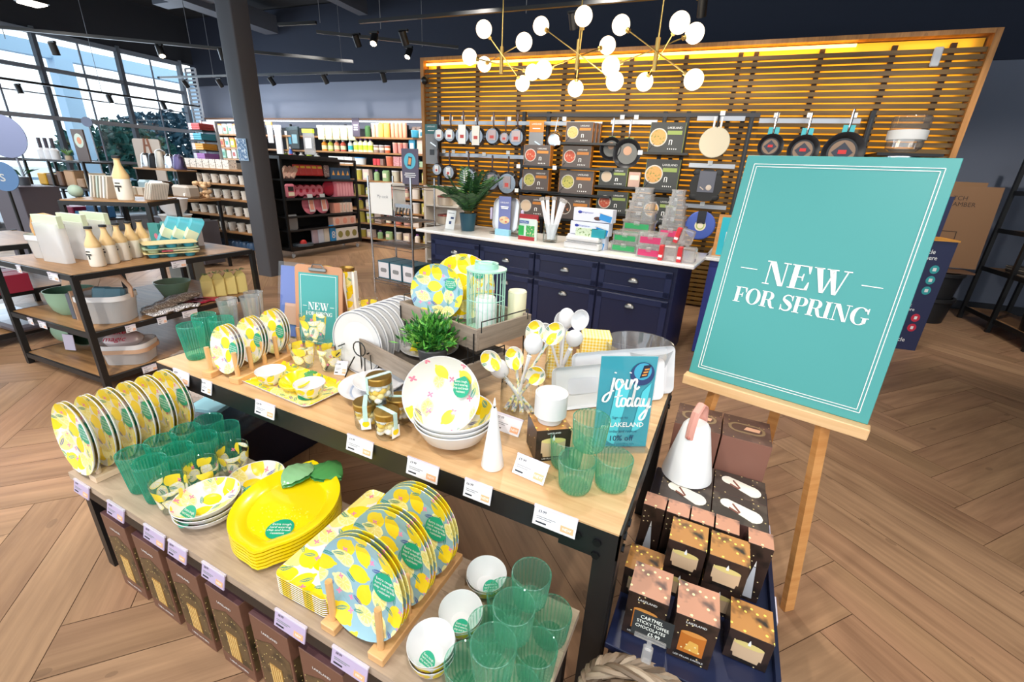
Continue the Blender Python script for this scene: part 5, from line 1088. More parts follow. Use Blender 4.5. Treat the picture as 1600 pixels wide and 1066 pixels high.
# ---------------- LOW TABLE ----------------
def dowel_rack(name,lab,loc,rz,L,wd_,nd,m=BEECH,dh=.12):
    t=E(name,lab,'plate rack',loc,rz)
    for s_ in(-1,1): MB().mat(m).box((s_*wd_/2,L/2,.012),(.045,L,.024),.002).obj('base_rail',t)
    MB().mat(m).box((0,L*.25,.010),(wd_,.03,.014)).box((0,L*.8,.010),(wd_,.03,.014)).obj('cross_bar',t)
    for s_ in(-1,1):
        for k in range(nd): MB().mat(m).cyl((s_*wd_/2,.022+k*(L-.044)/(nd-1),.02),(s_*wd_/2,.022+k*(L-.044)/(nd-1),.024+dh),.0085,seg=12).obj('dowel',t)
    return t
dowel_rack('plate_rack','pale wooden dowel rack holding lemon dinner plates at the left end',(-1.87,.495,LZ),0,.345,.12,6,m=wood('pale_beech','#d6b491','#f0d9bd',.45,grain=1.5,knots=False),dh=.085)
k=0
for i in range(6):
    for j in range(2):
        loc=(-1.87,.513+i*.0605+j*.013,LZ+.024+.125)
        lab=f'{["front","second"][j]} plate of lemon dinner plate pair {NUM[i+1]}, counted from the front, left rack'
        if k==0: PL1=plate_obj('dinner_plate',.133,LEMW,lab,'plate',loc,(R(86),0,0),'lemon dinner plates in the left rack',(.52,.28,.27))
        else: dup(PL1,loc,None,lab)
        k+=1
# tall green tumblers
def tumbler(r0,r1,h,m,nr=30,rib=.0013,name=None):
    return MB().mat(m).lathe([(0,.003),(r0*.9,.002),(r0,.008),(r0+(r1-r0)*.12,h*.16),(r0+(r1-r0)*.5,h*.5),(r1,h*.93)],nr*6,'wrap',rib=rib,nrib=nr,ribz=(.005,h*.95)).lathe([(r1,h*.93),(r1+.001,h*.985),(r1,h),(r1-.0025,h*.985)],nr*4).lathe([(0,.010),(r0*.86,.010)],nr*2)
TT=None
for r_ in range(4):
    for c_ in range(2):
        loc=(-1.625+c_*.097,.557+r_*.081,LZ+.0005); lab=f'tall green ribbed tumbler, {["front","second","third","back"][r_]} row {["left","right"][c_]}, beside the dinner plates'
        if TT is None: TT=ONE('tumbler',tumbler(.034,.0465,.15,GTALL),lab,'tumbler',loc,0,'tall green tumblers on the low table')
        else: dup(TT,loc,.2*r_,lab)
def lemglass(r0,r1,h):
    return MB().mat(GLASS).lathe([(0,.004),(r0*.9,.003),(r0,.008)],32).mat(LEMG).lathe([(r0,.008),(r1,h*.86)],40,'wrap').mat(GLASS).lathe([(r1,h*.86),(r1*1.01,h),(r1*.97,h*.98)],40).lathe([(0,.012),(r0*.92,.012)],24)
LG=None
for i,(x,y) in enumerate(((-1.435,.555),(-1.44,.655),(-1.435,.76))):
    lab=nth(i,3,'clear lemon-print glasses by the green tumblers','front')
    if LG is None: LG=ONE('lemon_glass',lemglass(.036,.05,.115),lab,'glass',(x,y,LZ+.0005),0,'lemon glasses on the low table')
    else: dup(LG,(x,y,LZ+.0005),1.1*i,lab)
def bowl_mesh(r,h,inn,out,uvs='plan',seg=48,sx=1):
    return MB().mat(inn).lathe([(0,.004),(r*.45,.005),(r*.8,h*.45),(r*.97,h*.97)],seg,sx=sx).mat(WHITE).lathe([(r*.97,h*.97),(r*.99,h),(r,h*.97)],seg,sx=sx).mat(out).lathe([(r,h*.97),(r*.84,h*.42),(r*.5,.006),(r*.42,0),(0,0)],seg,uvs if uvs=='plan' else 'wrap',sx=sx)
for i in range(3):
    t=E('pasta_bowl',nth(i,3,'shallow lemon-print bowls stacked in front of the glasses','top'),'bowl',(-1.312,.592,LZ+.001+(2-i)*.016),0,'shallow lemon bowls stack of three',rot=(R(2)*(i==0),R(-2)*(i==0),.5*i))
    bowl_mesh(.095,.042,LEMS,WHITE).obj('bowl_body',t)
    if i==0: s=MB(); sticker(s,(.005,-.065,.018),.033,(R(-38)*-1,0,0)); s.obj('sticker',t,label='round green sticker')
t=E('pasta_bowl','single shallow lemon-print bowl behind the stack of three','bowl',(-1.30,.745,LZ+.001),.8)
bowl_mesh(.09,.05,LEMS,WHITE).obj('bowl_body',t); s=MB(); sticker(s,(-.01,-.06,.022),.03,(R(38),0,0)); s.obj('sticker',t,label='round green sticker')
# lemon shaped platters
def lemonring(a,b_,n=64):
    P=[]
    for i in range(n):
        th=2*PI*i/n; r1=1/math.sqrt((C(th)/a)**2+(S(th)/b_)**2); nub=.030*math.exp(-((th-PI)/.16)**2)+.018*(math.exp(-(th/.16)**2)+math.exp(-((th-2*PI)/.16)**2)); P.append((( r1+nub)*C(th),(r1+nub)*S(th)))
    return P
def lemonplatter(leaf=True,m=None):
    m=m or YEL; b=MB().mat(m); n=64; rings=[(.0,.004),(.45,.004),(.70,.004),(.745,.011),(.97,.024),(1.0,.0245),(1.006,.018),(.96,.010),(.74,-.001),(.3,-.001),(0,-.001)]
    P=lemonring(.178,.152,n); prev=None
    for k,zz in rings:
        if k==0: cur=[b.v((0,0,zz))]
        else: cur=[b.v((p[0]*k,p[1]*k,zz)) for p in P]
        if prev:
            for i in range(n):
                j=(i+1)%n
                if len(prev)==1: b.face([prev[0],cur[i],cur[j]],None,True)
                elif len(cur)==1: b.face([prev[i],cur[0],prev[j]],None,True)
                else: b.face([prev[i],cur[i],cur[j],prev[j]],None,True)
        prev=cur
    return b
def leafmesh(L,w_,m,curve=.02):
    b=MB().mat(m); n=14; rows=[]
    for i in range(n+1):
        s=i/n; ww=w_*math.sin(PI*min(1,s*1.0))**.75*(1-.25*s); rows.append([b.v((L*s,q*ww,curve*math.sin(PI*s)-abs(q)**1*.006*1.0+ .0022*math.cos(s*34+abs(q)*5)*(abs(q)>.1))) for q in(-1,-.66,-.33,0,.33,.66,1)])
    for i in range(n):
        for j in range(6): b.face([rows[i][j],rows[i+1][j],rows[i+1][j+1],rows[i][j+1]],None,True)
    return b
LEAFG=M('#4f9a55',.12,coat=.8); LEAFL=M('#8fc48f',.12,coat=.8)
PR=R(118)-PI
for i in range(6):
    t=E('lemon_platter',nth(i,6,'yellow lemon-shaped platters stacked on the low table','top'),'platter',(-1.070,.690,LZ+.002+(5-i)*.0115),PR,'yellow lemon-shaped platters')
    lemonplatter().obj('platter_body',t)
    if i in(0,1):
        # stalk end with two leaves
        leafmesh(.13,.055,LEAFL if i==0 else LEAFG,.012).obj('leaf',t,(-.195,-.0,.026),(0,0,R(-22)))
        leafmesh(.13,.06,LEAFG,.010).obj('leaf',t,(-.185,.01,.023),(0,0,R(62)))
    if i==0:
        s=MB(); sticker(s,(.095,.02,.006),.038,(0,0,R(90))); s.obj('sticker',t,label='round green sticker')
        s=MB().mat(M('#f7e53d',.2,coat=.4)); rr=random.Random(2)
        for q in range(150):
            a=rr.uniform(-PI,PI); r_=math.sqrt(rr.random()); px,py=.03+r_*.10*C(a),r_*.08*S(a)
            if (px-.095)**2+(py-.02)**2>.0017 and px>0: s.sphere((px,py,.0042),.0022,6,4,(1,1,.5))
        o=s.obj('zest_dimples',t); o['kind']='stuff'
# rectangular trays
def rtray(w_,d_,m,h=.012,rim=WHITE):
    P=rrect(w_,d_,.022,6); b=MB().mat(m); Pi=[(p[0]*.9,p[1]*.94) for p in P]; n=len(P)
    lo=[b.v((p[0],p[1],.003)) for p in Pi]; hi=[b.v((p[0],p[1],h)) for p in P]
    b.face(lo,[p for p in Pi],True)
    for i in range(n): j=(i+1)%n; b.face([lo[i],hi[i],hi[j],lo[j]][::-1],[Pi[i],P[i],P[j],Pi[j]][::-1],True)
    b.mat(rim); o1=[b.v((p[0]*1.004,p[1]*1.003,h-.002)) for p in P]; o2=[b.v((p[0],p[1],-.001)) for p in [(q[0]*.9,q[1]*.94) for q in P]]
    for i in range(n): j=(i+1)%n; u=P[i][0]+P[i][1]*.9; u2=P[j][0]+P[j][1]*.9; b.face([hi[i],o1[i],o1[j],hi[j]][::-1],[(u2,0),(u2,0),(u,0),(u,0)],True); b.face([o1[i],o2[i],o2[j],o1[j]][::-1],[(u2,0),(u2,0),(u,0),(u,0)],True)
    b.face(o2[::-1]); return b
RTM=stripes('tray_edge','#ebebe8','#f0d24a',13,.42)
for i in range(9):
    t=E('serving_tray',nth(i,9,'rectangular lemon-print trays stacked on the low table','top'),'tray',(-.802,.690,LZ+.002+(8-i)*.0072),R(2),'rectangular lemon trays')
    rtray(.185,.37,LEMW,rim=RTM).obj('tray_body',t)
    if i==0:
        s=MB(); sticker(s,(.045,-.10,.004),.036,(0,0,R(20))); s.obj('sticker',t,label='round green sticker'); 
dowel_rack('plate_rack','beech dowel rack holding blue lemon plates near the low table front',(-.612,.488,LZ),R(0),.34,.15,4,dh=.125)
k=0
for i in range(3):
    for j in range(3):
        loc=(-.612,.545+i*.1+j*.012,LZ+.024+.118); lab=f'{["front","middle","rear"][j]} plate in the {["front","middle","rear"][i]} trio of blue lemon plates'
        if k==0: PL2=plate_obj('side_plate',.128,LEMB,lab,'plate',loc,(R(79),0,0),'blue lemon plates in the beech rack',(.5,.22,.27),back=LEMW)
        else: dup(PL2,loc,None,lab,rot=(R(79),0,0))
        k+=1
# small bowls
for i,(x,y) in enumerate(((-.42,.548),(-.41,.653),(-.408,.775))):
    for j in range(3 if i==0 else 2):
        n_=3 if i==0 else 2; top=j==n_-1
        t=E('dip_bowl',f'{["bottom","middle","top"][j] if n_==3 else ["lower","upper"][j]} bowl of the {["front","middle","rear"][i]} stack of small white lemon bowls','bowl',(x,y,LZ+.001+j*.016),0,'small white lemon bowls',rot=(R(5) if top else 0,0,.4*i))
        bowl_mesh(.054,.05,WHITE,LEMM,'wrap',36).obj('bowl_body',t)
        if top: s=MB(); sticker(s,(.006,-.024,.017),.021,(R(42),0,R(-10)),.003); s.obj('sticker',t,label='round green sticker')
GT=None
for nm,pts,z in(('lower',[(-.325,.54),(-.205,.545),(-.325,.635),(-.205,.64),(-.325,.725),(-.205,.735)],LZ+.0005),('upper',[(-.265,.545),(-.265,.64),(-.265,.735)],LZ+.0905)):
    for i,(x,y) in enumerate(pts):
        row=['front','middle','rear'][i//2 if nm=='lower' else i]
        lab=f'short green ribbed tumbler, {row} {"left" if i%2==0 else "right"} of the lower six' if nm=='lower' else f'{row} one of three green tumblers stacked on the lower six'
        if GT is None: GT=ONE('tumbler',tumbler(.040,.047,.09,GSHORT,28),lab,'tumbler',(x,y,z),0,'short green tumblers on the low table')
        else: dup(GT,(x,y,z),.1*i,lab)
# ---------------- TALL TABLE TOP ----------------
Z=UZ+.0005
for i,(x,y,z) in enumerate(((-1.915,.955,0),(-1.895,1.07,0),(-2.00,1.06,.0),)):
    dup(TT,(x,y,Z+z),.3*i,['front one of three tall green tumblers at the tall table corner','rear right one of three tall green tumblers at the tall table corner','rear left one of three tall green tumblers at the tall table corner'][i],'tall green tumblers on the tall table')
for i,(x,y) in enumerate(((-1.975,1.155),(-1.935,1.235),(-1.985,1.29))):
    b=MB().mat(CRYS).lathe([(0,.01),(.025,.0),(.027,.01),(.031,.10),(.041,.205)],48,rib=.0016,nrib=12,ribz=(.0,.15)).lathe([(.041,.205),(.039,.203),(.026,.03),(0,.03)],32)
    ONE('highball_glass',b,nth(i,3,'cut crystal highball glasses by the tall green tumblers'),'glass',(x,y,Z),0,'crystal highball glasses')
rk_=R(8)
dowel_rack('plate_rack','beech dowel rack of small lemon plates on the tall table',(-1.632,.875,Z-.0005),rk_,.36,.135,6,dh=.095)
k=0
for i in range(3):
    for j in range(3):
        y0=.055+i*.112+j*.014; loc=(-1.632-math.sin(rk_)*y0,.875+C(rk_)*y0,Z+.022+.087)
        lab=f'{["front","middle","rear"][j]} plate in the {["front","middle","rear"][i]} trio of small lemon plates'
        if k==0: PL3=plate_obj('side_plate',.093,LEMS,lab,'plate',loc,(R(80),0,rk_+R(-12)),'small lemon plates on the tall table',(.45,.1,.3))
        else: dup(PL3,loc,None,lab)
        k+=1
# clipboard sign
cb=E('clipboard_sign','brown clipboard sign with teal NEW FOR SPRING sheet on the tall table','sign',(-1.602,1.315,Z),0,rot=(R(-9),0,R(15)))
MB().mat(M('#b98663',.6)).at((0,0,.185),(R(90),0,0)).prism(rrect(.235,.37,.02,5),-.003,.003).obj('board',cb)
MB().mat(M('#9c6f50',.6)).box((0,.055,.17),(.215,.004,.34),rot=Matrix.Rotation(R(18),3,'X')).obj('rear_leg',cb)
b=MB().mat(TEAL).box((0,-.0045,.172),(.195,.0015,.325)).mat(PAPER)
for (c,d) in(((0,-.0058,.325),(.175,.0006,.0015)),((0,-.0058,.02),(.175,.0006,.0015)),((-.0875,-.0058,.172),(.0015,.0006,.305)),((.0875,-.0058,.172),(.0015,.0006,.305))): b.box(c,d)
b.at((0,-.006,.19),(R(90),0,0)); serif(b,'NEW',.034,0,-.02); serif(b,'FOR',.018,-.04,-.046); serif(b,'SPRING',.018,.028,-.046); b.box((-.068,-.004,0),(.02,.0018,.0006)).box((.068,-.004,0),(.02,.0018,.0006)); b.obj('sheet',cb)
MB().mat(PEWTER).box((0,-.009,.352),(.085,.012,.016),.003).tube([(-.03,-.008,.36),(-.02,-.012,.375),(.02,-.012,.375),(.03,-.008,.36)],.003,6).obj('clip',cb)
# leaflet holder behind
lh=E('leaflet_holder','clear pointed leaflet holder with blue printed leaflets left of the clipboard','leaflet holder',(-1.79,1.37,Z),R(12))
MB().mat(ACRYL).prism([(-.09,-.05),(.09,-.05),(.09,.05),(-.09,.05)],0,.004).poly([(-.09,-.06,0),(.09,-.06,0),(.07,0,.36),(-.07,0,.36)]).poly([(-.09,.06,0),(.09,.06,0),(.07,0,.36),(-.07,0,.36)]).obj('clear_stand',lh)
MB().mat(M('#5a6cb0',.4)).poly([(-.08,-.05,.01),(.08,-.05,.01),(.064,.004,.34),(-.064,.004,.34)]).mat(M('#c99a80',.5)).poly([(-.05,-.0475,.07),(.05,-.0475,.07),(.04,-.03,.17),(-.04,-.03,.17)]).mat(M('#e6ecf6',.4)).poly([(-.08,.052,.01),(.08,.052,.01),(.064,.006,.34),(-.064,.006,.34)]).obj('leaflet',lh)
# lemon glasses pyramid
for i,(x,y,z,l) in enumerate(((-1.475,1.125,0,'lower left clear lemon glass of the pyramid before the clipboard'),(-1.365,1.165,0,'lower right clear lemon glass of the pyramid before the clipboard'),(-1.428,1.155,.116,'top clear lemon glass of the pyramid before the clipboard'))):
    dup(LG,(x,y,Z+z),.9*i+.4,l,'lemon glass pyramid')
# gold rimmed stacks
GR_=None
for i,(x,y) in enumerate(((-1.98,1.70),(-1.905,1.70),(-1.885,1.765))):
    lab=nth(i,3,'tall lemon tubes with gold rims behind the clipboard'); loc=(x+.02,y,Z)
    if GR_ is None:
        GR_=E('gold_rim_tube',lab,'canister',loc,0,'gold-rimmed lemon tubes')
        MB().mat(LEMS).lathe([(0,0),(.032,0),(.04,.25)],32,'wrap').obj('tube_body',GR_); MB().mat(GOLD).lathe([(.041,.245),(.043,.262),(.038,.262),(.034,.25),(0,.25)],32).obj('gold_rim',GR_)
        MB().mat(PAPER).box((.035,-.02,.13),(.012,.045,.22),rot=Matrix.Rotation(R(-35),3,'Z')).obj('paper_label',GR_)
    else: dup(GR_,loc,.5*i,lab)
dup(LG,(-1.70,1.74,Z),.3,'single low lemon glass to the right of the gold-rimmed tubes','single lemon glass')
# tray with mini bowls
t=E('serving_tray','rectangular lemon tray under three small bowls on the tall table','tray',(-1.385,.995,Z+.001),R(-3))
rtray(.42,.20,LEMY,rim=WHITE).obj('tray_body',t); s=MB(); sticker(s,(.135,-.035,.004),.035,(0,0,R(20)),txt=False); s.obj('sticker',t,label='round green sticker')
for x,y,l in((-1.445,.955,'left small white lemon bowl on the rectangular tray'),(-1.24,.955,'right small white lemon bowl on the rectangular tray')):
    t=E('dip_bowl',l,'bowl',(x,y,Z+.0055),0,'small white bowls on the tray'); bowl_mesh(.054,.055,WHITE,LEMM,'wrap',36).obj('bowl_body',t)
t=E('lemon_bowl','small yellow lemon-shaped bowl with green leaf between two white bowls','bowl',(-1.337,.98,Z+.006),0,rot=(R(8),0,R(-25)))
b=MB().mat(YEL).lathe([(0,.003),(.03,.003),(.05,.03),(.056,.036),(.058,.032),(.045,.012),(.03,0),(0,0)],32,sx=1.2); b.obj('bowl_body',t); leafmesh(.05,.02,LEAFG,.006).obj('leaf',t,(-.02,.035,.036),(0,0,R(60))); leafmesh(.045,.018,LEAFG,.006).obj('leaf',t,(.0,.035,.038),(0,0,R(20)))
# wire rack with white plates
wr2=E('wire_plate_rack','black wire rack holding a row of plain white plates','plate rack',(-1.245,1.19,Z),0)
b=MB().mat(BLACK)
for s_ in(-.075,.075): b.tube([(s_,-.03,.004),(s_,.34,.004)],.0028,6).tube([(s_,-.02,.11),(s_,.34,.11)],.0025,6)
for k in range(10):
    for s_ in(-.075,.075): b.tube([(s_,-.02+k*.038,.004),(s_*1.25,-.02+k*.038,.03),(s_*1.25,-.02+k*.038,.11)],.0022,5)
b.tube([(-.13,-.05,0),(-.1,-.04,.05),(-.06,-.03,.09)],.0028,6).tube([(-.02,-.05,0),(-.0,-.04,.05),(.02,-.03,.09)],.0028,6).tube([(C(a)*.03+.05,-.032,.13+S(a)*.03) for a in[R(q) for q in range(0,361,30)]],.0025,6)
b.obj('wire_frame',wr2)
k=0
for i in range(9):
    loc=(-1.245,1.205+i*.036,Z+.13)
    if k==0:
        WP=E('dinner_plate',nth(i,9,'plain white plates standing in the black wire rack','front'),'plate',loc,0,'plain white plates in the wire rack',rot=(R(87),0,0))
        MB().mat(WHITEM).lathe([(0,0),(.085,0),(.124,.009),(.13,.010)],48).lathe([(.13,.010),(.1305,.007),(.09,-.004),(0,-.004)],48).obj('plate_body',WP)
        MB().mat(M('#46506e',.4)).lathe([(.1225,.0098),(.1245,.0103)],48).obj('rim_line',WP)
    else: dup(WP,loc,None,nth(i,9,'plain white plates standing in the black wire rack','front'))
    k+=1
# two tier crate stand
TR=R(-16.5)
def tierbox(t,c,w_,d_,z0,h,nm):
    q=Matrix.Rotation(0,3,'Z'); b=MB().mat(GREYW)
    for s_ in(-1,1): b.box((c[0],c[1]+s_*(d_/2-.006),z0+h/2),(w_,.012,h),.001).box((c[0]+s_*(w_/2-.006),c[1],z0+h/2),(.012,d_-.024,h),.001)
    b.mat(M('#6b6158',.7)).box((c[0],c[1],z0+.004),(w_-.02,d_-.02,.008)); b.obj(nm,t)
tc_=(-.956,1.307); ts=E('tiered_tray','two-tier weathered wood crate stand on thin black wire legs','stand',(tc_[0],tc_[1],Z),TR)
tierbox(ts,(0,0),.48,.36,.075,.075,'lower_crate')
up=Matrix.Rotation(-TR,3,'Z')@Vector((-.904-tc_[0],1.448-tc_[1],0))
tierbox(ts,(up.x,up.y),.465,.295,.195,.08,'upper_crate')
for i,(cx,cy,w_,d_,h) in enumerate(((0,0,.48,.36,.08),(up.x,up.y,.465,.295,.20))):
    for sx_ in(-1,1):
        for sy_ in(-1,1): x=cx+sx_*(w_/2-.01); y=cy+sy_*(d_/2+.004); MB().mat(BLACK).tube([(x,y,h+.06),(x-.0,y,.003),(x-sx_*.022,y,.003),(x-sx_*.03,y,h)],.0026,6).obj('wire_leg',ts)
        x=cx+sx_*(w_/2+.0); zt=h+.07+.02
        MB().mat(BLACK).tube([(x,cy-d_*.42,zt-.03),(x,cy-d_*.42,zt+.01),(x,cy+d_*.42,zt+.01),(x,cy+d_*.42,zt-.03)],.0026,6).obj('wire_handle',ts)
lc=lambda x,y,z:Vector((tc_[0],tc_[1],Z))+Matrix.Rotation(TR,3,'Z')@Vector((x,y,z))
# plant in galvanised pot
pp=E('potted_plant','bushy green artificial plant in a galvanised pot in the lower crate','plant',(-.905,1.235,Z+.085),0)
MB().mat(M('#9c9fa3',.38,.85)).lathe([(0,0),(.042,0),(.056,.085),(.059,.088),(.059,.094),(.054,.094),(.05,.08),(0,.078)],28).obj('pot',pp)
rr=random.Random(11); 
gm=[M('#2f7a2b',.5),M('#58a63c',.5),M('#8bc95a',.5),M('#1f5c24',.5)]
b=MB()
for i in range(520):
    t=rr.random()*2*PI; ph=rr.uniform(.05,1.35); L=rr.uniform(.07,.135); d=Vector((C(t)*S(ph),S(t)*S(ph),C(ph)*.9+.15)).normalized()
    base=Vector((C(t)*.02*rr.random(),S(t)*.02*rr.random(),.085)); tip=base+d*L; sd=d.orthogonal().normalized(); b.mat(gm[rr.choice((0,0,1,1,2,3))])
    if i%4==0: b.tube([base,tip],.0011,4,cap=False)
    for q in range(3):
        p=base.lerp(tip,rr.uniform(.45,1)); a=(d+Vector((rr.uniform(-1,1),rr.uniform(-1,1),rr.uniform(-.6,.9)))*.9).normalized(); l=rr.uniform(.022,.04); s2=a.cross(Vector((rr.uniform(-1,1),rr.uniform(-1,1),1))).normalized()*.0045
        b.poly([p,p+a*l*.45-s2,p+a*l,p+a*l*.45+s2])
b.obj('leaves',pp)
plate_obj('dinner_plate',.12,WHITE,'white plate lying in the lower crate beside the plant pot','plate',tuple(lc(-.09,.05,.09)),(0,0,.3))
ONE('napkin',MB().mat(YEL).box((0,0,.0),(.15,.13,.006)).mat(WHITEM).box((.02,.01,.004),(.1,.004,.003)).box((.02,-.03,.004),(.1,.004,.003)),'folded yellow lemon napkin lying on the white plate in the crate','napkin',tuple(lc(-.08,.05,.112)),.5)
plate_obj('charger_plate',.115,LEMB,'upright blue lemon plate leaning in the upper crate, left of lantern','plate',(-1.035,1.455,Z+.203+.115),(R(80),0,R(12)),stick=(.48,.32,.22),back=LEMW)
plate_obj('charger_plate',.135,LEMW,'larger upright white lemon plate behind the mint lantern','plate',(-.955,1.53,Z+.203+.135),(R(82),0,R(14)),stick=(.45,.5,.22))
# mint lantern
ln=E('lantern','mint green wire lantern standing in the upper crate','lantern',(-.80,1.44,Z+.204),0)
lr=.075; lh_=.24
MB().mat(MINT).lathe([(0,0),(lr,0),(lr,.006),(0,.006)],32).obj('base_plate',ln)
b=MB().mat(MINT)
for k in range(26): a=2*PI*k/26; b.cyl((C(a)*lr*.97,S(a)*lr*.97,.004),(C(a)*lr*.97,S(a)*lr*.97,lh_),.0017,seg=5)
for z in(.13,): b.tube([(C(R(q))*lr*.97,S(R(q))*lr*.97,z) for q in range(0,361,15)],.0018,5)
b.obj('bars',ln)
MB().mat(MINT).lathe([(0,lh_),(lr*1.03,lh_),(lr*1.03,lh_+.006),(lr*.6,lh_+.008),(lr*.6,lh_+.026),(lr*.5,lh_+.028),(0,lh_+.012)],32).obj('lid',ln)
MB().mat(MINT).tube([(-.04,0,lh_+.026),(-.035,-.02,lh_+.034),(0,-.04,lh_+.036),(.035,-.02,lh_+.034),(.04,0,lh_+.026)],.004,6).obj('handle',ln)
cd_=ONE('pillar_candle',MB().mat(M('#eef2f4',.35)).lathe([(0,0),(.038,0),(.04,.12),(.036,.128),(.01,.122),(0,.121)],28).mat(PAPER).lathe([(.001,.12),(.005,.128),(.0025,.14),(0,.146)],10),'white pillar candle inside the mint wire lantern','candle',(-.80,1.44,Z+.211))
ONE('pillar_candle',MB().mat(M('#f1ecc9',.4)).lathe([(0,0),(.036,0),(.037,.15),(.033,.155),(0,.148)],28),'cream ribbed pillar candle behind the mint lantern','candle',(-.71,1.535,Z+.204))
# white platters
for i,(x,y,z,r,m,l) in enumerate(((-1.03,1.11,0,.125,M('#b9c6dd',.3),'pale blue platter at the bottom of the platter stack'),(-1.06,1.085,.018,.125,WHITE,'larger white dipped platter in the middle of the stack'),(-1.045,1.10,.036,.095,WHITE,'smaller white dish on top of the platter stack'))):
    plate_obj('platter',r,m,l,'platter',(x,y,Z+.006+z),(0,0,0),depth=.022,back=m)
# candy jars
def candy(x,y,z,l,i):
    t=E('sweet_jar',l,'jar',(x,y,z),.7*i,'sweet jars with gold lids')
    MB().mat(GLASS).lathe([(0,.002),(.034,.002),(.037,.01),(.037,.066),(.034,.072)],28).obj('jar_body',t)
    b=MB(); q=random.Random(i)
    for k in range(26): a=2.4*k; rr_=.0215 if k%4 else .004; b.mat([M('#f7e3a0',.4),M('#fbf8ef',.4),M('#f3ca55',.4)][k%3]).sphere((C(a)*rr_,S(a)*rr_,.013+.052*k/26),.0125,10,7,(1,1,.85))
    b.obj('sweets',t)['kind']='stuff'
    MB().mat(GOLD).lathe([(.0385,.07),(.0395,.088),(.037,.092),(0,.092)],28).obj('lid',t)
    b=MB().mat(M('#bfe0dc',.5)).box((0,0,.0928),(.014,.076,.0015)).box((0,-.0402,.066),(.014,.0015,.054)).box((0,.0402,.066),(.014,.0015,.054)); b.mat(PAPER).box((.0,-.0385,.03),(.03,.001,.04)).mat(YEL).disc((0,-.0395,.03),.011,12,(0,-1,0)); b.obj('ribbon_label',t)
candy(-.937,.915,Z,'left sweet jar of the bottom three',1); candy(-.842,.905,Z,'front right sweet jar of the bottom three',2); candy(-.868,.992,Z,'rear sweet jar of the bottom three, with barcode label',3); candy(-.893,.935,Z+.093,'top sweet jar standing on the other three',4)
# serving bowls
for i in range(3):
    t=E('salad_bowl',nth(i,3,'large white salad bowls stacked beside the sweet jars','top'),'bowl',(-.648,.985,Z+.001+(2-i)*.014),.9*i,'large white salad bowls')
    MB().mat(LEMS).lathe([(0,.006),(.05,.007),(.09,.035),(.118,.082)],48).mat(WHITE).lathe([(.118,.082),(.121,.084),(.122,.080),(.094,.03),(.055,.002),(.048,0),(0,0)],48).obj('bowl_body',t)
t=E('salad_bowl','upright lemon-print salad bowl leaning inside the bowl stack','bowl',(-.690,.985,Z+.150),0,rot=(R(66),R(0),R(22))); t.scale=(.92,.92,.92)
MB().mat(LEMX).lathe([(0,.006),(.055,.007),(.10,.035),(.125,.075)],48,uo=(.13,.05)).mat(WHITE).lathe([(.125,.075),(.128,.077),(.128,.073),(.104,.03),(.06,.002),(.05,0),(0,0)],48).obj('bowl_body',t,(0,0,-.05)); s=MB(); sticker(s,(.060,.03,.018-.05),.038,(0,R(-32),0),.008); s.obj('sticker',t,label='round green sticker')
# cone candle
t=E('cone_candle','white cone-shaped flickering candle standing near the table edge','candle',(-.484,.935,Z))
MB().mat(M('#f1f2f4',.4)).lathe([(0,0),(.031,0),(.033,.004),(.0075,.185),(.0055,.19),(0,.189)],32).obj('candle_body',t); MB().mat(CHAR).cyl((0,0,.188),(0,0,.193),.0028).obj('wick',t); MB().mat(PAPER).lathe([(0,.19),(.0045,.198),(.003,.21),(0,.222)],12).obj('flame',t)
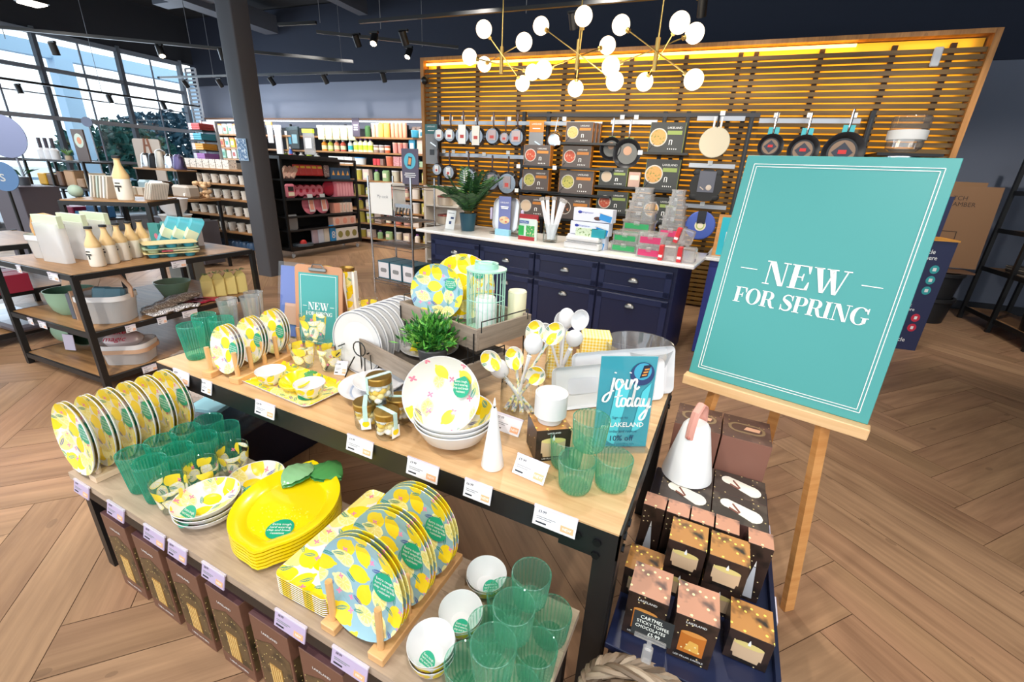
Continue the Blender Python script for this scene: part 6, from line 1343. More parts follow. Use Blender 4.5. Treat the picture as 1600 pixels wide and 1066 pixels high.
# candle box with candle
FB1=fairy('dark_dots','#3a2a24','#1c1613','#ffe9ae',36,dens=.12); FB2=fairy('sunset_dots','#cb957b','#6f5852','#fff0bb',30,dotr=.22,dens=.42); FB3=fairy('gold_dots','#bd864c','#38302a','#ffe46a',32,dotr=.22,dens=.42)
def candlecarton(w_,d_,h,kind):
    b=MB().mat(FB1).box((0,0,h/2),(w_,d_,h),.0006).mat(FB2 if kind!='tea' else FB3).poly([(-w_/2,-d_/2,h+.0004),(w_/2,-d_/2,h+.0004),(w_/2,d_/2,h+.0004),(-w_/2,d_/2,h+.0004)],[(0,0),(w_,0),(w_,d_),(0,d_)])
    CN=M('#d8b896',.45); CT=M('#e3cf86',.45)
    for sd in range(2 if kind=='tea' else 1):
        y=-d_/2-.0006; old=b.M.copy()
        if sd: b.M=b.M@Matrix.Rotation(R(90),4,'Z'); y=-w_/2-.0006
        if kind=='tea':
            ww=w_*.35; b.mat(CN).poly([(-ww,y,h*.27),(ww,y,h*.27),(ww,y,h*.66),(-ww,y,h*.66)]).poly([(-ww*.8,y,h*.14),(ww*.8,y,h*.14),(ww*.86,y,h*.27),(-ww*.86,y,h*.27)]).mat(CT).at2(y,h*.66,ww,h*.09)
            b.mat(PAPER).poly([(-.0035,y-.0008,h*.67),(.0035,y-.0008,h*.67),(.003,y-.0008,h*.76),(0,y-.0008,h*.86),(-.003,y-.0008,h*.76)])
        elif kind=='cone': b.mat(M('#cfd3dc',.45)).poly([(-w_*.24,y,h*.06),(w_*.24,y,h*.06),(w_*.05,y,h*.62),(-w_*.05,y,h*.62)]).mat(PAPER).poly([(-.003,y,h*.63),(.003,y,h*.63),(0,y,h*.74)])
        elif kind=='pillar':
            ww=w_*.30; b.mat(M('#c9762e',.45)).poly([(-ww,y,h*.2),(ww,y,h*.2),(ww,y,h*.66),(-ww,y,h*.66)]).mat(M('#f0b85a',.45)).poly([(-ww*.5,y-.0003,h*.28),(ww*.7,y-.0003,h*.26),(ww*.5,y-.0003,h*.48),(-ww*.2,y-.0003,h*.5)]).mat(M('#e39a4e',.45)).at2(y,h*.66,ww,h*.05)
            for q in range(5): b.mat(M('#fff0b0',.4)).disc((-ww*.7+ww*.34*q,y-.0008,h*(.3+.05*((q*2)%4))),.0025,8,(0,-1,0))
            b.mat(PAPER).text('LAKELAND',h*.065,(0,y,h*.88),(R(90),0,0),bold=.006).text('LED PILLAR CANDLE',h*.055,(0,y,h*.09),(R(90),0,0),bold=.005,squash=.95)
        b.M=old
    return b
def at2(s,y,z,rx,rz): 
    n=20; s.poly([(C(2*PI*i/n)*rx,y-.0005,z+S(2*PI*i/n)*rz) for i in range(n)][::-1]); return s
MB.at2=at2
b=candlecarton(.105,.105,.105,'tea').mat(PAPER).text('LAKELAND',.008,(0,-.0532,.094),(R(90),0,0),bold=.006).text('LED FILLED CANDLE',.007,(0,-.0532,.008),(R(90),0,0),bold=.01)
ONE('candle_carton',b,'dark candle carton with fairy-light print beneath the white candle','carton',(-.375,1.085,Z),R(38))
t=E('filled_candle','round white filled candle standing on the dark carton','candle',(-.375,1.085,Z+.107))
MB().mat(WHITEM).lathe([(0,0),(.036,0),(.037,.012),(.041,.018),(.048,.022),(.048,.092),(.045,.093),(.044,.085)],40).obj('holder',t); MB().mat(M('#f3efdf',.5)).lathe([(.044,.085),(0,.082)],32).obj('wax',t); MB().mat(PAPER).lathe([(.0015,.082),(.003,.09),(.002,.102),(0,.112)],10).obj('flame',t)
# green short tumblers
for i,(x,y,z,l) in enumerate(((-.245,.962,0,'front left short green tumbler on the tall table'),(-.16,1.02,0,'right short green tumbler on the tall table'),(-.30,1.045,0,'rear left short green tumbler on the tall table'),(-.237,1.03,.0915,'top short green tumbler stacked on three on the tall table'))):
    dup(GT,(x,y,Z+z),.3*i,l,'short green tumblers on the tall table',scale=(1.05,1.05,1.05))
# jars of servers
def server(name,head,base,m,lab,sz_=.034,group=None,slot=False,roll=0):
    h=Vector(head);b0=Vector(base); d=(h-b0); L=d.length; t=E(name,lab,'serving spoon',tuple(b0),0,group); dz=d.normalized(); cd=Vector((-h.x*.8+math.sin(roll)*.5,-h.y,1.5-h.z)).normalized()*(-1 if slot else 1); yy=-(cd-dz*cd.dot(dz)).normalized(); xx=yy.cross(dz); t.rotation_euler=Matrix((xx,yy,dz)).transposed().to_euler()
    MB().mat(m).lathe([(0,-.001),(sz_*.5,.001),(sz_*.85,.009),(sz_,.018)],28,sx=1.0,sy=1.3).mat(WHITE).lathe([(sz_,.018),(sz_*1.03,.017),(sz_*.87,.006),(sz_*.5,-.003),(0,-.005)],28,sx=1.0,sy=1.3).obj('spoon_head',t,(0,-.012,L),(R(90),0,0))
    P=smoothpath([(0,0,0),(0,.002,L*.4),(0,0,L*.7),(0,-.004,L-sz_*1.1)],5)
    MB().mat(WHITE if m is WHITE else m).tube(P,.006,8,radii=[.0085-.0035*math.sin(PI*i/(len(P)-1)) for i in range(len(P))]).obj('handle',t)
    return t
ONE('glass_jar',MB().mat(GLASS).lathe([(0,.004),(.06,.004),(.066,.015),(.066,.12),(.055,.14),(.058,.155),(.054,.153)],36),'clear glass jar with lemon-print serving spoons','jar',(-.548,1.245,Z))
for i,(hx,hz,m,hy,rl) in enumerate(((-.644,.912,LEMS,1.20,-.4),(-.585,.905,LEMS,1.27,.0),(-.600,.872,WHITE,1.20,PI*1.0),(-.509,.97,WHITE,1.23,PI*1.0),(-.522,1.01,LEMS,1.29,.3),(-.472,.90,LEMS,1.22,.5),(-.455,1.02,LEMS,1.29,.8))):
    server('serving_spoon',(hx,hy,hz),(-.548-(hx+.548)*.45,1.245-(hy-1.245)*.4,Z+.012),LEMM if m is LEMS else m,nth(i,7,'lemon-print or white spoons in the front glass jar'),.031,'spoons in the front glass jar',roll=rl*.5 if rl<2 else 0,slot=rl>2)
ONE('glass_jar',MB().mat(GLASS).lathe([(0,.004),(.055,.004),(.06,.015),(.06,.12),(.05,.135),(.052,.15),(.049,.148)],36),'clear glass jar with plain white salad servers','jar',(-.475,1.45,Z))
for i,(hx,hz,hy) in enumerate(((-.532,.967,1.43),(-.475,1.01,1.45),(-.419,1.028,1.46),(-.423,.949,1.40),(-.505,.985,1.50))):
    server('salad_server',(hx,hy,hz),(-.475-(hx+.475)*.45,1.45-(hy-1.45)*.4,Z+.012),WHITE,nth(i,5,'plain white salad servers in the rear glass jar'),.03,'white salad servers',roll=.3*i-.6,slot=i%2==1)
GING=gingham('gingham','#fbf3c8','#f4cf1f',75)
for i,(x,y,z,s_,l) in enumerate(((-.425,1.70,.0,.12,'lower yellow gingham box behind the white trays'),(-.42,1.715,.0905,.12,'upper yellow gingham box behind the white trays'),(-.545,1.62,.0,.10,'yellow gingham box half hidden behind the server jars'))):
    ONE('gingham_box',MB().mat(GING).box((0,0,.045 if i<2 else .09),(s_,s_*.9,.09 if i<2 else .18),.002),l,'box',(x,y,Z+z),R(25) if i!=1 else R(20),'yellow gingham boxes')
def wtray(l,loc,rot,L=.5,Hh=.18):
    b=MB(); b.M=Matrix.Rotation(R(90),4,'X'); rtrayb=rtray(L,Hh,WHITE,h=.022,rim=WHITE); t=E('white_tray',l,'tray',loc,0,'plain white trays',rot=rot); rtrayb.obj('tray_body',t,(0,0,Hh/2),(R(90),0,0))
    MB().mat(M('#dcdde6',.3)).at((-.1,-.0045,Hh/2),(R(90),0,0)).prism(rrect(.12,.06,.015,5),0,.0015).obj('embossed_panel',t)
wtray('front plain white rectangular tray leaning behind the join today sign',(-.29,1.475,Z),(R(-12),0,R(43)),.46,.16)
wtray('rear plain white rectangular tray leaning behind the front one',(-.255,1.56,Z),(R(-12),0,R(43)),.44,.19)
b=MB().mat(CRYS).lathe([(0,.006),(.06,.006),(.085,.02),(.125,.10),(.137,.17)],72,rib=.0022,nrib=12,ribz=(.01,.14)).lathe([(.137,.17),(.134,.168),(.12,.1),(.08,.03),(0,.02)],48)
ONE('crystal_bowl',b,'large cut crystal bowl at the back corner of the tall table','bowl',(-.245,1.74,Z))
# join today sign
js=E('join_sign','turquoise join today offer card in a clear holder at table corner','sign',(-.183,1.215,Z),0,rot=(R(-4),0,R(31)))
MB().mat(CYAN).box((0,0,.152),(.172,.003,.30)).obj('card',js)
MB().mat(ACRYL).box((0,-.003,.152),(.176,.0015,.304)).box((0,-.01,.002),(.176,.06,.003)).obj('clear_holder',js)
b=MB().mat(M('#55c8d6',.35)).at((0,-.0045,.1),(R(90),0,0)).poly([(-.05,-.07,0),(-.02,-.09,0),(.01,.1,0),(-.03,.13,0)]).poly([(.03,-.05,0),(.06,-.03,0),(.075,.12,0),(.05,.09,0)]).mat(M('#2a3f6e',.4)).disc((.043,.148,.0005),.037,28).mat(M('#3fa3c4',.4)).disc((.043,.156,.0008),.027,24).mat(M('#1d2238',.4)).poly([(.035,.135,.0012),(.058,.14,.0012),(.066,.178,.0012),(.044,.175,.0012)]).mat(M('#e79a4a',.4))
for q in range(3): b.poly([(.041+.003*q,.142+.009*q,.0016),(.055+.003*q,.144+.009*q,.0016),(.057+.003*q,.149+.009*q,.0016),(.042+.003*q,.147+.009*q,.0016)])
b.mat(PAPER)
J=[[(.12,.62),(.08,.30),(.02,-.12),(-.10,-.32),(-.22,-.28),(-.18,-.10),(.0,.05),(.16,.12)],[(.14,.80),(.15,.84)],[(.42,.50),(.28,.56),(.20,.36),(.28,.16),(.42,.26),(.46,.46),(.38,.56),(.44,.42),(.56,.36)],[(.62,.56),(.58,.36),(.62,.18),(.70,.22)],[(.70,.80),(.71,.84)],[(.78,.56),(.76,.36),(.74,.18),(.80,.42),(.92,.58),(.98,.48),(.94,.28),(1.0,.16),(1.10,.28)]]
T2=[[(.12,.98),(.08,.6),(.06,.26),(.14,.16),(.24,.26)],[(-.08,.62),(.1,.66),(.28,.70)],[(.42,.54),(.30,.56),(.24,.34),(.32,.18),(.44,.26),(.46,.46),(.40,.56)],[(.72,.50),(.60,.58),(.52,.34),(.58,.18),(.70,.30),(.76,.55),(.80,1.0),(.74,.42),(.76,.20),(.84,.20)],[(1.08,.50),(.96,.58),(.88,.34),(.94,.18),(1.06,.30),(1.10,.56),(1.08,.28),(1.16,.18),(1.22,.26)],[(1.26,.56),(1.24,.30),(1.34,.18),(1.46,.34),(1.50,.58),(1.46,.1),(1.36,-.36),(1.22,-.48),(1.16,-.34),(1.34,-.06),(1.60,.2)]]
script(b,J,.0062,-.052,.085,.082,.001); script(b,T2,.0062,-.030,.030,.070,.001)
b.text('my',.022,(-.056,-.025,.001),bold=.02,shear=.3).text('LAKELAND',.0215,(.014,-.020,.001),bold=.008)
b.mat(M('#1f3f66',.4)).text('Sign up to',.0125,(-.01,.005,.001)).text('today and receive',.0125,(.004,-.042,.001)).text('10% off',.026,(.0,-.067,.001),bold=.006).text('when you spend £30 or more\nin-store across the range',.0075,(.0,-.09,.001)).mat(PAPER).text('lakeland.co.uk',.006,(-.02,-.115,.001)).text('Terms and conditions apply',.005,(.0,-.124,.001))
b.obj('lettering',js)
# ---------------- navy step with boxed candles on the right ----------------
PZ=.35
t=E('plinth','long low navy plinth of boxed candles beside the tall table','plinth',(.12,1.28,0))
MB().mat(NAVY2).box((0,0,PZ-.01),(.41,.86,.02),.002).obj('top_board',t); MB().mat(NAVY).box((0,0,(PZ-.02)/2),(.39,.84,PZ-.02)).obj('body',t)
MB().mat(NAVY).box((.2,0,PZ+.012),(.012,.86,.024)).obj('side_lip',t)
for y in(-.12,.2): MB().mat(clear_tag).box((.208,y,PZ+.0),(.004,.09,.045)).obj('label_holder',t)
MB().mat(PAPER).box((.12,-.433,PZ-.045),(.07,.003,.09)).mat(GREY).box((.12,-.435,PZ-.03),(.05,.001,.003)).box((.12,-.435,PZ-.05),(.04,.001,.003)).text('£9.99',.014,(.12,-.436,PZ-.07),(R(90),0,0)).obj('price_card',t)
Q=PZ+.001
def RB_(mb,l,x,y,z,rz=0,cat='carton',name='candle_carton',group=None): return ONE(name,mb,l,cat,(x,y,z),rz,group)
RB_(candlecarton(.1,.105,.15,'pillar'),'pillar candle carton at the plinth front, right of the chalk sign',.112,.952,Q,R(3),group='pillar candle cartons')
RB_(candlecarton(.1,.105,.15,'pillar'),'pillar candle carton half covered by the chalk sign',-.005,.957,Q,R(1),group='pillar candle cartons')
tea=None
for x,y,z,l in((.064,1.128,Q,'lower left tealight carton'),(.064,1.126,Q+.1005,'upper left tealight carton of the two middle stacks'),(.172,1.126,Q,'lower middle tealight carton'),(.172,1.124,Q+.1005,'upper right tealight carton of the two middle stacks'),(.237,1.068-.0,Q,'single tealight carton at the right plinth edge'),(-.035,1.075,Q+.0,'tealight carton behind the chalk sign carton')):
    if z==Q and x==.172: x=.1705
    if x==.237: x,y=.246,1.010
    if x==-.035: y=1.068
    if tea is None: tea=RB_(candlecarton(.1,.1,.1,'tea'),l,x,y+.004,z,0,group='tealight cartons on the plinth')
    else: dup(tea,(x,y+.004 if z!=Q or x>.07 else y+.004,z),0,l)
cone=None
for i,x in enumerate((-.045,.024,.093,.162,.25)):
    y=1.218
    l=nth(i,5,'tall cone candle cartons in the second plinth row')
    if cone is None: cone=RB_(candlecarton(.064,.064,.205,'cone'),l,x,y,Q,0,group='cone candle cartons')
    else: dup(cone,(x,y if i<4 else 1.205,Q),0,l)
# white lantern picture cartons
def wlcarton(h=.19):
    b=MB().mat(M('#6b4a44',.5)).box((0,0,h/2),(.158,.128,h),.0006).mat(fairy('lantern_top','#453c38','#5a4f48','#d9c58a',30) if 'lantern_top' not in bpy.data.materials else bpy.data.materials['lantern_top']).poly([(-.079,-.064,h+.0004),(.079,-.064,h+.0004),(.079,.064,h+.0004),(-.079,.064,h+.0004)],[(0,0),(.158,0),(.158,.128),(0,.128)])
    P=[]
    for k in range(9): a=R(90+180*k/8); P.append((-.035+.022*C(a),.018+.022*S(a)))
    for k in range(9): a=R(-90+180*k/8); P.append((.035+.03*C(a),-.012+.030*S(a)))
    b.mat(M('#f4f0e4',.4)).poly([(p[0],p[1],h+.001) for p in P]).mat(M('#8a5648',.5)).tube([(-.02,.02,h+.002),(.0,-.012,h+.002),(-.004,-.018,h+.002),(-.03,-.004,h+.002)],.003,5)
    return b
wl=None
for x,y,l in((.035,1.322,'front left carton printed with a white lantern'),(.197,1.322,'front right carton printed with a white lantern'),(.197,1.452,'rear right carton printed with a white lantern'),(.035,1.452,'rear left carton topped by the white lantern')):
    if wl is None: wl=ONE('lantern_carton',wlcarton(),l,'carton',(x,y,Q),0,'white lantern cartons')
    else: dup(wl,(x,y,Q),0,l)
tl=MB().mat(M('#84594b',.5)).box((0,0,.165),(.155,.17,.33),.001).mat(fairy('lantern_top2','#5a4540','#6f564e','#b59a62',30)).poly([(-.077,-.085,.3305),(.077,-.085,.3305),(.077,.085,.3305),(-.077,.085,.3305)],[(0,0),(.155,0),(.155,.17),(0,.17)]).mat(M('#8a7458',.5)).prism([(p[0],p[1]) for p in rrect(.12,.07,.034,8)],.3308,.3312).mat(M('#5b443c',.5)).prism([(p[0],p[1]) for p in rrect(.1,.05,.024,8)],.3312,.3316).mat(M('#d9a98c',.5)).poly([(-.01,-.012,.332),(.04,-.012,.332),(.045,.012,.332),(0,.014,.332)])
tl.mat(M('#3c3528',.5)).box((0,-.0856,.05),(.15,.001,.08)).mat(M('#8a5648',.5)).tube([(C(R(q))*.03,-.086,.13+S(R(q))*.03) for q in range(0,181,20)],.0012,4)
for k in range(9): tl.mat(M('#7d7448',.5)).box((-.03+k*.0075,-.0866,.10),(.002,.001,.05))
o=ONE('lantern_carton',tl,'tall brown carton at the right rear of the navy plinth','carton',(.19,1.605,Q),0,'tall brown lantern cartons')
dup(o,(.03,1.605,Q),0,'tall brown carton at the left rear of the navy plinth')
# white lantern
wt=E('white_lantern','white tapered lantern with a pink strap handle on the cartons','lantern',(.026,1.425,Q+.1915)); wt.scale=(1.15,1.15,1.15)
MB().mat(M('#f2f3f4',.35)).lathe([(0,0),(.066,0),(.072,.006),(.070,.02),(.038,.17),(.03,.182),(0,.185)],40).obj('shade',wt)
MB().mat(M('#d99c8e',.5)).tube([(-.041,-.0,.145),(-.040,0,.18),(-.028,0,.225),(0,0,.242),(.028,0,.225),(.040,0,.18),(.041,0,.145)],.006,8).obj('strap_handle',wt)
wt.rotation_euler=(0,0,R(70))
ch=[c for c in wt.children if c.name.startswith('strap')][0]; ch.scale=(1,2.0,1)
MB().mat(M('#b0685c',.4)).sphere((-.047,0,.15),.005,8,6).sphere((.047,0,.15),.005,8,6).obj('rivets',wt)
# wicker basket with chalk sign
wb=E('wicker_basket','twisted willow basket with arched handle in front of the plinth','basket',(.035,.74,.045))
wk=[M('#94806c',.6),M('#6e5c4b',.6),M('#ab9883',.6)]
stb=E
b=MB()
for k in range(16):
    z=.06+k*.014; r=.105+.0022*k
    for s_ in range(2): b.mat(wk[(k+s_)%3]).tube([(C(R(q))*(r+.004*math.sin(R(q)*11+PI*s_+k)),S(R(q))*(r+.004*math.sin(R(q)*11+PI*s_+k))*.8,z+.003*math.cos(R(q)*7+s_)) for q in range(0,360,10)],.0065,5,closed=True)
b.obj('woven_sides',wb)
b=MB()
for s_ in range(4): b.mat(wk[s_%3]).tube([(C(R(q))*(.142+.008*C(R(q)*9+s_*1.57)),S(R(q))*(.142+.008*C(R(q)*9+s_*1.57))*.8,.29+.009*S(R(q)*9+s_*1.57)) for q in range(0,360,6)],.0085,6,closed=True)
b.obj('rim',wb)
b=MB()
for s_ in range(3):
    P=[]
    for q in range(0,181,5):
        a=R(q); r=.13; tw=R(q*5)+s_*2.09; P.append((C(a)*r+.007*C(tw)*C(a),.007*S(tw),.29+S(a)*.115+.007*C(tw)*S(a)))
    b.mat(wk[s_]).tube(P,.0078,6)
b.obj('handle',wb)
MB().mat(wk[1]).lathe([(0,.058),(.11,.058),(.11,.06)],24,sy=.8).obj('base',wb)
st=ONE('crate_stand',MB().mat(CHAR).box((0,0,.05),(.22,.18,.1)),'dark low block under the willow basket','stand',(.035,.74,0))
for i,(x,y,rz,m,l) in enumerate(((.02,.74,.5,M('#c79a2a',.4),'mustard chocolate bar packet in the basket'),(.06,.72,.3,M('#6fc0c8',.4),'turquoise chocolate bar packet in the basket'))):
    ONE('chocolate_packet',MB().mat(m).box((0,0,.115),(.055,.018,.23),.003).mat(PAPER).text('Sticky\nToffee',.014,(0,-.0095,.19),(R(90),0,0)),l,'packet',(x,y,.108),0,'chocolate bars in the basket',rot=(R(-14),0,rz))
cs=E('chalk_sign','small black chalk price sign clipped to the basket handle','sign',(.018,.765,.475),0,rot=(R(-18),0,R(2))); cs.scale=(.74,.74,.74)
MB().mat(PLAST).box((0,0,.015),(.03,.024,.05),.004).box((0,0,.045),(.014,.014,.03)).box((0,-.003,.066),(.095,.01,.014),.002).obj('clip',cs)
b=MB().mat(M('#171b1d',.7)).box((0,.0,.1),(.12,.003,.075)).mat(M('#e8ece6',.8)).at((0,-.002,.1),(R(90),0,0)).text('CARTMEL',.0155,(-.006,.025,.0006),shear=.12).text('STICKY TOFFEE',.0138,(.0,.010,.0006),shear=-.1).text('CHOCOLATES',.0138,(-.006,-.005,.0006),shear=.12).text('£5.99',.0165,(.008,-.021,.0006)); b.obj('board',cs)
# ---------------- easel with the big sign ----------------
P0=Vector((-.045,1.745,.78)); P1=Vector((.52,1.615,.78)); ez=math.atan2(P1.y-P0.y,P1.x-P0.x); mid=(P0+P1)/2; L=(P1-P0).length
es=E('easel','pine easel with a wide ledge holding the large teal sign','easel',(mid.x,mid.y,0),ez)
lean=R(13)
MB().mat(EASELL).box((0,-.012,.775),(L+.01,.045,.04),.003).obj('ledge',es)
def leg(p0,p1,w_=.042,d_=.022):
    p0=Vector(p0);p1=Vector(p1);d=p1-p0; q=d.to_track_quat('Z','Y').to_matrix(); return MB().mat(EASEL).box((p0+p1)/2,(w_,d_,d.length),rot=q)
leg((.175,.0,.77),(.255,-.06,.001)).obj('leg',es); leg((-.175,.0,.77),(-.235,-.06,.001)).obj('leg',es); leg((.175,.045,.77),(.03,.225,1.5)).obj('leg',es); leg((-.175,.045,.77),(-.03,.225,1.5)).obj('leg',es)
leg((.0,.24,1.4),(.0,.66,.001)).obj('rear_leg',es); MB().mat(EASEL).box((0,.06,.84),(.42,.02,.04)).obj('cross_bar',es)
bs=E('large_sign','large teal board reading NEW FOR SPRING standing on the easel ledge','sign',(mid.x,mid.y,.7965),0,rot=(-lean,0,ez))
SW,SH=.572,.825
MB().mat(TEAL).box((0,.004,SH/2),(SW,.006,SH),.0015).obj('board',bs)
b=MB().mat(PAPER).at((0,0,0),(R(90),0,0))
for ins,w_ in((.030,.0022),(.039,.0022)):
    x=SW/2-ins;y0=ins;y1=SH-ins
    b.box((0,y0,.0006),(2*x,w_,.0008)).box((0,y1,.0006),(2*x,w_,.0008)).box((-x,SH/2,.0006),(w_,y1-y0,.0008)).box((x,SH/2,.0006),(w_,y1-y0,.0008))
serif(b,'NEW',.082,.0,.385,.001,1.0); serif(b,'FOR SPRING',.056,.0,.305,.001,.96)
b.box((-.178,.43,.0006),(.055,.0028,.0008)).box((.182,.43,.0006),(.055,.0028,.0008))
b.obj('lettering',bs)
# ---------------- left three-shelf display table ----------------
def WL(x,y,z): return W(x,y,z)
lt=E('display_table','three-level wooden display table with black steel frame at the left','table',W(-3.97,2.05,0),WR)
hx,hy=.48,.61
for z,mm in((.79,OAK),(.41,OAK),(.09,OAK)):
    b=MB().mat(mm)
    for i in range(6): b.box((0,-hy+2*hy*(i+.5)/6,z-.012),(2*hx-.02,2*hy/6-.001,.024))
    b.obj('shelf',lt)
    MB().mat(BLACK).box((0,-hy,z-.02),(2*hx,.03,.035)).box((0,hy,z-.02),(2*hx,.03,.035)).box((hx,0,z-.02),(.03,2*hy,.035)).box((-hx,0,z-.02),(.03,2*hy,.035)).obj('frame_rail',lt)
for sx_ in(-1,1):
    for sy_ in(-1,1): MB().mat(BLACK).box((sx_*hx,sy_*hy,.39),(.035,.035,.78)).obj('leg',lt)
for i,(x,y,z,dx_,rz) in enumerate(((.3,-hy-.02,.76,.11,0),(-.1,-hy-.02,.76,.05,0),(-.42,-hy-.02,.76,.05,0),(hx+.02,.0,.76,.1,90),(-.05,-hy-.02,.38,.09,0),(-.2,-hy-.02,.38,.06,0),(hx+.02,-.4,.38,.06,90),(hx+.02,-.2,.38,.06,90),(hx+.02,.0,.38,.11,90),(hx+.02,.35,.38,.09,90),(hx+.02,-.35,.06,.1,90))):
    p=Vector(W(-3.97,2.05,z))+Matrix.Rotation(WR,3,'Z')@Vector((x,y,0)); ONE('price_label',tagmesh(dx_,.045),f'white price label {["at the front corner of the top shelf","mid-front of the top shelf","at the front left of the top shelf","on the top shelf side below the muffin trays","left of two on the middle shelf front","right of two on the middle shelf front","under the white mesh basket","right of the white mesh basket","under the foil bags","under the lemon bags","on the bottom shelf side"][i]}','price label',tuple(p),WR+R(rz),'price labels on the left display table')
tt=E('display_table','taller small wooden riser table behind the left display table','table',W(-5.05,2.62,0),WR+R(35))
b=MB().mat(OAK).box((0,0,1.098),(.66,.56,.022)); b.obj('tabletop',tt)
MB().mat(BLACK).box((0,-.28,1.08),(.68,.03,.035)).box((0,.28,1.08),(.68,.03,.035)).box((.33,0,1.08),(.03,.56,.035)).box((-.33,0,1.08),(.03,.56,.035)).obj('frame_rail',tt)
for sx_ in(-1,1):
    for sy_ in(-1,1): MB().mat(BLACK).box((sx_*.325,sy_*.275,.54),(.035,.035,1.08)).obj('leg',tt)
def LT(name,mb,l,cat,x,y,z=.7915,rz=0,group=None): return ONE(name,mb,l,cat,W(x,y,z),WR+rz,group)
CRM=M('#e9d9ba',.4)
# milk bottle lamps
def milk(s=1):
    t=E('milk_bottle','','bottle',(0,0,0))
    MB().mat(M('#e5c58e',.35)).lathe([(.033*s,.1*s),(.034*s,.115*s),(.014*s,.165*s),(.012*s,.19*s),(.016*s,.192*s),(.016*s,.2*s),(0,.2*s)],24).mat(M('#f3eee2',.35)).lathe([(0,0),(.032*s,0),(.035*s,.006*s),(.034*s,.1*s)],24).obj('bottle_body',t)
    MB().mat(M('#2e2a26',.6)).box((0,-.0355*s,.065*s),(.03*s,.001,.008*s)).box((0,-.0355*s,.08*s),(.022*s,.001,.006*s)).box((0,-.0355*s,.05*s),(.008*s,.001,.02*s)).obj('printed_mark',t)
    MB().mat(CHAR).lathe([(.017*s,.194*s),(.017*s,.206*s),(0,.208*s)],16).obj('cap',t)
    return t
mk=milk(1.25)
for i,(x,y) in enumerate(((-3.66,1.66),(-3.70,1.76),(-3.75,1.86),(-3.80,1.96),(-3.85,2.06))):
    l=nth(i,5,'cream milk-bottle shaped bottles on the left table','front')
    if i==0: mk.location=W(x,y,.7915); mk.rotation_euler=(0,0,WR+.3); mk['label']=l; mk['group']='cream milk bottles'
    else: dup(mk,W(x,y,.7915),WR+.3,l)
dup(mk,W(-4.86,2.55,1.1105),WR+.5,'large cream milk bottle standing alone on the riser table','large milk bottle',scale=(1.45,1.45,1.45))
def pbag(w_,h_,m,top,n=1): return MB().mat(m).prism([(p[0],p[1]) for p in rrect(w_,.06,.02,3)],0,h_*.86).mat(top).box((0,0,h_*.9),(w_*1.02,.03,h_*.26))
for i,(x,y) in enumerate(((-3.98,1.60),(-4.0,1.74),(-4.02,1.88))): LT('clear_bag_pack',pbag(.24,.30,BAGP,M('#cfdcc0',.5)),nth(i,3,'clear bags with pale green headers on the left table','front'),'bag',x,y,rz=.1,group='clear bags with green headers')
def mbasket(w_,d_,h_,band=TAN,handle=True,name='',l='',loc=None,rz=0,up=True):
    t=E('storage_basket',l,'basket',loc,rz)
    b=MB().mat(FROST); P=rrect(w_,d_,.075,7); n=len(P); lo=[b.v((p[0]*.86,p[1]*.86,0)) for p in P]; hi=[b.v((p[0],p[1],h_)) for p in P]; b.face(lo[::-1])
    for i in range(n): j=(i+1)%n; b.face([lo[i],lo[j],hi[j],hi[i]],None,True)
    b.obj('mesh_body',t)
    MB().mat(WHITEM).prism(rrect(w_*1.02,d_*1.02,.075,7),h_-.035,h_,cap=False).prism(rrect(w_*.98,d_*.98,.075,7)[::-1],h_-.035,h_,cap=False).obj('rim',t)
    if handle:
        if up: MB().mat(band).tube([(-w_*.50,0,h_-.03),(-w_*.52,0,h_+.04),(-w_*.38,0,h_+.115),(0,0,h_+.13),(w_*.38,0,h_+.115),(w_*.52,0,h_+.04),(w_*.50,0,h_-.03)],.014,6).obj('handle',t)
        else: MB().mat(band).prism(rrect(w_*1.06,d_*1.06,.075,7),h_-.06,h_-.03,cap=False).obj('handle',t)
    return t
mbasket(.26,.20,.16,M('#d9a870',.5),l='white mesh basket of pastel cutters at the left front',loc=W(-4.2,1.68,.7915),rz=WR+.2)
for i,(dx_,dy_,c,s_) in enumerate(((-.08,.0,'#8fd0a8',.045),(-.02,.02,'#e3a39a',.04),(.05,.0,'#ecc9a6',.045),(.09,-.02,'#e8cf5a',.03),(.0,-.04,'#efdcb0',.035))):
    ONE('cookie_cutter',MB().mat(M(c,.4)).sphere((0,0,0),s_,12,8,(1,.7,.8)),nth(i,5,'pastel plastic items heaped in the white mesh basket'),'toy',Vector(W(-4.2+dx_,1.68+dy_,.7915+.155)),0,'pastel items in the basket')
mbasket(.30,.24,.19,TAN,l='white mesh basket with tan handle up on the middle shelf',loc=W(-3.68,1.66,.4115),rz=WR+R(35))
for i,(dx_,dy_) in enumerate(((-.05,.0),(.03,.03))): ONE('silicone_mould',MB().mat(M('#5f8797',.45)).box((0,0,0),(.12,.05,.17),.015),nth(i,2,'slate blue flat moulds standing in the middle-shelf mesh basket'),'mould',W(-3.68+dx_,1.66+dy_,.4115+.14),0,'slate blue moulds',rot=(R(-25),0,WR+.6))
mbasket(.30,.24,.15,TAN,l='white mesh basket with folded tan handle on the bottom shelf',loc=W(-3.66,1.70,.0915),rz=WR+R(35),up=False)
b=MB().mat(BAGP).sphere((0,0,.06),.12,14,8,(1,.85,.5)).mat(M('#e6b9c4',.5)).sphere((0,0,.06),.10,14,8,(1,.85,.45)).mat(M('#c22f52',.5)).text('cake\nmagic',.06,(.0,-.07,.11),(R(35),0,0),bold=.006)
ONE('fabric_bag',b,'clear bag of pink printed cloth lying in the lowest basket','bag',W(-3.66,1.68,.2),WR+R(35))
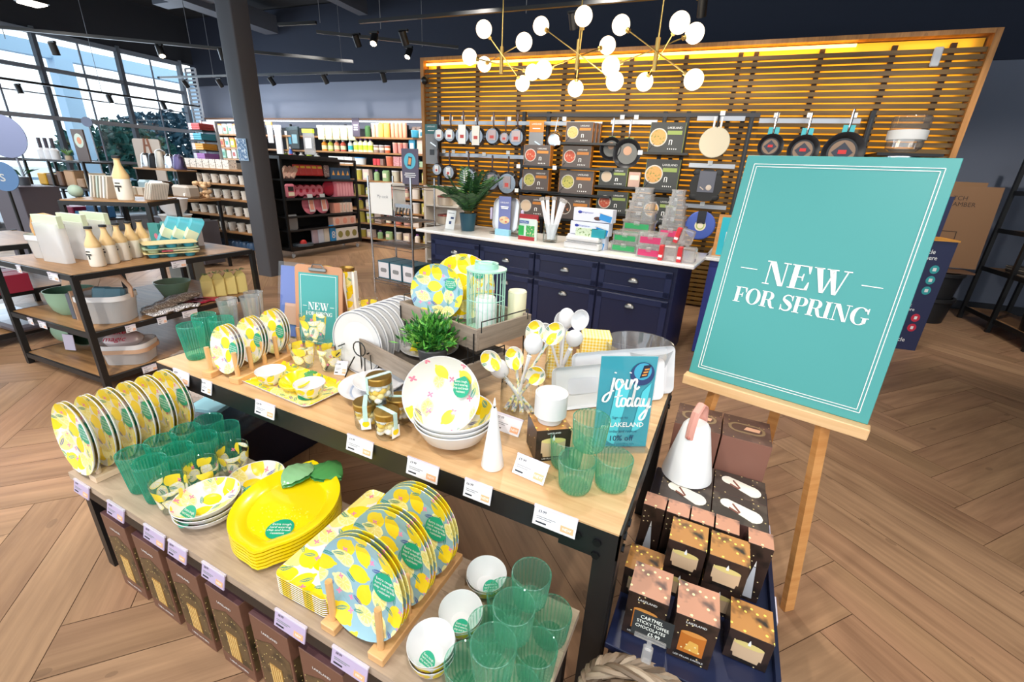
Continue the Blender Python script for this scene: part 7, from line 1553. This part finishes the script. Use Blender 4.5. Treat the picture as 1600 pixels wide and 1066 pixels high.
def gbowl(l,loc,r,rot=None,h=None):
    h=h or r*.95; t=E('mixing_bowl',l,'bowl',loc,0,None,rot=rot)
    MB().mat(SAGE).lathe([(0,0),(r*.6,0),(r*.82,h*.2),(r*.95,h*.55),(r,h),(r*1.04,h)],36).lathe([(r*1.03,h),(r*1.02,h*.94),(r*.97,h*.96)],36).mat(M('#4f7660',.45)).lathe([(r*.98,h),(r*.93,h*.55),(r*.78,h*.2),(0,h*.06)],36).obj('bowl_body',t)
    MB().mat(SAGE).tube([(r*.9,0,h*.75),(r*1.15,0,h*.8),(r*1.12,0,h*.5),(r*.85,0,h*.45)],.009,6).obj('handle',t)
gbowl('larger sage green mixing bowl on the middle shelf',W(-4.06,1.63,.4115),.135,h=.17); gbowl('sage green nested bowl left of the larger one',W(-4.32,1.72,.4115),.125,h=.11)
gbowl('sage green jug bowl lying on its side on the bottom shelf',W(-4.40,1.64,.215),.115,rot=(R(88),0,R(112)),h=.2)
plate_obj('wooden_tray',.16,TAN,'tan round tray rim leaning behind the sage bowls','tray',W(-4.36,1.85,.56),(R(60),0,R(20)),back=TAN)
ONE('colander',MB().mat(SAGE).lathe([(0,0),(.08,0),(.13,.12),(.125,.12),(.07,.01),(0,.01)],28),'sage green bowl at the back of the middle shelf','bowl',W(-3.95,2.25,.4115))
LT('boxed_scale',MB().mat(M('#5a5f6b',.5)).box((0,0,.09),(.09,.02,.18)),'small grey leaflet stuck beside the sage bowl','leaflet',-3.86,1.56,.412,rz=.3)
ONE('hanging_card',MB().mat(M('#c9c2d6',.5)).box((0,0,0),(.09,.004,.12)),'lilac tag attached to the lying sage bowl','label',W(-4.17,1.58,.17),0,rot=(R(-5),0,WR+R(15)))
ONE('book_stack',MB().mat(M('#4f4a46',.6)).box((0,0,.1),(.02,.16,.2)).mat(TAN).box((.014,0,.1),(.006,.17,.21)),'dark board leaning at the front leg on the middle shelf','board',W(-3.86,1.62,.412),WR+.1)
rr=random.Random(5)
for i in range(7): LT('foil_bag',MB().mat(speck('foil_brown','#6b5a4c','#d8cfc6',60) if i==0 else bpy.data.materials['foil_brown']).sphere((0,0,.02),.07,12,6,(1,1.2,.28)),nth(i,7,'crinkled brown foil bags heaped on the middle shelf'),'packet',-3.60-.07*(i%2),1.88+.045*i,.412+.018*(i//2),group='brown foil bags')
for i in range(5): LT('printed_packet',MB().mat(speck('zebra','#efeef0','#3a2a33',90,.5) if i==0 else bpy.data.materials['zebra']).box((0,0,.01),(.16,.1,.016),.006),nth(i,5,'black and white patterned packets on the middle shelf'),'packet',-3.56,1.86+.06*i,.4125+.009*(i%2),rz=.2*i,group='patterned packets')
for i in range(3): LT('printed_packet',MB().mat(M('#b32645',.4)).box((0,0,.01),(.15,.09,.016),.006),nth(i,3,'crimson packets beside the lemon bags'),'packet',-3.60,2.17+.055*i,.4125,rz=.3*i,group='crimson packets')
for i in range(4):
    b=MB().mat(M('#ecd98a',.5)).box((0,0,.075),(.085,.06,.15),.004).mat(M('#ecd98a',.5)).poly([(-.0425,-.03,.15),(.0425,-.03,.15),(.02,0,.19),(-.02,0,.19)]).poly([(-.0425,.03,.15),(.0425,.03,.15),(.02,0,.19),(-.02,0,.19)]).mat(M('#8ab07a',.6))
    for q in range(7): a=rr.uniform(0,6.28); b.poly([(0,0,.185),(C(a)*.03-.006,S(a)*.03,.205),(C(a)*.045,S(a)*.045,.2),(C(a)*.03+.006,S(a)*.03,.21)])
    LT('lemon_gift_bag',b,nth(i,4,'pale yellow gift bags with green tops on the middle shelf'),'bag',-3.66+.02*i,2.34+.085*i,.412,rz=R(60),group='pale yellow gift bags')
# muffin trays, loaf tins
for i,(z,c,l) in enumerate(((0,'#3f9db5','lower turquoise muffin tray'),(.035,'#b8cfae','middle pale green muffin tray'),(.07,'#3f9db5','upper turquoise muffin tray'))):
    b=MB().mat(M('#e0cf9a',.5) if i!=1 else M(c,.4)).prism(rrect(.34,.2,.03,4),.028,.032).mat(M(c,.4))
    for a in range(3):
        for e in range(2): b.at((-.11+.11*a,-.05+.1*e,0)).lathe([(0,0),(.03,0),(.042,.03)],18)
    LT('muffin_tray',b,l+' beside the milk bottles','baking tray',-3.68,2.14,.7925+z,rz=R(62)+.06*i,group='muffin trays')
LT('rolling_spatula',MB().mat(M('#b5475a',.4)).box((0,0,0),(.07,.05,.01),.003).mat(CREAM).cyl((.03,0,0),(.2,.02,.0),.006),'rose spatula lying on the middle muffin tray','spatula',-3.62,2.08,.84,rz=R(60))
for i in range(3):
    b=MB().mat(AQUA); P=rrect(.14,.26,.03,5); n=len(P); lo=[b.v((p[0]*.82,p[1]*.88,.07)) for p in P]; hi=[b.v((p[0]*1.05,p[1]*1.04,0)) for p in P]; b.face(lo)
    for k in range(n): j=(k+1)%n; b.face([hi[k],hi[j],lo[j],lo[k]],None,True)
    b.prism([(p[0]*1.12,p[1]*1.06) for p in P],-.004,.0).mat(M('#dfe6c4',.5)).box((0,0,.036),(.152,.075,.075))
    ONE('loaf_tin',b,nth(i,3,'turquoise loaf tins with paper bands leaning on the left table'),'loaf tin',W(-4.02+.115*i,2.38+.02*i,.905),0,'turquoise loaf tins',rot=(R(62),R(8),WR+R(-28)))
for i,(x,y,h,c,l) in enumerate(((-4.26,2.40,.17,'#3f8f8a','green and pink printed box behind the loaf of milk bottles'),(-4.12,2.42,.19,'#57a0a0','teal flamingo printed box behind the muffin trays'),(-3.98,2.53,.17,'#e6dfe6','white printed card standing behind the loaf tins'))):
    LT('printed_box',MB().mat(M(c,.5)).box((0,0,h/2),(.13,.05,h)).mat(PK).disc((.02,-.0255,h*.4),.025,12,(0,-1,0)),l,'box',x,y,group='printed boxes')
for i,(z,r,c,l) in enumerate(((0,.13,'#6f8f74','lower sage green bucket behind the riser'),)): 
    pass
t=E('planter_stack','stack of two white footed bowls behind the left table','bowl stack',W(-5.45,3.3,0),WR)
MB().mat(M('#8a8f8c',.5)).cyl((0,0,0),(0,0,.72),.17,seg=24).obj('pedestal',t); MB().mat(OFFW).lathe([(0,.72),(.1,.72),(.15,.88),(.16,.89),(.14,.89),(0,.80)],28).obj('lower_bowl',t); MB().mat(WHITE).lathe([(0,.89),(.07,.89),(.12,.95),(.145,1.06),(.155,1.065),(.145,1.065),(.1,.95),(0,.93)],28).obj('upper_bowl',t)
# books and packs on the riser
for i in range(6): ONE('recipe_pack',MB().mat([M('#e7ece8',.5),M('#cfc4b4',.5),M('#b9c9c0',.5),M('#dfd6cc',.5)][i%4]).box((0,0,.1),(.016,.14,.2)),nth(i,6,'leaning pale packs left of the large milk bottle'),'pack',W(-5.30+.05*i,2.56,1.113),0,'leaning pale packs',rot=(0,R(16),WR+R(10)))
for i in range(3): ONE('tea_towel',MB().mat(stripes('towel_stripe','#e8e3da','#7d7a76',70) if i==0 else bpy.data.materials['towel_stripe']).box((0,0,.085),(.02,.16,.17),.006),nth(i,3,'striped folded towels right of the large milk bottle'),'towel',W(-4.80+.035*i,2.74,1.113),0,'striped folded towels',rot=(0,R(28),WR))
ONE('green_ball_pack',MB().mat(M('#a9bfae',.5)).sphere((0,0,.05),.055,14,8),'pale green round pack at the left of the riser','pack',W(-5.36,2.42,1.1115),0)
# ---------------- far left displays ----------------
ft=E('display_table','dark display table of kettles and toasters near the windows','table',W(-7.05,4.25,0),WR)
MB().mat(OAK).box((0,0,.955),(1.4,.5,.03)).obj('tabletop',ft); MB().mat(OAK).box((-.15,.1,1.32),(.95,.28,.02)).obj('riser_shelf',ft)
for x in(-.68,.68):
    for y in(-.23,.23): MB().mat(BLACK).box((x,y,.47),(.035,.035,.94)).obj('leg',ft)
for x in(-.6,.3): MB().mat(BLACK).box((x,.1,1.14),(.03,.26,.34)).obj('riser_leg',ft)
MB().mat(M('#55525a',.6)).box((0,.1,.35),(1.1,.3,.6)).obj('stock_boxes',ft)
for i,(x,c,k) in enumerate(((-.5,STEEL,'coffee'),(-.3,BLACKM,'kettle'),(-.12,M('#b9b0a4',.3,.8),'tall kettle'),(.1,CHROME,'blender'),(.3,M('#5f5780',.2,.5),'mixer'))):
    b=MB().mat(c).lathe([(0,0),(.075,0),(.08,.02),(.06,.17 if k!='tall kettle' else .23),(.03,.2 if k!='tall kettle' else .25),(0,.2 if k!='tall kettle' else .26)],24).mat(BLACK).tube([(.06,0,.18),(.11,0,.16),(.11,0,.06),(.075,0,.04)],.009,6)
    ONE('kettle' if i!=0 else 'coffee_machine',b,['shiny coffee machine at the left of the riser shelf','black kettle next to the coffee machine','tall champagne steel kettle in the middle of the riser shelf','chrome jug blender on the riser shelf','dark violet glass mixer at the right of the riser shelf'][i],'appliance',tuple(Vector(W(-7.12,4.35,1.331))+Vector((x*1.0,0,0))),WR)
for i,(x,w_,h_,c) in enumerate(((-.35,.2,.2,M('#8fa9b5',.4)),(-.05,.32,.2,STEEL),(.45,.34,.17,M('#b5aa9e',.4)))):
    ONE('toaster',MB().mat(c).box((0,0,h_/2),(w_,.18,h_),.03).mat(BLACK).box((0,0,h_),(w_*.7,.03,.004)).mat(PAPER).cyl((w_*.3,-.09,h_*.3),(w_*.3,-.1,h_*.3),.02),['blue-grey packed appliance under the riser shelf','steel toaster under the riser shelf','beige toaster at the right of the dark display table'][i],'toaster',W(-7.05+x,4.2,.971),WR)
for i in range(4): ONE('food_box',MB().mat([M('#d9884a',.5),M('#b8aa94',.5),M('#d8c8b4',.5),M('#8a6a58',.5)][i]).box((0,0,.05),(.12,.1,.1)),nth(i,4,'small boxes along the front of the dark display table'),'box',W(-7.62+i*.16,4.07,.971),WR,'small boxes on the dark display table')
ONE('dried_flowers',(lambda b:[b.sphere((rr.uniform(-.12,.12),rr.uniform(-.06,.06),rr.uniform(.02,.2)),.03,8,6) for _ in range(26)] and b)(MB().mat(M('#d9b48a',.6))),'heap of peach wrapped sweets at the right end behind the toasters','sweets',W(-6.5,4.38,.972),WR)
bd=E('poster_board','beige poster board with a dark wooden easel picture by the windows','sign',W(-8.6,5.0,.9),WR+R(12))
MB().mat(M('#c9bcb0',.6)).at((0,0,.45),(R(90),0,0)).prism(rrect(.52,.80,.04,4),-.01,.01).obj('board',bd)
MB().mat(M('#8a5230',.6)).box((-.05,-.013,.66),(.04,.003,.4),rot=Matrix.Rotation(.15,3,'Y')).box((.07,-.013,.66),(.04,.003,.4),rot=Matrix.Rotation(-.15,3,'Y')).box((.01,-.013,.75),(.1,.003,.03)).obj('easel_print',bd)
MB().mat(BLACK).cyl((0,.03,-.9),(0,.03,.4),.02,seg=8).obj('stand_pole',bd)
# window-side shelf of bottles and boards
ws=E('display_shelf','dark open shelf of boards and textiles in front of the windows','shelf unit',W(-8.35,3.78,0),WR+R(4))
for z in(.3,.62,1.02,1.37): MB().mat(M('#2b2725',.5)).box((0,0,z),(1.25,.36,.024)).obj('shelf',ws)
for x in(-.62,-.1,.62):
    for y in(-.17,.17): MB().mat(BLACK).box((x,y,.69),(.028,.028,1.38)).obj('post',ws)
wsx=lambda x,y,z:tuple(Vector(W(-8.35,3.78,z))+Matrix.Rotation(WR+R(4),3,'Z')@Vector((x,y,0)))
for i,(x,z,w_,h_,c) in enumerate(((-.5,1.034,.16,.16,'#d9a52a'),(-.3,1.034,.16,.15,'#6a5548'),(-.1,1.034,.1,.2,'#7a5a44'),(.12,1.034,.2,.22,'#c9a27c'),(.32,1.034,.14,.12,'#b08e70'),(.5,1.034,.14,.2,'#c9b79a'),
    (-.45,.634,.24,.1,'#4f8fc9'),(-.15,.634,.26,.12,'#b8345a'),(.12,.634,.22,.07,'#2a86b8'),(.42,.634,.28,.16,'#2d5f8f'),(-.4,.314,.3,.2,'#2d4f7f'),(0,.314,.34,.16,'#3f78a8'),(.4,.314,.3,.1,'#d5dde4'))):
    ONE('homeware_item',MB().mat(M(c,.5)).box((0,0,h_/2),(w_,.2,h_),.012),f'{["yellow fabric bin","brown fabric bin","brown board leaning","pale wooden chopping board","short wooden block","beige wooden board","light blue cloth pile","crimson cloth pile","bright blue cloth pile","dark blue towel pile","navy towel pile","blue towel pile","white towel pile"][i]} on the {"upper" if z>.9 else "middle" if z>.6 else "lower"} level of the window shelf','homeware',wsx(x,0,z),WR+R(4))
for i in range(3):
    b=MB().mat(M('#eceef2',.3)).lathe([(0,0),(.05,0),(.052,.12),(.02,.15)],18).mat(M('#4b4650',.4)).cyl((0,0,.15),(0,0,.28),.022)
    ONE('oil_bottle',b,nth(i,3,'white bottles with dark necks on top of the window shelf'),'bottle',wsx(-.5+i*.14,0,1.383),0,'white bottles with dark necks')
ONE('potted_plant',(lambda b:[b.poly([(0,0,.05),(C(a)*.04,S(a)*.04,.1),(C(a)*.07,S(a)*.07,.12+.02*(k%3)),(C(a)*.03,S(a)*.05,.12)]) for k,a in enumerate([q*.4 for q in range(30)])] and b)(MB().mat(M('#c9b59a',.5)).cyl((0,0,0),(0,0,.06),.04).mat(M('#7aa84a',.5))),'small grassy plant on top of the window shelf','plant',wsx(.05,0,1.383))
b=MB().mat(M('#5e4f4a',.5)).box((0,0,.2),(.24,.02,.4)).mat(M('#c9d8c9',.4)).disc((0,-.011,.26),.09,20,(0,-1,0)).mat(M('#d98a5a',.4)).disc((.01,-.0125,.26),.045,16,(0,-1,0))
ONE('counter_sign',b,'dark brown sign with a round food photo on the window shelf','sign',wsx(.38,0,1.383),WR+R(4))
b=MB().mat(M('#6b656e',.6)).box((0,0,.27),(.5,.4,.54)).mat(M('#56525c',.6)).box((0,0,.55),(.5,.4,.01))
for i in range(2): ONE('storage_crate',MB().mat(M('#6b656e',.6)).box((0,0,.27),(.5,.4,.535),.005),['lower grey block of the stack at the left window','upper grey block of the stack at the left window'][i],'box',W(-7.75,3.02,.0+i*.545),WR+.1,'grey blocks')
t=E('potted_plant','small spiky green plant in grey pot on the grey blocks','plant',W(-7.75,3.02,1.082))
MB().mat(M('#6d7176',.5)).lathe([(0,0),(.05,0),(.06,.1),(0,.1)],16).obj('pot',t); b=MB().mat(M('#2f7a4a',.5))
for q in range(22): a=q*.7; l=.12+.03*(q%3); b.poly([(0,0,.1),(C(a)*l*.5-.01,S(a)*l*.5,.16),(C(a)*l,S(a)*l,.2),(C(a)*l*.5+.01,S(a)*l*.5,.18)])
b.obj('leaves',t)
t=E('round_banner','round grey-blue hanging sign with faint script at the left window','sign',W(-8.2,3.15,1.64),WR+R(30))
bb=MB().mat(M('#8d97bd',.5)).at((0,0,0),(R(90),0,0)).lathe([(0,0),(.25,0),(.25,.01),(0,.01)],36).mat(M('#aab3d4',.5)).at((0,-.001,0),(R(90),0,0))
for yy in(.05,-.03): bb.ribbon([(-.18+.012*k,yy+.014*math.sin(k*1.7)*(1+.4*math.sin(k)),.001) for k in range(31)],.006)
bb.obj('disc',t); MB().mat(M('#9aa3b5',.5)).cyl((.05,0.012,-.24),(.15,.012,-1.6),.012).obj('pole',t)
ONE('round_sign',MB().mat(M('#6f9bd0',.5)).at((0,0,0),(R(90),0,0)).lathe([(0,0),(.16,0),(.16,.01),(0,.01)],30).mat(PAPER).at().text('s',.18,(.0,-.012,0),(R(90),0,0)).mat(BLACK).cyl((0,.012,-.16),(0,.012,-1.2),.015),'lower round blue sign at the left edge by the windows','sign',W(-7.4,2.72,1.2),WR+R(30))
t=E('round_banner','small oval grey sign on a pole at the window rail','sign',W(-9.2,4.56,1.95),WR+R(20))
MB().mat(M('#7d86a0',.5)).at((0,0,0),(R(90),0,0)).lathe([(0,0),(.09,0),(.09,.01),(0,.01)],24,sy=.8).obj('disc',t); MB().mat(M('#9aa3b5',.5)).cyl((.0,.012,-.05),(.05,.012,-1.95),.01).obj('pole',t)
# far-left low rack at the frame edge
fl=E('display_table','low dark wood table with dark goods at the left frame edge','table',W(-5.42,1.66,0),WR)
for z in(.78,.42,.10): MB().mat(OAK).box((0,0,z),(.9,.9,.024)).mat(BLACK).box((0,-.45,z-.01),(.9,.03,.04)).box((.45,0,z-.01),(.03,.9,.04)).obj('shelf',fl)
for sx_ in(-1,1):
    for sy_ in(-1,1): MB().mat(BLACK).box((sx_*.44,sy_*.44,.4),(.035,.035,.8)).obj('leg',fl)
for i in range(5): ONE('wine_box',MB().mat(WINE if i%2 else M('#8a2438',.4)).box((0,0,.07),(.15,.2,.14)),nth(i,5,'wine red boxes on the middle level of the far-left table'),'box',W(-5.65+.17*i,1.65,.4325),WR,'wine red boxes')
for i in range(5): ONE('tumbler',MB().mat(CRYS).lathe([(0,.01),(.03,0),(.045,.16),(.042,.158),(.028,.02),(0,.02)],20,rib=.001,nrib=5),nth(i,5,'crystal tumblers on top of the far-left table'),'glass',W(-5.6+.15*i,1.62+.03*(i%2),.7925),WR,'crystal tumblers on the far-left table')
for i in range(4): ONE('jar',MB().mat(M('#2a2628',.4)).lathe([(0,0),(.045,0),(.045,.14),(.03,.17),(0,.17)],16).mat(CREAM).lathe([(.046,.04),(.046,.10)],16),nth(i,4,'dark jars with cream labels on top of the far-left table'),'jar',W(-5.5+.13*i,1.42,.7925),WR,'dark jars with cream labels')
for i in range(4): ONE('tray_pack',MB().mat([M('#8b8790',.3,.4),M('#5d5a66',.3,.4)][i%2]).box((0,0,.03),(.3,.3,.06),.02),nth(i,4,'silver grey packs on the bottom level of the far-left table'),'pack',W(-5.6+.22*i*.9,1.7,.1125+.001*i),WR,'silver grey packs')
